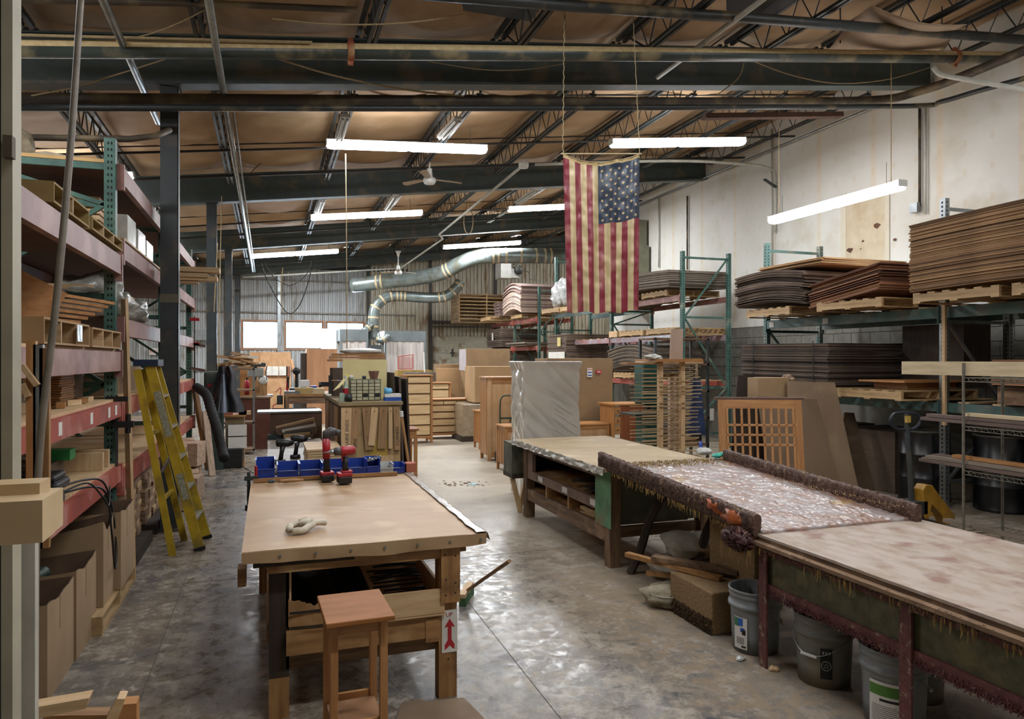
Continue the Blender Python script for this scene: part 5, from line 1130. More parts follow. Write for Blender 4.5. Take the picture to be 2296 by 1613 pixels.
for z0, z1, lab in ((2.17, 2.78, 'upper dark carton bundle with a white slip at the far end of the rack'), (1.7, 2.12, 'lower dark carton bundle at the far end of the rack')): stack('carton_bundle', 7.25, 8.6, 22.2, 23.9, z0, z1, 10, lab, [kd[1], kd[0]], 0, 0, .02)
stack('carton_bundle', 7.4, 8.6, 20.0, 21.6, 1.22, 1.7, 8, 'reddish flat cartons low on the far rack', kr, 0, 0, .03)
tag(M().b(7.2, 7.215, 23.0, 23.15, 2.4, 2.65).build('white_slip', paper_m), 'white slip on the upper far carton bundle', 'slip')
# ---------------------------------------------------------------- drums, pallet jack, wire shelf
dmz = mat('drum_black', '#121418', '#0c0e11', .3, scale=3, dust='#3b3a36', dustamt=.15, spec=.7); dl = mat('drum_lid', '#57544a', '#3f3d37', .6, scale=4, dust='#7d735f', dustamt=.4)
def drum(loc, label):
    t = T('steel_drum', label, 'drum', loc, group='black steel drums')
    pr = [(.0, .0), (.285, .0), (.292, .015), (.285, .03)]+[(.285, .27), (.295, .285), (.295, .3), (.285, .315), (.285, .56), (.295, .575), (.295, .59), (.285, .605), (.285, .85)]
    M().lathe(pr, n=36).build('drum_shell', dmz, t, True); M().lathe([(.285, .85), (.295, .858), (.295, .875), (.28, .878), (.275, .868), (0, .868)], n=36).build('drum_lid', dl, t, True); return t
drum((7.75, 6.76, 0), 'black steel drum just right of the pallet jack handle'); drum((8.1, 6.02, 0), 'black steel drum behind the wire shelf, second from the left'); drum((8.3, 5.35, 0), 'black steel drum at the far right behind the wire shelf')
pj = T('pallet_jack', 'yellow pallet jack with a black loop handle, parked by the drums', 'pallet jack', (0, 0, 0)); yel = mat('jack_yellow', '#a87c1f', '#8a641a', .5, scale=8, dust='#6b5a34', dustamt=.3)
b0 = at(2056, 1150, z=.25, ) if False else Vector((6.28, 5.62, 0))
def J(x, y, z): return b0+Vector((x, y, z))
M().tube([J(0, 0, .2), J(0, .02, .6), J(.0, .06, 1.05)], .028, 10).build('tiller', steel_dark, pj)
M().tube(smoothpath([J(-.02, .06, 1.02), J(-.1, .08, 1.03), J(-.17, .1, 1.08), J(-.17, .1, 1.15), J(-.1, .1, 1.19), J(.08, .06, 1.19), J(.15, .04, 1.15), J(.15, .04, 1.08), J(.08, .05, 1.03), J(.02, .06, 1.02)], 4), .016, 8).build('loop_handle', mat('jack_handle', '#232a35', '#1a2029', .4), pj)
M().tube([J(0, .06, 1.02), J(0, .07, 1.19)], .02, 8).build('handle_stem', steel_dark, pj); M().ob(J(-.0, .05, 1.13), (.05, .03, .07)).build('yellow_sticker', mat('sticker_yellow', '#c2a04a'), pj)
M().prism([J(.05, -.1, .12), J(.04, -.1, .42), J(.08, -.1, .47), J(.17, -.1, .46), J(.22, -.1, .4), J(.48, -.1, .13), J(.48, -.1, .05), J(.36, -.1, .04), J(.3, -.1, .14), J(.16, -.1, .26), J(.12, -.1, .12)], (0, .12, 0)).build('jack_body', yel, pj, bevel=.01)
for k in range(2): M().b(b0.x+.12+k*.3, b0.x+.26+k*.3, b0.y+.03, b0.y+.9, .08, .13).build('fork', yel, pj)
M().cy(J(-.02, -.1, .09), J(-.02, .08, .09), .09, 16).build('steer_wheel', black_m, pj); M().b(b0.x-.08, b0.x+.1, b0.y-.1, b0.y+.1, .17, .3).build('pump', steel_dark, pj)
m = M(); wsx0, wsx1, wsy0, wsy1 = 6.1, 6.6, 3.0, 4.9
wsh = T('wire_shelf', 'tall chrome wire shelf loaded with mouldings at the right edge', 'shelf'); chrome = mat('dull_chrome', '#8b887c', '#736f62', .45, metal=.6, scale=20)
for x in (wsx0, wsx1):
    for y in (wsy0, wsy1): M().cy((x, y, 0), (x, y, 1.72), .0125, 8).build('post', mat('post_dusty', '#6f6a5a', '#57534a', .6, scale=20), wsh)
for z in (.16, .72, 1.13, 1.58):
    m = M()
    for x in (wsx0, wsx1):
        m.tube([(x, wsy0, z), (x, wsy1, z)], .004, 5).tube([(x, wsy0, z-.035), (x, wsy1, z-.035)], .004, 5)
        zz = [(x, wsy0+i*.03, z-(.035 if i % 2 else 0)) for i in range(int((wsy1-wsy0)/.03))]; m.tube(zz, .003, 4)
    for y in (wsy0, wsy1): m.tube([(wsx0, y, z), (wsx1, y, z)], .004, 5).tube([(wsx0, y, z-.035), (wsx1, y, z-.035)], .004, 5)
    for i in range(38): y = wsy0+(wsy1-wsy0)*i/38; m.tube([(wsx0, y, z+.003), (wsx1, y, z+.003)], .002, 4, False)
    m.build('wire_deck', chrome, wsh)
mb = wood('moulding_brown', '#6a5850', '#574840', 'y'); mg = wood('moulding_grey', '#8b7d6e', '#766a5c', 'y'); mp_ = wood('moulding_pale', '#c6b593', '#b19f7d', 'y')
lst = [(.175, 'mg', .1, 3.6, 5.2), (.175, 'pine', .3, 3.4, 4.5), (.74, 'mb', .02, 3.2, 5.4), (.74, 'mg', .12, 3.1, 5.45), (.775, 'mg', .05, 3.2, 5.35), (.81, 'pine', .1, 3.4, 5.1), (.775, 'mb', .2, 3.2, 5.4),
       (1.15, 'mb', .04, 3.2, 5.4), (1.15, 'mb', .14, 3.3, 5.35), (1.185, 'mb', .06, 3.2, 5.35), (1.22, 'pale', .07, 3.3, 4.95), (1.185, 'pale', .22, 3.3, 4.9), (1.6, 'pale', .02, 3.0, 5.6), (1.6, 'pale', .2, 3.0, 5.5)]
for k, (z, mm, dx, y0, y1) in enumerate(lst):
    hgt, wid = (.13, .03) if z == 1.6 else (.03, .08)
    o = M().b(6.1+dx, 6.1+dx+wid, y0, y1, z, z+hgt).build('moulding', {'mb': mb, 'mg': mg, 'pale': mp_, 'pine': cherry_y}[mm])
    tag(o, {1.6: 'pale board standing on the top wire shelf', .175: 'board lying on the bottom wire shelf'}.get(z, 'long moulding lying on the %s wire shelf' % ('third' if z > 1 else 'second')), 'moulding', 'boards on the wire shelf at %d cm' % int(z*100//30*30))
tag(M().b(6.12, 6.55, 3.2, 4.7, 1.73, 1.74).build('x', pine_y), 'x', 'x') if False else None
# leaning sheets, settle, carton
def lean(pts, z, d, m_, label, name='leaning_sheet'): return tag(M().prism(pts, d).build(name, m_), label, 'sheet')
mdf = mat('mdf', '#957e64', '#87715a', .7, scale=1.2, dust='#9c866a', dustamt=.3); mdf2 = mat('mdf_dark', '#6f5c49', '#62513f', .7, scale=1.5)
def board3(bx, by, w_, h_, dx, lab, mt, th=.018, cut=.0, rz=-.62):
    "sheet whose foot is at (bx,by), leaning back by dx"
    a = math.sqrt(max(h_*h_-dx*dx, .01)); t = [(0, 0, 0), (w_, 0, 0), (w_-cut*.3, dx, a), (cut, dx, a)]; m = M(); c, s_ = math.cos(rz), math.sin(rz)
    P = [Vector((bx+x*c-y*s_, by+x*s_+y*c, z)) for x, y, z in t]; nrm = (P[1]-P[0]).cross(P[3]-P[0]).normalized(); m.prism(P, -nrm*th); return tag(m.build('leaning_sheet', mt), lab, 'sheet')
def leanquad(pix, Y_, lab, mt, th=.018, back=.35):
    "sheet from four corners: two feet on the floor and the top set back"
    pts = []
    for px, py, top in pix: pts.append(at(px, py, Y=Y_+(back if top else 0)))
    m = M(); n_ = (pts[1]-pts[0]).cross(pts[-1]-pts[0]).normalized(); m.prism(pts, n_*th*(1 if n_.y > 0 else -1)); return tag(m.build('leaning_sheet', mt), lab, 'sheet')
leanquad([(1780, 1185, 0), (1945, 1185, 0), (1872, 858, 1), (1765, 855, 1)], 7.05, 'tallest leaning brown sheet behind the slatted settle', mdf)
leanquad([(1740, 1190, 0), (1912, 1190, 0), (1832, 896, 1), (1700, 888, 1)], 6.8, 'leaning brown sheet in front of the tallest one, with a sloped top', mat('mdf_mid', '#7c6751', '#6e5a46', .7, scale=1.2))
leanquad([(1850, 1185, 0), (1982, 1180, 0), (1915, 926, 1), (1894, 925, 1)], 7.3, 'narrow dark leaning board at the right of the leaning sheets', mdf2)
leanquad([(1950, 1150, 0), (2070, 1150, 0), (2050, 1020, 1), (1945, 1020, 1)], 7.9, 'dim brown box face behind the pallet jack', mdf2, .3, .0)
leanquad([(1628, 1147, 0), (1665, 1147, 0), (1690, 842, 1), (1655, 842, 1)], 8.2, 'dark narrow board standing behind the settle', dark_wood, .02, .1)
tag(M().b(5.8, 6.28, 7.45, 7.65, 1.19, 1.52).build('plywood_sheet', mat('tan_ply', '#a68a68', '#9a7e5c', .6, scale=2)), 'tan rectangular plywood piece standing above the settle', 'board')
tag(M().blob((6.38, 7.6, 1.37), (.09, .14, .17), 3, 14, .2).build('brown_bag', mat('brown_leather', '#74522f', '#5e4124', .6, scale=8)), 'brown rounded piece beside the tan panel', 'bag')
tag(M().b(5.7, 6.5, 7.4, 7.75, 0, 1.19).build('dark_crate', dark_wood), 'dark crate hidden behind the settle that carries the tan panel', 'crate')
# settle with lattice back
hx_ = cherry_z; s = T('slatted_settle', 'honey coloured wooden settle with a latticed slat back', 'bench', (4.78, 6.05, 0), -.42)
Wd = .84; zb0, zt0 = .62, 1.33; lean_ = .16
def SP(x, z, d=0): return (x, d+lean_*(z-.4), z)
for x in (-Wd/2, Wd/2-.07): M().prism([SP(x, 0), SP(x+.07, 0), SP(x+.07, zt0), SP(x, zt0)], (0, .05, 0)).build('post', cherry_z, s)
M().prism([SP(-Wd/2-.03, zt0), SP(Wd/2+.03, zt0), SP(Wd/2+.03, zt0+.025), SP(-Wd/2-.03, zt0+.025)], (0, .07, 0)).build('cap_rail', mat('cap_dark', '#5c3a26', '#4a2d1c', .5), s)
for z0_, z1_ in ((zt0-.09, zt0), (zb0-.2, zb0)): M().prism([SP(-Wd/2+.07, z0_), SP(Wd/2-.07, z0_), SP(Wd/2-.07, z1_), SP(-Wd/2+.07, z1_)], (0, .035, 0)).build('rail', cherry_x, s)
for z in (.86, .96, 1.06): M().prism([SP(-Wd/2+.07, z), SP(Wd/2-.07, z), SP(Wd/2-.07, z+.02), SP(-Wd/2+.07, z+.02)], (0, .02, 0)).build('lattice_rail', cherry_x, s)
for k in range(10): x = -Wd/2+.075+k*(Wd-.17)/9; M().prism([SP(x, zb0), SP(x+.02, zb0), SP(x+.02, zt0-.09), SP(x, zt0-.09)], (0, .02, 0)).build('slat', cherry_z, s)
for sx in (-1, 1):
    x = sx*(Wd/2+.0)-.035; M().b(x, x+.07, -.52, .03, .56, .585).build('arm_rest', cherry_y, s); M().b(x+.01, x+.06, -.5, -.45, 0, .56).build('front_leg', cherry_z, s)
M().b(-Wd/2+.06, Wd/2-.06, -.48, -.45, .3, .44).build('seat_rail', cherry_x, s); M().b(-Wd/2+.05, Wd/2-.05, -.5, .0, .42, .44).build('seat', mat('seat_cherry', '#a8764c', '#95643d', .4, scale=3, stretch=(1, 4, 1)), s)
# panel drying rack
r = T('drying_rack', 'home made drying rack with many thin dowels and a wooden board on top', 'rack', (0, 0, 0)); bX, bY = 4.55, 7.95
tx0 = at(1477, 812, Y=bY); tx1 = at(1533, 812, Y=bY)
for px in (1480, 1529): p = at(px, 812, Y=bY); M().b(p.x-.028, p.x+.028, bY-.03, bY+.03, 0, p.z).build('post', pine_z, r)
for px, z1_ in ((1502, 1.5), (1516, 1.5)): p = at(px, 845, Y=bY+.35); M().b(p.x-.025, p.x+.025, bY+.3, bY+.36, 0, p.z).build('post', mat('post_pale', '#b79d88', '#a58b76', .7), r)
M().b(tx0.x-.12, tx1.x+.2, bY-.14, bY+.4, tx0.z, tx0.z+.035).build('top_board', cherry_x, r)
M().b(tx0.x-.5, tx0.x, bY-.1, bY+.1, tx0.z-.03, tx0.z-.005).build('top_cleat', cherry_x, r)
dw = mat('dowel', '#b59c76', '#9d8562', .7, vary=.15)
for i in range(24):
    z = .42+i*.052; m = M(); zj = R.uniform(-.012, .012)
    m.beam((tx0.x-.26, bY-.04, z+R.uniform(-.015, .02)), (tx0.x+.6, bY+R.uniform(-.06, .06), z+zj), .012, .012); m.build('dowel', dw, r)
    M().beam((tx1.x-.2, bY-.045, z+.02+R.uniform(-.02, .02)), (tx1.x+.33, bY+.3, z+.02+zj), .011, .011).build('dowel', dw, r)
    M().beam((tx0.x-.24, bY+.31, z+R.uniform(-.015, .02)), (tx0.x+.5, bY+.31, z+zj), .011, .011).build('dowel', dw, r)
p = at(1460, 803, Y=bY); tag(M().blob((p.x+.02, bY, tx0.z+.06), (.12, .09, .035), 6, 14, .3, 3).build('white_rag', mat('rag_white', '#c9ccc4', '#aeb2aa', .9)), 'white rag on top of the dowel drying rack', 'rag')
tag(M().prism([at(1503, 808, Y=bY+.2), at(1531, 808, Y=bY+.2), at(1532, 738, Y=bY+.3), at(1505, 738, Y=bY+.3)], (0, .02, 0)).build('upright_board', mat('pinkish_ply', '#a8917e', '#9b8472', .7, scale=2)), 'tan board standing upright on the drying rack', 'board')
tag(M().b(*(lambda q: (q.x-.015, q.x+.015))(at(1525, 706, Y=bY+.5)), bY+.5, bY+.52, 1.8, 2.33).build('stick', pine_z), 'thin pale stick standing behind the upright board', 'stick') if False else None
# folded blue umbrella / apron hanging at the rack
u = T('blue_apron', 'dark blue cloth hanging by pale strings at the right end of the drying rack', 'cloth', at(1562, 975, Y=8.25)); H0 = at(1562, 850, Y=8.25).z-u.location.z
M().grid(lambda a, b_: ((.055+.075*b_)*math.cos(2*PI*a)*(1+.12*math.sin(a*38)), (.04+.05*b_)*math.sin(2*PI*a), H0*(1-b_)), 40, 8).build('cloth_body', mat('navy', '#24375e', '#1a2947', .7), u, True)
for k in (-.02, 0, .02): M().beam((k, 0, H0), (k*.4, 0, H0+.22), .006, .006).build('string', rope_m, u)
# bandsaw
bs = T('band_saw', 'dark green band saw behind the drying rack', 'saw', at(1452, 995, Y=8.9)-Vector((0, 0, 0))); bz = bs.location.z; bs.location.z = 0; gm = mat('saw_green', '#1f544c', '#18433d', .35, scale=4)
M().b(-.14, .16, -.15, .15, 1.12, 1.72).build('upper_wheel_case', gm, bs, bevel=.03); M().b(-.12, .16, -.15, .15, .42, .96).build('lower_wheel_case', gm, bs, bevel=.03); M().b(.06, .16, -.1, .1, .96, 1.12).build('column', gm, bs)
M().b(-.33, .2, -.24, .24, .98, 1.0).build('saw_table', mat('saw_table', '#3d5550', '#2f4440', .3, metal=.5), bs); M().b(-.04, .02, -.05, .02, 1.0, 1.18).build('blade_guide', black_m, bs); M().cy((-.2, -.1, 1.18), (-.05, -.1, 1.18), .02, 8).build('guide_knob', black_m, bs)
M().b(-.24, .2, -.2, .2, .38, .42).b(-.24, -.2, -.2, -.16, 0, .38).b(.16, .2, -.2, -.16, 0, .38).b(-.24, -.2, .16, .2, 0, .38).b(.16, .2, .16, .2, 0, .38).build('stand', gm, bs)
M().cy((-.02, -.17, .55), (-.02, -.15, .55), .06, 12).build('hub', mat('saw_table'), bs)
# shelves of scrap behind the drying rack
st = T('scrap_shelf', 'dark shelf full of board scraps between the drying rack and the green frame', 'shelf'); sx0, sx1, sy = 6.0, 7.0, 10.3
for x in (sx0, sx1): M().b(x, x+.04, sy, sy+.04, 0, 2.1).b(x, x+.04, sy+.5, sy+.54, 0, 2.1).build('post', steel_dark, st)
for z in (.3, .75, 1.2, 1.65, 2.08): M().b(sx0, sx1+.04, sy, sy+.54, z, z+.03).build('shelf_board', old_x, st)
for k in range(14):
    z = (.33, .78, 1.23, 1.68)[k % 4]+.03*(k//4); tag(M().ob((6.5+R.uniform(-.1, .1), sy+.25, z+.015), (R.uniform(.5, .85), .4, .024), (0, 0, R.uniform(-.1, .1))).build('board_scrap', (pine_x, old_x, honey_x)[k % 3]), 'board scrap lying on the dark shelf behind the drying rack', 'board', 'scraps on the dark shelf')
for k in range(4): tag(M().b(6.05+k*.24, 6.24+k*.24, sy+.1, sy+.4, .33 if k % 2 else .78, .6 if k % 2 else 1.02).build('shelf_box', (kraft, kd[1], kg[1], black_m)[k]), ('small tan box on the dark scrap shelf', 'small dark box on the dark scrap shelf', 'small grey box on the dark scrap shelf', 'small black box at the right end of the dark scrap shelf')[k], 'box')
# tag with writing
tg_ = at(1597, 930, Y=10.28); m = M(); m.b(tg_.x-.035, tg_.x+.035, 10.28, 10.298, tg_.z-.1, tg_.z+.1); tag(m.build('white_tag', paper_m), 'white card hanging in the dark gap between drying rack and settle', 'tag')
# ================================================================ middle of the hall: furniture waiting to be packed
def chest(name, label, cx, cy, w_, d_, h_, rows, rz=0, leg=.08, cols=None, top=.03, front=True, group=None):
    t = T(name, label, 'dresser', (cx, cy, 0), rz, group)
    M().b(-w_/2-.02, w_/2+.02, -d_/2-.02, d_/2+.01, h_-top, h_).build('top', cherry_x, t)
    M().b(-w_/2, -w_/2+.022, -d_/2, d_/2, leg, h_-top).b(w_/2-.022, w_/2, -d_/2, d_/2, leg, h_-top).build('side_panel', cherry_z, t)
    for x in (-w_/2, w_/2-.045):
        for y in (-d_/2-.003, d_/2-.045): M().b(x, x+.045, y, y+.048, 0, h_-top).build('leg', cherry_z, t)
    M().b(-w_/2+.022, w_/2-.022, d_/2-.012, d_/2, leg, h_-top).build('back', cherry_z, t)
    M().b(-w_/2+.022, w_/2-.022, -d_/2, -d_/2+.02, leg, leg+.05).build('bottom_rail', cherry_x, t); M().b(-w_/2+.03, w_/2-.03, -d_/2+.035, -d_/2+.045, leg+.05, h_-top).build('dark_backing', dark_wood, t)  # dark backing added behind the drawers so the gaps read as shaded
    z = h_-top-.02; H_ = h_-top-leg-.06; tot = sum(rows)
    for i, rr in enumerate(rows):
        hh = H_*rr/tot; n = cols[i] if cols else 1; ww = (w_-.1)/n
        for k in range(n): x = -w_/2+.05+k*ww; M().b(x+.008, x+ww-.008, -d_/2+.008, -d_/2+.03, z-hh+.034, z).build('drawer_front', maple_x, t)
        M().b(-w_/2+.045, w_/2-.045, -d_/2+.02, -d_/2+.034, z-hh+.004, z-hh+.014).build('drawer_divider', cherry_x, t); z -= hh
    return t
def base(px, py): return at(px, py, z=0)
q = base(943, 995); chest('lingerie_chest', 'tall narrow six drawer chest, cherry with pale drawer fronts, in the aisle', q.x-.03, q.y+.25, .58, .42, 1.43, [.7, 1, 1, 1, 1, 1], .05, .1)
q = base(1012, 990); chest('dresser', 'low wide dresser with pale drawers standing right of the narrow chest', q.x+.1, q.y+.75, 1.0, .46, .88, [.7, 1, 1, 1, 1], .03, .08, [3, 1, 1, 1, 1])
chest('dresser', 'dresser with pale drawers behind the low wide one', base(1000, 978).x, 17.6, .95, .45, 1.18, [.7, 1, 1, 1, 1], 0, .1, [2, 1, 1, 1, 1])
tb = T('small_table', 'brown wooden table with one visible leg in front of the narrow chest', 'table', at(915, 1066, z=0)); M().b(-.32, .13, -.2, .3, .69, .715).build('table_top', mat('table_brown', '#8a5332', '#774527', .4), tb); M().b(-.28, .1, -.16, .26, .58, .69).build('apron', cherry_x, tb)
for x, y in ((.06, -.17), (.06, .24), (-.28, -.17), (-.28, .24)): M().b(x, x+.05, y, y+.05, 0, .6).build('leg', cherry_z, tb)
# stretch wrapped pallet of cartons
q = base(1068, 990); wp = T('wrapped_pallet_load', 'stretch wrapped cartons on a dark skid, left of the big cartons', 'load', (q.x, q.y+.4, 0)); M().b(-.3, .3, -.4, .4, .1, .8).build('cartons', mat('wrapped_kraft', '#8d7c66', '#a09078', .25, scale=14, bump=.6, spec=.8), wp, bevel=.02); M().b(-.33, .33, -.42, .42, 0, .1).build('skid', dark_wood, wp)
carton(q.x-.02, q.x+.98, q.y+.05, q.y+.85, .82, 1.6, 'big tan carton standing on the wrapped load', kraft_light)
q = at(1041, 830, Y=17.5); q2 = at(1138, 783, Y=17.5); carton(q.x, q2.x, 17.3, 18.0, 1.45, q2.z, 'carton with a pale end, highest of the middle group', kraft); tag(M().b(q.x-.006, q.x, 17.32, 17.98, 1.47, q2.z-.01).build('pale_end', mat('lilac_board', '#b9b3b8', '#aca6ab', .7)), 'pale end flap of the highest carton', 'flap')
carton(q.x-.0, q2.x, 17.3, 18.0, 0, 1.45, 'carton under the highest one, mostly hidden', kraft)
q = at(983, 850, Y=18.4); carton(q.x, q.x+.7, 18.2, 19, 0, at(1000, 817, Y=18.3).z, 'carton with a white edge left of the highest carton', kraft)
q = at(1000, 870, Y=17.0); carton(q.x, at(1060, 830, Y=17.0).x, 17.0+1.0, 18.15, 0, at(1000, 826, Y=18).z, 'tan carton with a lighter top band behind the dressers', kraft_light)
# tall cabinet seen from behind
q = base(1094, 1035); tc_ = T('tall_cabinet', 'tall honey coloured cabinet with a plain panel back', 'cabinet', (q.x+.4, q.y+.22, 0), -.02); hh = 1.45
M().b(-.43, .43, -.24, .24, hh-.025, hh).build('top', cherry_x, tc_)
M().b(-.35, .35, -.215, -.2, .12, hh-.08).build('back_panel', mat('honey_panel', '#bd9870', '#a9845c', .45, scale=2, stretch=(5, 5, .8)), tc_); M().b(-.4, -.33, -.225, -.18, 0, hh-.025).b(.33, .4, -.225, -.18, 0, hh-.025).build('back_stile', mat('honey_panel'), tc_)
M().b(-.33, .33, -.222, -.2, .06, .16).b(-.33, .33, -.222, -.2, hh-.11, hh-.025).build('back_rail', cherry_x, tc_)
M().b(-.41, -.38, -.18, .2, .1, hh-.025).b(.38, .41, -.18, .2, .1, hh-.025).build('side_panel', cherry_z, tc_); M().b(-.41, -.36, .18, .225, 0, hh-.025).b(.36, .41, .18, .225, 0, hh-.025).build('leg', cherry_z, tc_)
M().b(-.38, .38, .19, .21, .12, hh-.04).build('door', cherry_z, tc_)
# nightstand with slatted side
def nightstand(name, label, x, y, w_, d_, h_):
    t = T(name, label, 'cabinet', (x, y, 0)); M().b(-w_/2-.02, w_/2+.02, -d_/2-.02, d_/2+.02, h_-.022, h_).build('top', cherry_x, t)
    for sx in (-w_/2, w_/2-.04):
        for sy in (-d_/2, d_/2-.04): M().b(sx, sx+.04, sy, sy+.04, 0, h_-.022).build('leg', cherry_z, t)
    M().b(-w_/2+.01, -w_/2+.02, -d_/2+.04, d_/2-.04, .12, h_-.03).b(w_/2-.02, w_/2-.01, -d_/2+.04, d_/2-.04, .12, h_-.03).build('side_panel', cherry_z, t); M().b(-w_/2+.04, w_/2-.04, -d_/2+.01, -d_/2+.02, .12, h_-.03).build('back_panel', mat('honey_panel'), t)
    for k in range(3): M().b(-w_/2+.002, -w_/2+.012, -d_/2+.08+k*(d_-.16)/2.6, -d_/2+.1+k*(d_-.16)/2.6, .12, h_-.08).build('slat', cherry_z, t)
    M().b(-w_/2+.04, w_/2-.04, -d_/2, -d_/2+.02, .08, .16).b(-w_/2+.04, w_/2-.04, -d_/2, -d_/2+.02, h_-.09, h_-.022).build('rail', cherry_x, t); return t
q = base(1085, 1008); nightstand('night_stand', 'small night stand with slatted side left of the tall cabinet', q.x+.12, q.y+.22, .42, .4, .75)
q = base(1136, 1062); nightstand('long_sideboard', 'long low sideboard whose ends show on both sides of the plastic wrapped cabinet', q.x+.88, q.y+.26, 1.78, .46, .72)
# hand truck
ht = T('hand_truck', 'dark tube hand truck standing against the tall cabinet', 'hand truck', base(1160, 1050)+Vector((0, .62, 0))); M().tube(smoothpath([(-.09, 0, 0), (-.09, 0, .6), (-.09, 0, 1.0), (-.05, 0, 1.12), (.05, 0, 1.14), (.15, 0, 1.12), (.19, 0, 1.0), (.19, 0, .0)], 5), .014, 8).build('frame', mat('truck_green', '#3f4a3a', '#2f382b', .4), ht, True); M().b(-.08, .18, -.01, .01, .74, .77).b(-.08, .18, -.01, .01, .4, .43).b(.08, .1, -.01, .01, .03, .75).build('cross_bar', mat('truck_green'), ht); M().b(-.1, .2, -.22, 0, 0, .02).build('toe_plate', galv, ht)
for x in (-.14, .22): M().cy((x, .06, .1), (x+.03, .06, .1), .1, 16).build('wheel', black_m, ht)
# plastic wrapped cabinet
q = at(1178, 812, Y=8.35); q2 = at(1300, 812, Y=8.35); wc = T('wrapped_cabinet', 'cabinet wrapped in shiny clear plastic over grey paper, behind the papered table', 'cabinet', ((q.x+q2.x)/2, 8.62, 0)); W_ = (q2.x-q.x)/2; ht_ = q.z
film = mat('wrap_film', '#c6c0b5', '#bab3a8', .15, scale=3, bump=.0, stretch=(1, 1, .6), spec=.9, coat=.5)
def wf(u, v):
    a = u*4; k = int(a) % 4; f_ = a-int(a); cs = [(-W_, -.24), (W_, -.24), (W_, .24), (-W_, .24)]; p, n_ = Vector(cs[k]+(0,)), Vector(cs[(k+1) % 4]+(0,)); b_ = p.lerp(n_, f_); d = Vector((b_.x/W_, b_.y/.24, 0))
    r_ = .010*noise.noise(Vector((b_.x*5+v*6, b_.y*6, v*5)))+.026*abs(noise.noise(Vector(((b_.x*.5+v*.9)*9, b_.y*7, (v*.5-b_.x*.35)*2.5+4))))**.8+.0018*math.sin((v*.9+b_.x*.55)*46)*max(0, noise.noise(Vector((b_.x*2+2, 1, v*2)))*2)
    fl = 1+.10*max(0, (v-.93)/.07)**1.5; return (b_.x*fl+r_*d.x, b_.y*fl+r_*(d.y if abs(d.y) > .9 else 0), .02+(ht_-.02)*v)
M().grid(wf, 240, 160).build('plastic_wrap', film, wc, True); M().b(-W_*1.09, W_*1.09, -.265, .265, ht_-.02, ht_+.008).build('wrapped_top', mat('film_top', '#b7bab8', '#a2a5a4', .15, scale=10, bump=.5, spec=1.), wc, bevel=.008)
m = M()
for k in range(22):
    y_ = -.272; z = ht_*(.80-.035*k); x = -W_*.1+W_*.03*k+R.uniform(-.05, .05); l = R.uniform(.08, .3); m.beam((x, y_, z), (x+l, y_+.004, z-.62*l), .004, .005)
m.build('stretched_creases', mat('crease', '#d5d8d8', '#c0c4c4', .12, spec=1.), wc, kind='stuff')
# big carton behind it
q = at(1290, 950, Y=11.0); q2 = at(1374, 804, Y=11.0); bc = carton(q.x-.5, q2.x, 11.0, 11.6, .4, q2.z, 'big tan carton with two small stickers right of the wrapped cabinet', kraft, False)
carton(q.x-.5, q2.x+.01, 10.98, 11.6, 0, .395, 'low carton under the big one with stickers', kraft, False)
s1 = at(1322, 836, Y=10.995); m = M(); m.b(s1.x-.045, s1.x+.045, 10.985, 10.997, s1.z-.075, s1.z+.075); t = T('carton_sticker', 'white sticker with red dots and blue bars on the big carton', 'sticker'); m.build('sticker_face', paper_m, t)
m = M()
for k in (-1, 0, 1): m.b(s1.x+k*.028-.009, s1.x+k*.028+.009, 10.983, 10.985, s1.z+.045, s1.z+.063)
m.build('red_dots', red_ink, t); M().b(s1.x-.037, s1.x+.037, 10.983, 10.985, s1.z-.005, s1.z+.015).b(s1.x-.037, s1.x+.037, 10.983, 10.985, s1.z-.055, s1.z-.035).build('blue_bars', mat('sticker_blue', '#24539a'), t)
s2 = at(1342, 834, Y=10.995); m = M(); m.ob((s2.x, 10.99, s2.z), (.1, .006, .06), (0, .1, 0)); t = T('carton_sticker', 'red sticker with white lines on the big carton', 'sticker'); m.build('sticker_face', red_ink, t); M().ob((s2.x, 10.985, s2.z+.01), (.05, .002, .008), (0, .1, 0)).ob((s2.x, 10.985, s2.z-.01), (.07, .002, .008), (0, .1, 0)).build('white_lines', paper_m, t)
# cherry desk
q = at(1376, 990, Y=10.3); q2 = at(1434, 905, Y=10.3); t = T('cherry_desk', 'reddish cherry desk with two small drawers beside the band saw', 'desk', (q.x, 10.3, 0)); W_ = .62; hh = q2.z
M().b(-.03, W_, -.02, .55, hh-.025, hh).build('top', cherry_x, t); M().b(.12, W_-.02, 0, .015, .05, hh-.025).build('back_panel', mat('cherry_red', '#8a4f2e', '#774124', .45, scale=3, stretch=(6, 6, .7)), t); M().b(0, .02, 0, .5, 0, hh-.025).b(W_-.04, W_-.02, 0, .5, 0, hh-.025).build('side_panel', cherry_z, t)
for z in (.55, .7, .86): df = M().b(.02, .12, -.005, .01, z, z+.13).build('drawer_front', cherry_x, t); M().cy((.07, -.02, z+.065), (.07, -.005, z+.065), .01, 8).build('drawer_knob', dark_wood, df)
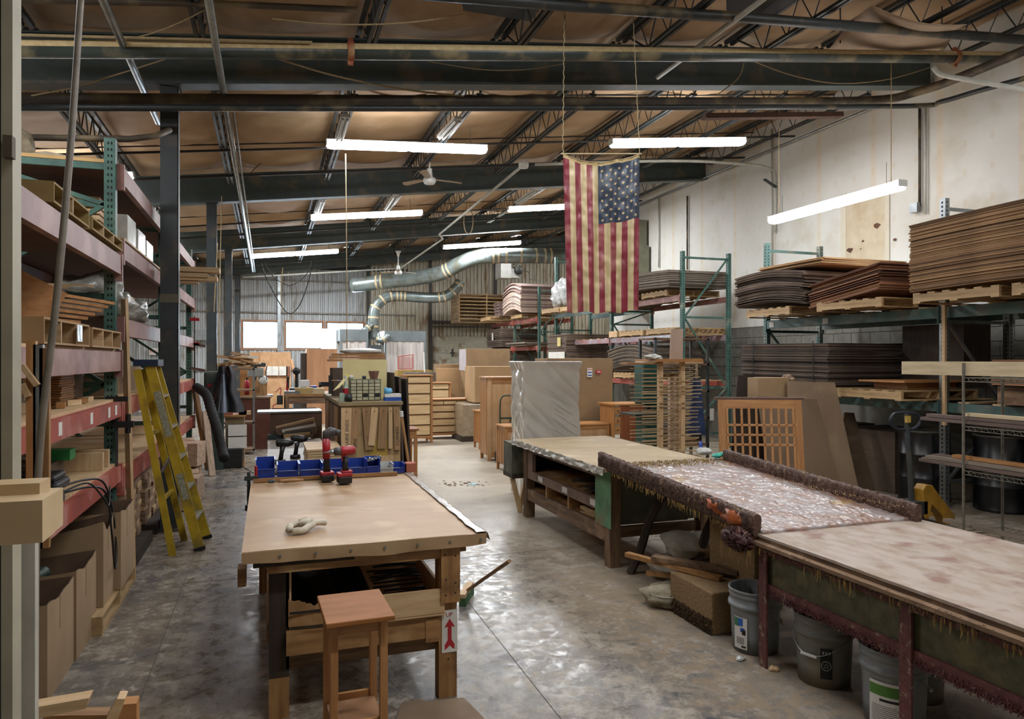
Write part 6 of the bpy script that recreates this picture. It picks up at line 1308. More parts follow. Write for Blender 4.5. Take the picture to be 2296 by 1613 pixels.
# ================================================================ left racks
LX0, LX1 = -2.25, -1.18
lr = T('pallet_rack', 'green and red pallet rack along the left side of the picture', 'rack')
def lframe(y, zt):
    for x in (LX1, LX0):
        M().b(x-.04, x+.04, y-.04, y-.034, 0, zt).b(x-.04, x-.034, y-.034, y+.04, 0, zt).b(x+.034, x+.04, y-.034, y+.04, 0, zt).b(x-.06, x+.06, y-.06, y+.06, 0, .01).build('upright', rack_green, lr)
    lv = [.25, 1.0, 1.55, 2.25, 2.98, zt-.22]; m = M()
    for z in lv[::1]: m.b(LX0+.04, LX1-.04, y-.012, y+.012, z-.025, z+.025)
    m.build('cross_brace', rack_green, lr)
    for i in range(len(lv)-1):
        a, b_ = (LX0+.04, LX1-.04) if i % 2 else (LX1-.04, LX0+.04); 
        if i == 4: a, b_ = LX1-.04, LX0+.04
        M().beam((a, y, lv[i]), (b_, y, lv[i+1]), .035, .035, (0, 1, 0)).build('diagonal_brace', rack_green, lr)
    m = M(); z = .1
    while z < zt-.04:
        for dx in (-.016, .008): m.b(LX1+dx, LX1+dx+.011, y-.0415, y-.0402, z, z+.02)
        z += .05
    m.build('punched_holes', hole_mat, lr, kind='stuff')
for y in (3.3, 6.4, 9.35, 12.4): lframe(y, 3.5 if y > 5 else 3.4)
def lbeam(y0, y1, zt, mt, h=.15, deck=True, dm=pine_x):
    for x in (LX1+.04, LX0-.085): M().b(x, x+.045, y0+.045, y1-.045, zt-h, zt).b(x-.005, x+.052, y0+.02, y0+.06, zt-h-.05, zt+.015).b(x-.005, x+.052, y1-.06, y1-.02, zt-h-.05, zt+.015).build('beam', mt, lr)
    if deck: M().b(LX0-.04, LX1+.04, y0+.06, y1-.06, zt, zt+.02).build('deck_board', dm, lr)
under = mat('deck_under', '#6d4a3c', '#5b3d31', .8, scale=2, stretch=(1, 6, 1))
for z, mt in ((2.57, rack_pink), (1.81, rack_pink), (1.42, rack_red), (.91, rack_red)): lbeam(3.3, 6.4, z, mt, .15 if z > 1.5 else .12, True, under if z > 2 else pine_x)
for z, mt in ((3.30, rack_pink), (2.70, rack_pink), (2.08, rack_pink), (1.43, rack_red), (.85, rack_red)):
    for y0, y1 in ((6.4, 9.35), (9.35, 12.4)): lbeam(y0, y1, z, mt, .14, True, under if z > 2 else pine_x)
# labels on the beams
m = M()
for y in (4.55, 5.3, 5.85, 6.1): m.b(LX1+.0855, LX1+.0865, y, y+.07, 1.325, 1.40)
tag(m.build('beam_labels', paper_m), 'row of small white labels on the red beam of the left rack', 'label', kind='stuff')
# ------ loads, near bay
def lcarton(x0, x1, y0, y1, z0, z1, lab, mt=kraft, tape=False): return carton(x0, x1, y0, y1, z0, z1, lab, mt, tape)
Zs = 2.592
def tray(x0, x1, y0, y1, z0, h, lab, mt=kraft_light):
    t = T('open_crate', lab, 'crate', ((x0+x1)/2, (y0+y1)/2, z0)); hx, hy = (x1-x0)/2, (y1-y0)/2; m = M(); m.b(-hx, hx, -hy, hy, 0, .012).b(-hx, hx, -hy, -hy+.012, .012, h).b(-hx, hx, hy-.012, hy, .012, h); m.build('crate_shell', mt, t); M().b(-hx, hx, -hy, hy, h, h+.012).build('crate_lid', mt, t)
    n_ = max(1, int((y1-y0)/.3))
    for k in range(1, n_): M().b(-hx+.01, hx, -hy+k*(2*hy)/n_-.008, -hy+k*(2*hy)/n_+.008, .012, h).build('divider', pine_x, t)
    return t
pale_tan = mat('olive_board', '#a08a58', '#8f7a4c', .8, scale=3)
tray(-2.2, -1.08, 4.4, 5.2, Zs, .1, 'open sided board crate lying on the near pallet of the upper left shelf', pale_tan)
tray(-2.1, -1.07, 5.24, 6.25, Zs, .07, 'lower board crate beside the green upright on the upper left shelf', pale_tan)
# shelf 1.81
for k in range(3):
    a = -.35+k*.1; tag(M().ob((-1.75+.16*k, 5.0+.1*k, 2.06+.02*k), (.32, .03, .34), (0, .5, .3)).build('drawer_part', cherry_x), ('cherry board piece tipped over at the left of the pile', 'second tipped cherry board of the pile', 'third tipped cherry board of the pile')[k], 'board')
for k in range(6): tag(M().beam((-1.75+.05*k, 5.2, 2.05+.03*k), (-1.2+.03*k, 5.5+.05*k, 2.0+.03*k), .05, .02).build('cherry_strip', cherry_y), 'cherry moulding strip in the pile sticking out over the pink beam', 'strip', 'cherry strips in the left pile')
tray(-2.2, -1.1, 4.3, 5.3, 1.832, .13, 'long open crate with dividers on the pink middle shelf', kraft_light); tray(-2.1, -1.09, 5.34, 6.3, 1.832, .12, 'second open crate beside the upright on the pink middle shelf', kraft_light)
tag(M().ob((-1.7, 5.3, 2.0), (.7, .9, .02), (.05, .12, .2)).build('loose_sheet', mat('pale_sheet', '#a99b88', '#998b78', .7)), 'loose bent sheet under the cherry pile', 'sheet')
tag(M().b(-1.085, -1.08, 4.9, 5.02, 1.86, 1.96).build('plastic_tag', mat('milky_film')), 'clear plastic tag hanging on the long crate', 'tag')
# boards behind, seen through the frame
for k, (z, lab) in enumerate(((2.27, 'wide pale panel on the middle rack shelf behind the green frame'), (2.12, 'grey box behind the green brace'))): tag(M().b(-2.2, -1.25, 6.6, 7.9, 2.1 if k else 2.32, 2.31 if k else 2.36).build('panel', pine_x if k == 0 else kg[1]), lab, 'panel')
# shelf 1.42 : crate with lettering, small things
cr = T('plywood_box', 'plywood box with hand lettering on the red beam shelf at left', 'box', (-1.45, 4.75, 1.442)); M().b(-.13, .13, -.14, .14, 0, .26).build('box_body', mat('ply_pale', '#b99d78', '#a88c68', .6, scale=3, stretch=(6, 1, 1)), cr)
m = M(); text_mesh(m, 'UF', .07, (.132, -.08, .15), (0, 1, 0), (0, 0, 1)); text_mesh(m, 'WD', .07, (.132, -.07, .06), (0, 1, 0), (0, 0, 1)); m.build('lettering', ink, cr)
tag(M().blob((-1.5, 4.85, 1.80-.05), (.12, .12, .1), 4, 14, .25).build('blue_bag', mat('blue_poly', '#1d2f6f', '#172659', .35)), 'dark blue plastic bag on top of the lettered plywood box', 'bag')
jg = T('plastic_jug', 'cloudy plastic jug behind the lettered box', 'jug', (-1.55, 5.15, 1.442)); M().lathe([(0, 0), (.07, 0), (.075, .02), (.075, .15), (.05, .22), (.025, .25), (.025, .28), (0, .28)], n=16).build('jug_body', mat('cloudy', '#8f897c', '#7b766a', .35), jg, True); M().cy((0, 0, .28), (0, 0, .3), .028, 12).build('cap', black_m, jg)
for k in range(14): tag(M().ob((-1.6, 5.62, 1.448+.016*k), (.6, .38, .013), (0, 0, R.uniform(-.05, .05))).build('cherry_board', cherry_x), nth(k, 14)+' cherry board in the neat stack on the red beam shelf', 'board', 'stack of cherry boards on the red shelf')
tag(M().b(-1.75, -1.35, 5.95, 6.3, 1.442, 1.68).build('brown_carton', kraft_dark), 'dark brown carton beside the upright on the red beam shelf', 'box')
for k, (y, a) in enumerate(((5.25, .2), (5.5, -.3), (5.75, .4), (5.95, 0))): tag(M().ob((-1.25, y, 1.46), (.05, .16, .035), (0, 0, a)).build('wood_offcut', pine_y if k % 2 else cherry_y), 'small wood offcut near the edge of the red beam shelf', 'offcut', 'offcuts on the red shelf edge')
tag(M().b(-1.9, -1.3, 5.4, 6.3, 1.69, 1.73).build('wrapped_board', mat('milky_film')), 'plastic wrapped panel under the pink beam', 'panel')
# lowest shelf .91: grinder, box, cables
tag(M().b(-1.75, -1.35, 5.35, 5.75, .932, 1.06).build('dark_carton', kraft_dark), 'dark carton on the lowest red shelf', 'box')
tag(M().b(-1.42, -1.28, 5.6, 5.75, 1.06, 1.13).build('green_box', mat('bright_green', '#2f8a4a', '#27783f', .5)), 'small bright green box on the lowest red shelf', 'box')
cse = T('tool_case', 'black tool case lying on the lowest red shelf', 'case', (-1.4, 5.2, .932)); M().b(-.18, .18, -.16, .16, 0, .06).build('case_body', black_m, cse, bevel=.02); M().b(-.16, .16, -.14, .14, .06, .1).build('case_lid', black_m, cse, bevel=.015)
gd = T('angle_grinder', 'dark corded power tool lying at the edge of the lowest red shelf', 'tool', (-1.28, 4.62, .97), .5); M().tube([(-.16, 0, 0), (-.05, 0, 0), (.1, 0, .0), (.17, 0, 0)], [.022, .032, .036, .03], 12).build('tool_body', mat('tool_teal', '#1d2b2c', '#151f20', .4), gd, True); M().cy((.15, 0, -.03), (.15, 0, .03), .05, 14).build('guard', steel_dark, gd)
p = Vector((-1.15, 4.75, .97)); e0 = Vector((-1.05, 5.1, .95))
cable([p, e0, Vector((-1.0, 5.3, .86)), Vector((-.98, 5.35, .6)), Vector((-.98, 5.45, .34)), Vector((-1.0, 5.62, .36)), Vector((-1.02, 5.66, .6)), Vector((-1.05, 5.5, .9)), Vector((-1.1, 5.2, .98)), Vector((-1.2, 4.9, .98))], .007, 'black cable looping down from the lowest red shelf over the boxes', cord_m)
cable([p, Vector((-1.05, 5.0, .99)), Vector((-.99, 5.12, .88)), Vector((-.98, 5.25, .8)), Vector((-1.0, 5.4, .9))], .006, 'short black cable loop hanging at the red beam', cord_m)
for k, (y, z) in enumerate(((5.95, .932), (6.15, .932))): tag(M().b(-1.4, -1.15, y, y+.05, z, z+.13).build('pale_block', pine_z), ('pale wood block beside the green box', 'pale wood block next to the upright on the lowest shelf')[k], 'block')
tag(M().b(-1.35, -1.2, 4.35, 4.5, .932, 1.02).build('white_carton', paper_m), 'small white carton at the near end of the lowest shelf', 'box')
tag(M().b(-2.1, -1.3, 3.5, 6.3, 1.0, 1.28).build('panel_stack', old_y), 'stack of long panels at the back of the lowest shelf', 'boards') if False else None
for k in range(10): tag(M().b(-2.2, -1.65, 4.6, 6.3, .94+.035*k, .94+.035*k+.03).build('long_board', old_y if k % 2 else pine_y), 'long board in the stack at the back of the lowest red shelf', 'board', 'long boards at the back of the lowest red shelf')
# top level, far bay
def bundle(loc, r, sd, lab, mt=None): t = T('wrapped_bundle', lab, 'bundle', loc); M().blob((0, 0, r[2]*.9), r, sd, 20, .2, 2.2, .85).build('plastic_wrap', mt or mat('tan_film', '#a89c84', '#8c806a', .25, scale=12, bump=.8, spec=.8), t, True); return t
bundle((-2.05, 6.9, 3.325), (.2, .2, .19), 31, 'tall plastic wrapped bundle on the very top of the left rack'); bundle((-1.72, 7.0, 3.325), (.3, .22, .08), 33, 'flat plastic wrapped bundle on the top of the left rack')
tag(M().b(-2.25, -1.2, 6.44, 6.9, 3.322, 3.35).build('top_board', mat('tan_top_board', '#c09a63', '#ad8852', .6)), 'orange tan board edge on the top left shelf', 'board')
tag(M().b(-2.3, -1.1, 6.5, 9.2, 2.722, 2.74).build('shelf_sheet', pine_x), 'pale sheet on the second level behind the green upright', 'sheet')
for k in range(7): tag(M().b(-2.1+.02*k, -1.3, 6.6, 7.8, 2.742+.05*k, 2.742+.05*k+.035).build('pale_plank', pine_x), 'pale plank in the stack seen through the green frame', 'plank', 'pale planks on the second level')
for k, (y, lab) in enumerate(((7.0, 'white wrapped carton just right of the green upright'), (7.55, 'second white wrapped carton right of the green upright'), (8.05, 'third white wrapped carton toward the column'))): tag(M().b(-1.6, -1.16, y, y+.42, 2.742, 3.02-.03*k).build('wrapped_carton', mat('white_wrap', '#c2c3bd', '#a9aaa4', .3, scale=10, bump=.5)), lab, 'box')
for k, (y0, y1, lab) in enumerate(((6.6, 7.1, 'wrapped carton on the third level beside the upright'), (7.15, 7.7, 'grey wrapped bag on the third level'), (7.75, 8.4, 'crumpled wrapped bag on the third level by the column'))): bundle((-1.4, (y0+y1)/2, 2.102), (.24, (y1-y0)/2, .14 if k else .2), 40+k, lab, mat('grey_film', '#8f8c82', '#6f6c62', .3, scale=12, bump=.8, spec=.8))
for k in range(3): tag(M().b(-2.1, -1.25, 6.6+.9*k, 7.4+.9*k, 1.452, 1.62+.06*(k % 2)).build('mid_carton', kraft), ('carton low on the far left bay just behind the ladder top', 'second carton behind the ladder top', 'third carton behind the column')[k], 'box')
# tall wooden lath at the upright
tag(M().beam((-1.05, 6.55, .02), (-1.1, 6.5, 2.24), .06, .025).build('tall_lath', pine_z), 'long tan lath standing against the green upright', 'board')
bc = T('bar_clamp', 'black bar clamps fixed on the green upright at chest height', 'clamp', (-1.12, 6.3, 1.02)); M().b(-.01, .01, -.005, .005, -.15, .45).build('bar', steel_dark, bc); M().ob((.05, 0, .22), (.14, .04, .05)).ob((.0, 0, .42), (.16, .03, .04)).build('jaw', black_m, bc); M().cy((.08, 0, .15), (.08, 0, .3), .02, 8).build('handle', black_m, bc)
# lower stack of wood pieces on pallets in the far bays
for (y, n, lab, gz) in ((7.2, 12, 'neat block stack of wood pieces on a skid behind the ladder', 0), (8.35, 11, 'second block stack of wood pieces farther along the rack', 0)):
    t = T('wood_piece_stack', lab, 'stack', (-1.45, y, 0)); M().b(-.35, .4, -.45, .45, 0, .1).build('skid', dark_wood, t)
    for r_ in range(n):
        for c in range(4): M().ob((-.1+R.uniform(-.01, .01)+.15, -.33+c*.22, .125+r_*.045), (.5, .2, .04), (0, 0, R.uniform(-.02, .02))).build('wood_piece', maple_x if (r_*3+c) % 4 == 1 else mat('stack_wood', '#9b7d66', '#86694f', .7, vary=.2), t)
for k in range(10):
    y = 9.2+.42*(k//2); tag(M().ob((-1.12+R.uniform(-.1, .15), y, .16+.33*(k % 2)), (.4, .38, .3), (0, 0, R.uniform(-.2, .2))).build('wood_bundle', mat('bundle_wood', '#b49a82', '#8f745c', .7, scale=14, stretch=(1, 1, 4), vary=.15)), 'bundle of short wood blocks on the floor past the column', 'wood', 'bundles of wood blocks past the column')
pl = base(476, 1068); tag(M().beam(pl, pl+Vector((-.12, .3, .95)), .09, .05).build('standing_plank', wood('pinkish', '#b7a08a', '#9f866f', 'z')), 'pinkish plank leaning by the wood bundles', 'plank')
tag(M().beam(base(478, 1060)+Vector((-.1, .4, 0)), base(478, 1060)+Vector((-.3, .5, 1.25)), .1, .05).build('standing_plank', cherry_z), 'reddish brown plank leaning beside the black hose', 'plank')
# overhanging lumber on the column side
for k, (z, l) in enumerate(((2.86, .55), (2.8, .42), (2.765, .52), (2.73, .3))): tag(M().b(-1.2, -1.1+l, 9.3+.03*k, 9.55, z-.06, z-.005 if k else z).build('lumber', pine_x), ('thick beam end sticking out of the rack right of the column, top one', 'board end just under the thick one', 'board end third from the top right of the column', 'reddish board end lowest right of the column')[k], 'lumber')
# white wall piece and exit sign
ex = T('exit_sign', 'small white EXIT sign with red letters seen through the left rack', 'sign', at(347, 796, Y=YB-.2)); M().b(-.16, .16, -.03, .2, 0, .22).build('sign_box', mat('sign_white', '#e0dfdc'), ex)
m = M(); text_mesh(m, 'EXIT', .17, (-.145, -.031, .05), (1, 0, 0), (0, 0, 1)); m.build('letters', mat('exit_red', '#c22a2a'), ex)
# ------ yellow step ladder
ye = mat('ladder_yellow', '#b39722', '#957a18', .45, scale=6, dust='#7c6c30', dustamt=.25); ld = T('step_ladder', 'yellow folding step ladder leaning closed beside the left rack', 'ladder')
b_ = [Vector((-.585, 7.1, 0)), Vector((-.56, 7.55, 0))]; tp = [Vector((-1.0, 7.12, 1.7)), Vector((-1.0, 7.42, 1.7))]
for a, c in zip(b_, tp):
    d = (c-a); m = M(); m.beam(a, c, .022, .085, (1, 0, .3)); fr0 = m.build('front_rail', ye, ld)
    M().beam(a+d*.0, a+d*.02, .03, .1, (1, 0, .3)).build('rubber_foot', black_m, fr0)
b2_ = [Vector((-.80, 7.0, 0)), Vector((-.76, 7.55, 0))]; tp2 = [Vector((-1.1, 7.1, 1.66)), Vector((-1.1, 7.42, 1.66))]
for a, c in zip(b2_, tp2): M().beam(a, c, .022, .06, (1, 0, .3)).build('rear_rail', ye, ld)
for k in range(1, 6):
    q = k/6; a, c = b_[0].lerp(tp[0], q), b_[1].lerp(tp[1], q); M().beam(a, c, .085, .022).build('step', mat('step_alu', '#a9a89c', '#8f8d80', .35, metal=.6), ld)
for q in (.3, .65): a, c = b2_[0].lerp(tp2[0], q), b2_[1].lerp(tp2[1], q); M().beam(a, c, .03, .03).build('rear_brace', ye, ld)
M().beam(tp[0]+Vector((-.03, -.03, .02)), tp[1]+Vector((-.03, .03, .02)), .2, .06).build('blue_top', mat('ladder_top', '#1c2a44', '#141f33', .5), ld)
for y in (7.13, 7.42): M().beam(b_[0].lerp(tp[0], .55)+Vector((0, y-7.11, 0)), b2_[0].lerp(tp2[0], .42)+Vector((0, y-7.1, 0)), .02, .008).build('spreader', galv, ld)
q = b_[0].lerp(tp[0], .62); q2 = b_[0].lerp(tp[0], .86); n_ = Vector((0, -.0125, 0)); M().beam(q+n_, q2+n_, .002, .06, (1, 0, .3)).build('label', mat('ladder_label', '#9a9a84', '#6f6f5c', .5, scale=50), ld); q = b_[0].lerp(tp[0], .28); q2 = b_[0].lerp(tp[0], .42); M().beam(q+n_, q2+n_, .002, .055, (1, 0, .3)).build('label', mat('ladder_label'), ld)
# ------ open cartons along the aisle
def opencarton(x0, x1, y0, y1, z0, h, lab, dip=.05):
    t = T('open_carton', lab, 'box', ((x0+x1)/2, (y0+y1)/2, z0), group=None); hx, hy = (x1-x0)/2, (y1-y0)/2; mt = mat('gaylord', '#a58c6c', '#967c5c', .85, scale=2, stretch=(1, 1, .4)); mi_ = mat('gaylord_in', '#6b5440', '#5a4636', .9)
    def side(p, q, nm, s):
        p, q = Vector(p), Vector(q); M().grid(lambda u, v: p.lerp(q, u)+Vector((0, 0, (h-dip*math.sin(PI*u)+.015*noise.noise(Vector((u*4, s, 0))))*v)), 10, 3).build(nm, mt, t); n_ = (q-p).cross(Vector((0, 0, 1))).normalized()
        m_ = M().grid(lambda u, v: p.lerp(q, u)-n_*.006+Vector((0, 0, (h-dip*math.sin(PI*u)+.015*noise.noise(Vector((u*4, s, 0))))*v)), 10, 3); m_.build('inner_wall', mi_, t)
    side((hx, -hy, 0), (hx, hy, 0), 'wall', 1); side((-hx, -hy, 0), (hx, -hy, 0), 'wall', 2); side((hx, hy, 0), (-hx, hy, 0), 'wall', 3); side((-hx, hy, 0), (-hx, -hy, 0), 'wall', 4)
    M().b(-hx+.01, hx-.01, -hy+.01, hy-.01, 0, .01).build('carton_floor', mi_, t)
    M().b(hx+.0005, hx+.002, -hy*.1, -hy*.02, h*.6, h-dip*.9).build('tape_strip', mat('tan_tape'), t); return t
opencarton(-2.0, -1.06, 4.20, 4.72, 0, .5, 'nearest open tan carton under the red beam, beside the white post', .02)
opencarton(-2.0, -1.05, 4.74, 5.24, 0, .52, 'second open tan carton from the front, under the red beam', .03)
pallet((-1.5, 5.72, 0), PI/2, 'pale pallet on the floor under the tall open carton')
opencarton(-2.0, -1.02, 5.3, 5.62, .125, .56, 'tall open carton on the pallet, front one', .08); opencarton(-1.9, -.98, 5.66, 6.15, .125, .55, 'tall open carton on the pallet, rear one', .02)
bh = T('black_gooseneck', 'dark green vise like tool lying in the nearest open carton', 'tool', (-1.35, 4.75, .36)); M().tube(smoothpath([(-.15, -.35, .1), (0, -.2, .12), (.05, 0, .12), (.1, .15, .13)], 5), .035, 10).build('tool_arm', mat('vise_green', '#2f3d35', '#243029', .5), bh, True); M().cy((.03, .0, .12), (.05, .02, .22), .03, 10).build('tool_knob', mat('vise_tan', '#7d7460', '#655d4d', .5), bh); M().blob((-.1, -.25, .12), (.1, .07, .02), 3, 12, .1).build('wooden_disc', pine_x, bh, True)
M().b(-.3, .1, -.5, -.06, -.33, .05).build('packing', kraft_dark, bh)
# ------ foreground left
fc = T('steel_column', 'olive column with a cream painted flange, very near at the left edge', 'column', (0, 0, 0)); Yc = 1.55
c1 = at(28, 800, Y=Yc).x; c2 = at(48, 800, Y=Yc+.12).x; c2 = max(c2, c1+.005)
M().b(c1-.018, c1, Yc, Yc+.05, 0, 5.2).build('cream_flange', mat('cream_paint', '#aaa48f', '#989280', .6, scale=4), fc)
M().b(c1-.034, c1-.0185, Yc+.004, Yc+.05, 0, 5.2).build('green_strip', mat('dark_green_strip', '#263432', '#1d2826', .5), fc); M().b(c1-.22, c1-.0345, Yc+.0, Yc+.05, 0, 5.2).build('olive_web', mat('olive_paint', '#5a5842', '#4a4937', .6, scale=3), fc)
M().b(c1-.01, c1+.005, Yc-.02, Yc, 2.12, 2.16).build('clip', mat('rust_clip', '#5c5040'), fc)
pp = T('leaning_pole', 'long thin grey pole leaning from the lowest left shelf up to the roof', 'pole'); P0 = at(86, 1060, Y=3.15); 
M().tube(smoothpath([P0-Vector((0.0, .05, .95)), P0, at(128, 660, Y=3.2), at(158, 330, Y=3.3), at(183, -30, Y=3.45)], 6), .0135, 8).build('pole_tube', mat('pole_grey', '#7d7466', '#685f52', .5, scale=10), pp, True)
# pale lumber lying toward the camera at the left edge
hs = T('saw_horse', 'wooden trestle at the left edge carrying the pale square posts', 'trestle', (0, 0, 0)); 
lx = at(60, 1200, Y=1.36); zz = at(60, 1212, Y=1.33).z
M().b(lx.x-.25, lx.x-.2, 1.36, 1.40, 0, zz-.06).b(lx.x-.6, lx.x-.55, 1.36, 1.40, 0, zz).build('leg', mat('white_post', '#b8b4a8', '#a19c8e', .6, scale=3, stretch=(4, 4, 1)), hs); M().b(lx.x-.75, lx.x-.16, 1.30, 1.46, zz-.05, zz).build('cross_rail', pine_x, hs)
e1 = at(95, 1212, Y=1.30); e1t = at(95, 1122, Y=1.30); tag(M().b(e1.x-.7, e1.x, 1.30, 1.37, zz+.001, e1t.z).build('square_post', mat('maple_post', '#c9b08a', '#bca27a', .5, scale=2, stretch=(1, 5, 5))), 'thick pale square post end at the left edge, front one', 'lumber', )
e2 = at(131, 1100, Y=1.42); e2b = at(131, 1186, Y=1.42); tag(M().b(e2.x-.7, e2.x, 1.38, 1.45, e2b.z, e2.z).build('square_post', mat('maple_post')), 'thick pale square post end just behind the front one', 'lumber')
M().b(e2.x-.7, e2.x-.2, 1.39, 1.44, zz-.05, e2b.z-.0005).build('packer', pine_x, hs)
e3 = at(105, 1075, Y=1.40); tag(M().b(e3.x-.7, e3.x, 1.36, 1.42, e2.z+.001, e3.z).build('thin_board', mat('maple_post')), 'thin pale board lying on the square posts at the left edge', 'board')
# upright white board below, and scraps at the bottom left
wx = at(50, 1400, Y=2.05); wx2 = at(84, 1400, Y=2.05); tag(M().b(wx.x, wx2.x, 2.03, 2.06, 0, at(60, 1215, Y=2.05).z).build('upright_board', mat('white_post')), 'pale grey upright board below the square posts at the left edge', 'board')
for k, (pts, Y_, lab) in enumerate(((((50, 1592), (200, 1566), (192, 1590), (55, 1618)), 2.15, 'pale board lying at the bottom left corner'), (((236, 1618), (262, 1568), (280, 1568), (262, 1618)), 2.2, 'small pale stick at the bottom left'), (((262, 1582), (306, 1578), (306, 1640), (262, 1640)), 2.25, 'small orange wooden block at the bottom edge of the picture'), (((95, 1606), (240, 1604), (240, 1640), (95, 1640)), 2.3, 'dark topped board end at the bottom left'))):
    P = [at(x, y, Y=Y_) for x, y in pts]; tag(M().prism(P, (0, .05, 0)).build('wood_scrap', (pine_x, pine_x, cherry_x, honey_x)[k]), lab, 'wood')
wk = T('scrap_crate', 'low crate below the bottom edge that holds the wood scraps', 'crate'); M().b(-1.75, -.95, 2.12, 2.42, 0, .5).build('crate_body', pine_x, wk)
for k, (px, c) in enumerate(((62, cherry_z), (78, galv), (92, honey_z))):
    a = at(px-4, 760, Y=3.5); tag(M().b(a.x, a.x+.035, 3.5, 3.53, .95, at(px, 765+k*8, Y=3.5).z).build('standing_strip', c), ('brown strip standing at the left edge of the rack', 'silver strip standing between brown ones', 'reddish strip standing nearest the pole')[k], 'strip')
for k, (px, py, px2, py2) in enumerate(((50, 820, 84, 865), (52, 860, 64, 890))): tag(M().beam(at(px, py, Y=3.48), at(px2, py2, Y=3.48), .03, .02).build('hooked_stick', pine_x), ('tan slanted stick beside the standing strips', 'short tan stick under the slanted one')[k], 'stick')
# ================================================================ cabinet in the middle with hung templates
cb = T('template_cabinet', 'pale wooden cabinet hung with lettered template boards, behind the bins', 'cabinet', (0, 0, 0)); zc = 1.36; ax0, ax1, ay0, ay1 = .63, 1.17, 6.62, 8.5
ply = mat('cab_ply', '#ad9266', '#9a7f56', .65, scale=2, stretch=(4, 4, .7), dust='#7c6548', dustamt=.2)
lt.location.y += 0
M().b(ax0, ax1, ay0, ay0+.02, 0, zc-.03).b(ax1-.02, ax1, ay0+.02, ay1, 0, zc-.03).b(ax0, ax1, ay1-.02, ay1, 0, zc-.03).build('side_panel', ply, cb); M().b(ax0, ax0+.02, ay0+.02, ay1, 0, zc-.03).build('side_panel', dark_wood, cb)
M().b(ax0-.02, ax1+.02, ay0-.02, ay1+.02, zc-.03, zc).build('cabinet_top', mat('cab_top', '#94825f', '#7d6c4c', .7, scale=3), cb)
M().b(ax0+.25, ax0+.42, ay0-.006, ay0-.001, .8, 1.0).build('yellow_panel', mat('yellow_ply', '#a88a3f', '#957935', .6), cb)
hz2 = wood('template_brown', '#a18058', '#876744', 'z', .6, .15); bds = [(.0, .095, 0, .50, 'PRAIRIE ENDS', pine_z), (.10, .16, .03, .48, 'BINS', hz2), (.185, .26, -.05, .47, 'PULS', hz2), (.27, .33, .06, .42, '', pine_z), (.345, .42, .04, .46, '', hz2), (.425, .46, 0, .46, '', pine_z), (.47, .52, -.02, .48, 'CORNERS', hz2)]
for k, (a, b_, tl_, ln, tx, mt) in enumerate(bds):
    t = T('template_board', ('pale hanging board lettered PRAIRIE ENDS, leftmost on the cabinet', 'narrow brown lettered board, second from the left', 'tilted brown lettered board, third from the left', 'pale board behind the tilted ones', 'brown board tilted the other way, right of the gap', 'narrow plain board near the right end of the row', 'rightmost narrow lettered board on the cabinet')[k], 'board', (ax0+(a+b_)/2, ay0-.012-.008*(k % 2), zc-.05), rot=(0, tl_*1.5, 0)); hw = (b_-a)/2; ln *= .83
    M().b(-hw, hw, -.01, .0, -ln, 0).build('board_body', mt, t); M().b(-.004, .004, -.012, -.01, -.04, -.032).build('nail_hole', ink, t)
    if tx: m = M(); text_mesh(m, tx, .044 if k == 0 else .04, (.018, -.0105, -ln+.04), (0, 0, 1), (-1, 0, 0)); m.v = [(x, -.0112, z) for x, y, z in m.v]; m.build('lettering', ink, t)
for k, (a, b_, z0, z1) in enumerate(((.02, .08, .55, .84), (.1, .16, .6, .84), (.30, .34, .6, .84), (.36, .47, .6, .86))): tag(M().b(ax0+a, ax0+b_, ay0-.014, ay0-.003, z0, z1).build('template_board', (honey_z, pine_z)[k % 2]), ('lower template board at the left of the cabinet', 'second lower template board of the cabinet', 'thin lower template board of the cabinet', 'pale lower template board with a dark mark')[k], 'board')
for k in range(3): tag(M().b(ax0-.014, ax0-.002, ay0+.2+.5*k, ay0+.6+.5*k, .6, zc-.06).build('side_board', (honey_z, old_z, honey_z)[k]), ('brown board hung on the left side of the cabinet, near one', 'brown board hung on the left side of the cabinet, middle one', 'brown board hung on the left side of the cabinet, far one')[k], 'board')
# drawer organiser
og = T('drawer_organiser', 'small parts organiser with thirty clear drawers on the cabinet', 'organiser', (ax0+.245, ay0+.2, zc)); W_, Hh = .29, .205
M().b(-W_/2, W_/2, .005, .14, 0, Hh).build('organiser_case', mat('org_grey', '#6a6a58', '#5b5b4b', .5), og)
ff = mat('drawer_clear', '#b3ae92', '#9d987d', .3, scale=30, vary=.15)
for i in range(5):
    for j in range(6): x = -W_/2+.01+i*(W_-.012)/5; z = .008+j*(Hh-.012)/6; (M().b(x, x+(W_-.012)/5-.01, -.008, .006, z, z+(Hh-.012)/6-.006)).build('drawer', ff if (i, j) not in ((4, 1), (2, 1)) else black_m, og)
fp = T('flower_pot', 'small brown pot on the organiser', 'pot', (ax0+.33, ay0+.26, zc+Hh)); M().lathe([(0, 0), (.034, 0), (.05, .07), (.052, .075), (.045, .075), (.03, .01), (0, .01)], n=4).build('pot_body', mat('pot_brown', '#7d5648', '#6a473b', .7), fp)
for k, (dx, m_, lab, h_) in enumerate(((.08, mat('yellow_top', '#c7b545'), 'small yellow topped jar on the organiser', .045), (.12, white_metal, 'small white jar on the organiser', .035), (.24, steel_dark, 'dark spools on the organiser', .03))): tag(M().lathe([(0, 0), (.018, 0), (.02, h_*.7), (.012, h_), (0, h_)], (ax0+dx, ay0+.27, zc+Hh), 10).build('jar', m_, None, True), lab, 'jar')
tag(M().b(ax0+.07, ax0+.50, ay0+.55, ay0+.57, zc, zc+.39).build('cream_panel', mat('cream_panel', '#d3c692', '#c9bb86', .5)), 'cream coloured panel standing behind the organiser', 'panel')
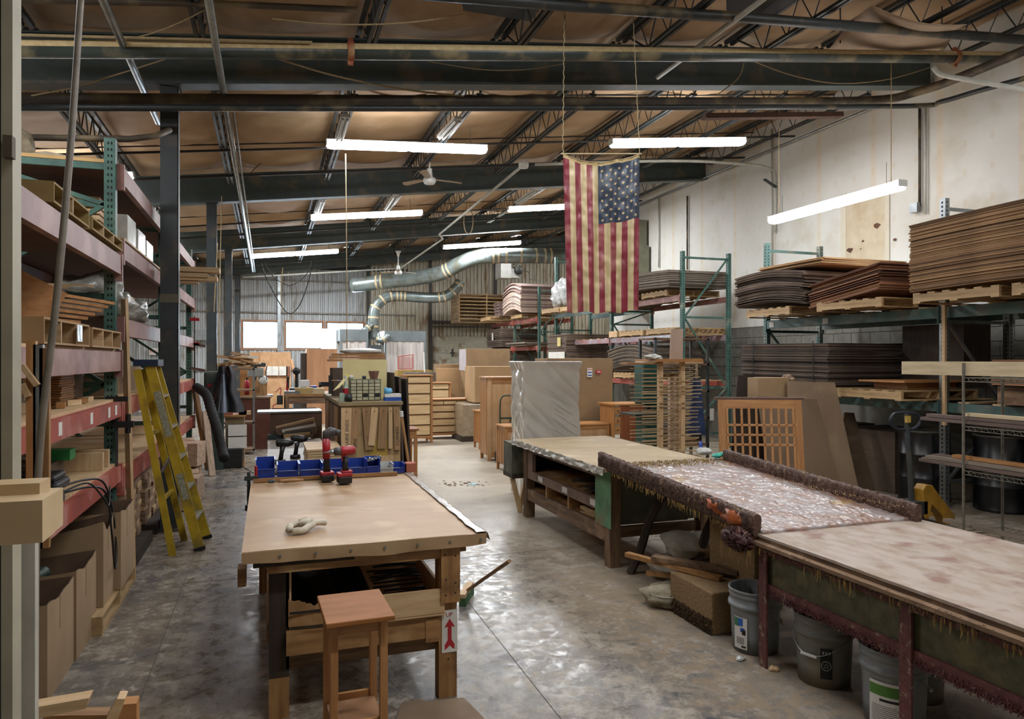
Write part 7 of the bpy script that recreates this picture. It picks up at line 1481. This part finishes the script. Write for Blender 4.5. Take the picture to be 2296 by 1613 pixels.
bb = T('glove_box', 'blue and white glove box with a light blue glove, right end of the cabinet top', 'box', (ax0+.49, ay0+.16, zc)); M().b(-.075, .075, -.06, .06, 0, .035).build('blue_band', mat('box_blue', '#1f4fa0'), bb); M().b(-.075, .075, -.06, .06, .035, .065).build('white_band', paper_m, bb); M().blob((-.04, 0, .09), (.045, .04, .03), 2, 12, .3, 3).build('blue_glove', mat('blue_nitrile', '#5da7cf', '#4f98c0', .4), bb, True)
bt = T('spray_bottle', 'white red and green bottle at the left of the organiser', 'bottle', (ax0+.06, ay0+.2, zc)); M().lathe([(0, 0), (.028, 0), (.028, .13), (.012, .16), (.012, .2), (0, .2)], n=14).build('bottle_body', mat('bottle_pale', '#9fb3a4', '#8aa091', .35), bt, True); M().lathe([(.0285, .07), (.0285, .12)], n=14).build('red_band', red_m, bt, True); M().cy((0, 0, .2), (0, 0, .24), .014, 8).build('cap', white_metal, bt)
tag(M().b(ax0+.0, ax0+.04, ay0+.12, ay0+.16, zc, zc+.08).build('small_carton', mat('mint', '#9dab9a')), 'small pale green carton at the cabinet corner', 'box'); tag(M().lathe([(0, 0), (.03, 0), (.032, .03), (.028, .07), (0, .075)], (ax0+.08, ay0+.1, zc), 12).build('tape_roll', black_m, None, True), 'black roll in front of the organiser', 'roll')
tag(M().prism([(ax0-.06, ay0+.15, zc+.1), (ax0+.0, ay0+.15, zc+.13), (ax0+.1, ay0+.2, zc+.24), (ax0+.04, ay0+.2, zc+.21)], (0, .004, 0)).build('sanding_disc', mat('cream_panel')), 'cream sheet leaning at the left of the organiser', 'sheet')
cc = T('metal_castings', 'pile of dark cans and boxes on the left of the cabinet top', 'can', (0, 0, 0)) if False else None
for k, (x, y, z, s, lab) in enumerate(((.75, 7.9, zc, .16, 'dark carton on the cabinet top, lower left'), (.95, 7.9, zc, .17, 'dark carton on the cabinet top, lower right'), (.72, 7.9, zc+.17, .13, 'dark carton stacked second on the left'), (.95, 7.95, zc+.18, .18, 'dark carton stacked second on the right'), (.86, 7.5, zc, .12, 'dark can cluster in front of the cartons'))): tag(M().ob((x, y, z+s/2), (s*1.1, s*1.2, s), (0, 0, R.uniform(-.2, .2))).build('dark_box', kd[k % 2]), lab, 'box')
for k in range(3): tag(M().b(.62+.02*k, 1.22, 7.85, 8.1, zc+.37+.03*k, zc+.395+.03*k).build('wrapped_board', cherry_x), 'wrapped cherry panel on top of the dark cartons', 'panel', 'wrapped cherry panels on the cartons')
tag(M().blob((.98, 8.0, zc+.48), (.24, .12, .035), 3, 16, .1).build('white_wrap', mat('white_wrap'), None, True), 'white plastic bulge on top of the cherry panels', 'wrap')
for k in range(5): tag(M().tube([(.72+.05*k, 7.1+.05*k, zc+.012), (.9+.04*k, 7.2+.06*k, zc+.03+.012*k)], .01, 6).build('black_rod', black_m), 'black rod lying on the cabinet top left of the organiser', 'rod', 'black rods on the cabinet')
cg = T('caulk_gun', 'black clamp head sticking out left of the dark cartons', 'clamp', (.6, 7.9, zc+.12)); M().b(-.06, .03, -.02, .02, -.02, .03).build('head', black_m, cg); M().cy((-.08, 0, 0), (-.06, 0, 0), .03, 10).build('pad', black_m, cg); M().b(.02, .05, -.015, .015, -.1, .1).build('bar', steel_dark, cg); cgz = 0
# sheets leaning at the right side of the cabinet
for k, (x, w_, top, mt, lab) in enumerate(((1.2, .018, 1.62, dark_wood, 'dark brown sheet leaning at the right side of the cabinet, nearest'), (1.26, .02, 1.58, mat('sheet_dk2', '#54453a', '#44372e', .6), 'second dark sheet leaning beside the cabinet'), (1.33, .02, 1.56, dark_wood, 'third dark sheet leaning beside the cabinet'))):
    tag(M().prism([(x+.02, 7.0, 0), (x+w_+.02, 7.0, 0), (x+w_-.04, 7.0, top), (x-.04, 7.0, top)], (0, 1.0, 0)).build('leaning_sheet', mt), lab, 'sheet')
tag(M().b(1.02, 1.19, 8.55, 8.57, 0, 1.66).build('brown_board', mat('brown_panel', '#6a5040', '#5c4436', .6)), 'wide brown board standing behind the cabinet', 'panel')
bp_ = T('broom', 'broom with a tan handle leaning upside down beside the bench corner', 'broom'); a, b2 = at(942, 1078, Y=6.2), at(901, 935, Y=6.35); M().cy(Vector((a.x+.02, a.y, 0.0)), b2, .013, 8).build('handle', honey_z, bp_); M().cy(b2, b2+Vector((-.005, 0, .05)), .017, 8).build('white_ferrule', white_metal, bp_)
# ================================================================ carton of junk and bench behind the drills
q = base(610, 1070) if False else None
jc = T('junk_crate', 'brown open crate full of board scraps behind the black drills', 'crate', (0, 0, 0)); jm = mat('crate_brown', '#5c4636', '#4d3a2d', .8)
x0, x1 = at(606, 950, Y=9.1).x, at(722, 950, Y=9.1).x; zt_ = at(660, 926, Y=9.1).z
M().b(x0, x1, 9.1, 9.12, 0, zt_).b(x0, x0+.02, 9.12, 10.0, 0, zt_).b(x1-.02, x1, 9.12, 10.0, 0, zt_).b(x0, x1, 10.0, 10.02, 0, zt_).build('crate_wall', jm, jc); M().b(x0-.15, x1, 9.08, 9.5, zt_, zt_+.02).build('steel_bar', galv, jc)
for k in range(8):
    c = at(672+R.uniform(-10, 10), 955+k*5, Y=8.95-.02*k); tag(M().ob((c.x, c.y, c.z), (.45-.03*k, .05, .09), (0, -.22+.03*k, 0)).build('board_scrap', (kraft_light, kraft_dark, white_metal, kraft_dark, steel_dark)[k % 5]), 'board scrap tipped out in front of the brown crate', 'scrap', 'scraps before the brown crate')
# scrap shelf carrying them
tag(M().b(.0, .55, 8.93, 9.07, 0, .85).build('scrap_bin', mat('green_bin', '#2b3a34', '#222e2a', .6)), 'dark green bin under the tipped scraps', 'bin')
# work tables in mid distance with tools
def simple_table(x0, x1, y0, y1, z, lab, mt=honey_x, name='work_table'):
    t = T(name, lab, 'table', ((x0+x1)/2, (y0+y1)/2, 0)); hx, hy = (x1-x0)/2, (y1-y0)/2; M().b(-hx, hx, -hy, hy, z-.04, z).build('table_top', mt, t)
    for x in (-hx, hx-.06):
        for y in (-hy, hy-.06): M().b(x, x+.06, y, y+.06, 0, z-.04).build('leg', old_z, t)
    M().b(-hx+.06, hx-.06, -hy+.01, -hy+.03, z-.16, z-.04).build('apron', old_x, t); return t
q0, q1 = at(640, 885, Y=12.5), at(725, 885, Y=12.5); simple_table(q0.x, q1.x+.3, 12.5, 13.6, q0.z, 'cluttered work table left of the template cabinet')
zz = q0.z
for k, (px, w_, h_, m_, nm, lab) in enumerate(((655, .25, .05, galv, 'steel_part', 'shiny steel part at the left of the cluttered table'), (682, .3, .1, pale_tan, 'tan_tray', 'tan tray on the cluttered table'), (712, .22, .09, mat('tan_crate', '#b3a27c'), 'pale_tray', 'pale tray with a blue cloth at the right of the cluttered table'), (695, .2, .06, red_m, 'orange_tool', 'orange tool behind the tan tray'), (703, .1, .12, plastic_blue, 'blue_can', 'blue can behind the trays'))):
    c = at(px, 885, Y=12.7 if k < 3 else 13.1); tag(M().ob((c.x, c.y, zz+h_/2+.001), (w_, .25, h_)).build(nm, m_), lab, 'tool' if k in (0, 3) else 'tray' if k < 3 else 'can')
dpz = T('bench_drill', 'black bench tool with a round head standing on the cluttered table', 'tool', (at(665, 885, Y=13.2).x, 13.2, zz)); M().b(-.12, .12, -.1, .1, 0, .08).build('tool_base', steel_dark, dpz); M().cy((0, 0, .08), (0, 0, .34), .03, 10).build('tool_post', black_m, dpz); M().blob((0, 0, .38), (.07, .07, .07), 3, 12, .05).build('tool_head', black_m, dpz, True); M().b(.06, .22, -.05, .05, .1, .22).build('white_guard', white_metal, dpz)
# table saw guard, red handled tool
rh = T('red_lever_tool', 'tall red lever with a black grip in front of the plywood sheet', 'tool', (at(641, 920, Y=13).x, 13, 0)); M().cy((0, 0, 0), (0, 0, 1.05), .03, 8).build('stand', steel_dark, rh); M().cy((0, 0, .8), (.03, 0, 1.4), .022, 8).build('red_lever', red_m, rh); M().cy((.03, 0, 1.25), (.035, 0, 1.45), .024, 8).build('black_grip', black_m, rh)
M().ob((-.1, 0, 1.05), (.1, .08, .16)).build('switch_box', steel_dark, rh); m = M(); m.lathe([(0, -.02), (.22, -.02), (.22, .02), (0, .02)], n=24); m.v = [(x-.02, z, y*.5+.78) for x, y, z in m.v]; m.build('saw_disc', steel_dark, rh)
# plywood sheet with papers
q = at(583, 917, Y=24.6); q2 = at(652, 790, Y=25.0); ps = T('plywood_sheet', 'pale plywood sheet with three paper notices, below the left window', 'sheet'); osb = mat('osb', '#b78f66', '#a27a52', .7, scale=12, stretch=(1, 1, .4)); M().prism([(q.x, 24.6, 0), (q2.x, 24.6, 0), (q2.x, 24.95, q2.z), (q.x, 24.95, q2.z)], (0, .02, 0)).build('sheet_body', osb, ps)
for px, w_ in ((603, .2), (617, .2), (635, .26)): c = at(px, 832, Y=24.72); M().b(c.x-w_/2, c.x+w_/2, 24.7, 24.705, c.z-.15, c.z+.15).build('paper_notice', paper_m, ps)
c = at(646, 832, Y=24.72); M().b(c.x-.06, c.x+.06, 24.7, 24.704, c.z-.15, c.z+.15).build('brown_notice', mat('notice_brown', '#7d4f3c'), ps)
q = at(578, 917, Y=24.9); tag(M().b(q.x-.25, q.x+.1, 25.0, 25.03, 0, at(578, 790, Y=25).z).build('plywood_strip', osb), 'narrow plywood strip behind the notice sheet', 'sheet')
q = at(588, 942, Y=23.9); tag(M().b(at(586, 900, Y=24).x, at(655, 900, Y=24).x, 24.0, 24.3, 0, .75).build('orange_crate', osb), 'low plywood crate below the notice sheet', 'crate')
pr = T('prop_stick', 'reddish stick leaning between the plywood sheets', 'stick'); M().beam(at(666, 870, Y=22.5), at(653, 806, Y=22.8), .07, .03).build('stick_body', cherry_z, pr); M().b(at(666, 870, Y=22.5).x-.1, at(666, 870, Y=22.5).x+.1, 22.4, 22.7, 0, at(666, 870, Y=22.5).z).build('prop_block', steel_dark, pr)
q, q2 = at(688, 880, Y=20), at(756, 783, Y=20); oc = T('orange_cabinet', 'big orange wooden cabinet in front of the right window', 'cabinet', ((q.x+q2.x)/2, 20.4, 0)); W_ = (q2.x-q.x)/2; M().b(-W_, W_, -.4, -.38, 0, q2.z).build('face_panel', mat('orange_ply', '#b28560', '#9f7350', .5, scale=2, stretch=(4, 4, .5)), oc); M().b(-W_, W_, -.38, .4, 0, q2.z).build('cabinet_body', cherry_z, oc); M().b(-W_-.14, -W_, -.3, .4, 0, q2.z-.12).build('dark_side', dark_wood, oc)
# booth: grey box hoods with strip curtains
def booth(px0, px1, py0, py1, Y_, lab, pc0, pc1, mirror=False):
    a, b_ = at(px0, py0, Y=Y_), at(px1, py1, Y=Y_); t = T('booth', lab, 'booth', ((a.x+b_.x)/2, Y_+.6, 0)); W_ = (b_.x-a.x)/2; g_ = mat('booth_grey', '#646b6c', '#565d5e', .4, scale=3)
    M().b(-W_, W_, -.6, .6, b_.z, a.z).build('hood', g_, t)
    for x in (-W_, W_-.06): M().b(x, x+.06, -.6, -.54, 0, b_.z).b(x, x+.06, .54, .6, 0, b_.z).build('post', g_, t)
    n_ = int(2*W_/.13); cm = mat('strip_curtain', '#b3ada8', '#9d9590', .35, scale=3, stretch=(5, 5, .5), vary=.1)
    for k in range(n_): x = -W_+.06+k*(2*W_-.12)/n_; M().b(x, x+.125, -.57-.012*(k % 2), -.56-.012*(k % 2), .15, b_.z).build('curtain_strip', cm, t)
    M().b(-W_, W_, .5, .52, .1, b_.z).build('back_panel', mat('booth_inside', '#a5a5a0', '#8f8f8a', .5), t); return t
booth(762, 826, 738, 765, 22.5, 'grey hooded booth with white strip curtain, left of the vertical duct', 0, 0)
booth(862, 955, 742, 766, 22.8, 'grey hooded booth with white strip curtain, right of the vertical duct', 0, 0)
wbth = T('white_booth_side', 'blown out white side panel of the booth in front of the right window', 'panel', (at(745, 800, Y=23.9).x, 23.9, 0)); M().b(-.35, .28, -.1, .1, 0, 2.75).build('panel_body', mat('white_wall_panel', '#dfe4e6', '#d5dadc', .5), wbth)
q = at(835, 800, Y=22.2); tag(M().b(q.x-.05, q.x+.3, 22.3, 22.5, 0, 2.2).build('collector_leg', steel_dark), 'dark post standing between the two booths', 'post'); tag(M().b(q.x-.35, q.x-.1, 22.3, 22.6, 0, 2.0).build('control_panel', kraft_dark), 'brown control cabinet between the booths', 'cabinet')
# red wire cart and yellow handled carts behind the narrow chest
q, q2 = at(893, 828, Y=19), at(926, 800, Y=19); rc = T('red_cart', 'red framed mesh basket above the yellow rail, behind the narrow chest', 'cart', (q.x, 19, 0)); w_ = q2.x-q.x; redp = mat('cart_red', '#b0402f', '#98362a', .5)
M().beam((0, 0, q.z), (0, 0, q2.z), .02, .02).beam((w_, 0, q.z), (w_, 0, q2.z+.05), .02, .02).beam((0, 0, q2.z), (w_, 0, q2.z+.05), .02, .02).beam((0, 0, q.z), (w_, 0, q.z), .02, .02).build('red_frame', redp, rc); m = M()
for k in range(1, 14): m.beam((w_*k/14, 0, q.z), (w_*k/14, 0, q2.z), .006, .006); m.beam((0, 0, q.z+(q2.z-q.z)*k/14), (w_, 0, q.z+(q2.z-q.z)*k/14), .006, .006)
m.build('mesh', redp, rc); M().b(-.05, w_+.5, -.2, .3, q.z-.2, q.z-.03).build('yellow_rail', mat('cart_yellow', '#a0823a', '#7d652c', .6), rc); M().b(0, .05, 0, .05, 0, q.z-.2).b(w_, w_+.05, 0, .05, 0, q.z-.2).build('leg', steel_dark, rc)
q = at(905, 845, Y=18.5); tag(M().b(q.x, q.x+.9, 18.2, 18.6, 0, 1.42).build('grey_bin', mat('grey_bin', '#6f675c', '#5e574d', .7)), 'grey bin behind the narrow chest', 'bin'); tag(M().beam(at(952, 840, Y=18.3), at(950, 790, Y=18.5), .03, .03).build('white_pole', white_metal), 'thin white pole leaning by the roller door', 'pole')
# ================================================================ machines at the left, under the windows
mc = T('green_machine', 'green grey machine head with a small red badge mounted on the second column', 'machine', (at(482, 865, Y=12.2).x, 12.2, 0)); q, q2 = at(460, 888, Y=12.2), at(507, 833, Y=12.2); W_ = (q2.x-q.x)/2; gmx = mat('machine_green', '#34443f', '#293733', .5, scale=4, dust='#5d5a4c', dustamt=.25)
M().b(-W_, W_, -.15, .3, q.z, q2.z).build('head_casing', gmx, mc, bevel=.03); M().b(-.1, .03, -.155, -.15, (q.z+q2.z)/2-.05, (q.z+q2.z)/2).build('red_badge', red_m, mc); M().b(-.12, .12, 0, .25, 0, q.z).build('pedestal', gmx, mc)
hs_ = T('black_hose', 'thick black corrugated hose sloping down to the black case', 'hose'); P = smoothpath([at(440, 868, Y=11.8), at(462, 885, Y=11.5), at(472, 915, Y=11.3), at(483, 950, Y=11.0), at(497, 1005, Y=10.8), at(503, 1030, Y=10.6)], 8); rs = [.065+.008*(i % 2) for i in range(len(P))]; M().tube(P, rs, 12).build('hose_body', mat('hose_rubber', '#191817', '#100f0f', .85, scale=10, bump=.3), hs_, True)
ck = T('black_case', 'black hard case with a handle standing on the aisle floor', 'case', base(514, 1052)+Vector((0, .12, 0))); M().b(-.2, .2, -.1, .1, 0, .32).build('case_body', black_m, ck, bevel=.02); M().tube(smoothpath([(-.08, 0, .32), (-.07, 0, .36), (.07, 0, .36), (.08, 0, .32)], 4), .012, 8).build('handle', black_m, ck); M().b(-.205, .205, -.105, .105, .2, .215).build('seam', ink, ck)
cable([base(532, 1038), base(552, 1052), base(570, 1062), base(590, 1068)], .01, 'black cable running over the floor from the black case', cord_m)
tb2 = T('glue_cart', 'small tool cart with clipboards hanging on its side, below the windows', 'cart', (at(528, 960, Y=12.6).x, 12.6, 0)); q, q2 = at(505, 930, Y=12.6), at(552, 935, Y=12.6); W_ = (q2.x-q.x)/2; zc_ = q.z
M().b(-W_, W_, -.25, .25, zc_-.03, zc_).build('cart_top', honey_x, tb2); M().b(-W_+.02, W_-.02, -.23, .23, .1, zc_-.03).build('cart_body', mat('cart_wood', '#7d6a4c', '#68573e', .7), tb2); M().b(-W_+.1, W_-.02, -.2, .2, 0, .1).build('plinth', cherry_x, tb2)
for z in (zc_-.25, zc_-.45): M().b(-.1, W_+.02, -.27, -.25, z-.08, z+.1).build('clipboard', paper_m, tb2)
for k, (px, py, m_, w_, lab) in enumerate(((548, 935, pine_x, .2, 'small pale box on the tool cart'), (512, 925, mat('orange_bits', '#a0604a'), .15, 'orange bits in a tray on the tool cart'), (545, 920, mat('yellow_note', '#c9b04a'), .12, 'yellow note on the tool cart'))): c = at(px, py, Y=12.6); tag(M().ob((c.x, 12.5, zc_+.03+.0*k), (w_, .12, .06)).build('cart_item', m_), lab, 'item')
# dark apron hanging
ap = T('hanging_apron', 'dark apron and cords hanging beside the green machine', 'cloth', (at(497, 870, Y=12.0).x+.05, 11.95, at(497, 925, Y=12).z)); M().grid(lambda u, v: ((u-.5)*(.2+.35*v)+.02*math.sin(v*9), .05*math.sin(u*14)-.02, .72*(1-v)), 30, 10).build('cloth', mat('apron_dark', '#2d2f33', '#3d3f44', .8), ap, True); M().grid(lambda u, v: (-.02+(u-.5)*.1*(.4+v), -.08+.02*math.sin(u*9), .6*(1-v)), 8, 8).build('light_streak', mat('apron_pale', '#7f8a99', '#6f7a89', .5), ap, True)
for dx in (-.2, .22): M().tube(smoothpath([(0, 0, .72), (dx*.5, -.02, .4), (dx, 0, .0)], 5), .012, 6).build('strap', mat('strap_red', '#5a3a34', '#4a2f2a', .7), ap)
# shelf tower with spray bottle and wood scraps on top
sh_ = T('tool_shelf', 'metal shelf tower stacked with wood scraps below the windows', 'shelf', (at(530, 850, Y=14.2).x, 14.2, 0)); tz = at(530, 826, Y=14.2).z
for z in (.1, .6, 1.2, tz): M().b(-.32, .32, -.2, .2, z-.03, z).build('shelf_board', old_x, sh_)
for x in (-.32, .29): M().b(x, x+.03, -.2, -.17, 0, tz).b(x, x+.03, .17, .2, 0, tz).build('post', galv, sh_)
for k in range(16): tag(M().ob((sh_.location.x+R.uniform(-.25, .25), 14.2+R.uniform(-.1, .1), tz+.03+.045*(k//3)), (R.uniform(.15, .4), .08, .04), (R.uniform(-.1, .1), R.uniform(-.25, .25), R.uniform(-.6, .6))).build('wood_scrap', (pine_x, cherry_x, white_metal, honey_x)[k % 4]), 'wood scrap in the untidy heap on the shelf tower', 'scrap', 'wood scraps on the shelf tower')
sb = T('spray_jug', 'white jug with a red and green sprayer on the shelf tower', 'jug', (sh_.location.x-.1, 14.1, 1.2)); M().lathe([(0, 0), (.08, 0), (.085, .1), (.05, .18), (.03, .2), (0, .2)], n=14).build('jug_body', white_metal, sb, True); M().cy((0, 0, .2), (0, 0, .26), .03, 8).build('red_cap', red_m, sb); M().ob((.05, 0, .27), (.08, .03, .03)).build('green_nozzle', mat('bright_green'), sb)
# drill press and brown cabinet
dp = T('drill_press', 'drill press with a light round head on a brown cabinet', 'drill press', (at(572, 900, Y=15).x, 15, 0)); kz = at(572, 893, Y=15).z; M().b(-.28, .28, -.25, .25, 0, kz).build('cabinet', mat('brown_cab', '#5e3424', '#4d2a1d', .5), dp); M().b(-.3, .3, -.27, .27, kz, kz+.03).build('cabinet_top', old_x, dp); M().cy((0, .05, kz), (0, .05, kz+.7), .035, 10).build('column', galv, dp); M().b(-.14, .16, -.2, .15, kz+.42, kz+.6).build('head', mat('press_grey', '#8f918c', '#7b7d78', .4), dp, bevel=.03); M().b(-.25, .2, -.22, .2, kz+.62, kz+.7).build('belt_cover', mat('belt_dark', '#3c3d3d'), dp, bevel=.02); M().blob((.15, -.1, kz+.35), (.1, .1, .1), 4, 12, .05).build('lamp_head', white_metal, dp, True); M().ob((.1, -.1, kz+.2), (.25, .1, .3)).build('brown_board', honey_z, dp)
hnd = M()
for k in range(3): a = k*2*PI/3; hnd.tube([(.2, -.2, kz+.5), (.2+.02, -.2+.15*math.cos(a), kz+.5+.15*math.sin(a))], .01, 6)
hnd.build('feed_handle', steel_dark, dp)
for px, lab in ((552, 'brown cupboard side behind the shelf tower'),): c = at(px, 900, Y=15.5); tag(M().b(c.x-.12, c.x+.15, 15.5, 15.9, 0, at(px, 818, Y=15.5).z).build('brown_cupboard', cherry_z), lab, 'cupboard')
tag(M().b(at(590, 885, Y=17).x, at(612, 885, Y=17).x, 17, 17.4, at(600, 888, Y=17).z-.02, at(600, 886, Y=17).z).b(at(603, 885, Y=17.2).x-.03, at(603, 885, Y=17.2).x+.03, 17.1, 17.3, 0, at(600, 888, Y=17).z-.02).build('steel_table', galv), 'small shiny steel table in front of the plywood sheet', 'table')
cable([at(618, 880, Y=17.2), at(630, 870, Y=17.2), at(625, 900, Y=17.2), at(612, 912, Y=17.2), at(630, 925, Y=17.2)], .015, 'red hose coil in front of the plywood sheet', mat('hose_red', '#a8574a', '#93483c', .5), 'hose')
fe = T('fire_extinguisher', 'red fire extinguisher by the drill press', 'extinguisher', (at(554, 870, Y=15.3).x, 15.2, at(554, 885, Y=15.3).z)); M().lathe([(0, 0), (.05, 0), (.055, .25), (.02, .3), (0, .3)], n=12).build('cylinder', red_m, fe, True); M().cy((0, 0, .3), (0, 0, .34), .02, 8).build('valve', black_m, fe)
# clamps hanging at the rack end
for k, (py, lab) in enumerate(((745, 'red headed bar clamp hanging on the rack end, upper one'), (800, 'red headed bar clamp hanging on the rack end, middle one'))):
    c = at(436, py, Y=12.2); t = T('bar_clamp', lab, 'clamp', c); M().b(-.008, .008, -.004, .004, -.9, .25).build('bar', steel_dark, t); M().ob((0, 0, .2), (.14, .03, .05)).build('red_head', red_m, t); M().ob((.05, 0, -.2), (.22, .03, .04), (0, .2, 0)).build('jaw', mat('jaw_brown', '#5a4038'), t)
# white wall box on the back wall and grey cable tray
tag(M().b(at(430, 760, Y=25.9).x, at(478, 760, Y=25.9).x, 25.8, 25.9, at(440, 763, Y=25.9).z, at(440, 740, Y=25.9).z).build('grey_wall_channel', mat('channel_grey', '#8d9091', '#7d8081', .5)), 'grey channel across the left part of the back wall', 'channel')
fn_ = None
# ================================================================ place every world-built Empty at the base of its parts
bpy.context.view_layer.update()
for o in WT:
    lo, hi = Vector((1e9,)*3), Vector((-1e9,)*3)
    for c in o.children_recursive:
        if c.type != 'MESH': continue
        for b in c.bound_box: p = c.matrix_world @ Vector(b); lo = Vector(map(min, lo, p)); hi = Vector(map(max, hi, p))
    if lo.x > 1e8: continue
    base_ = Vector(((lo.x+hi.x)/2, (lo.y+hi.y)/2, lo.z)); o.location = base_
    for c in o.children: c.location = c.location-base_
for p_ in (PP, lp):
    for c in list(p_.children): bpy.data.objects.remove(c)
    bpy.data.objects.remove(p_)
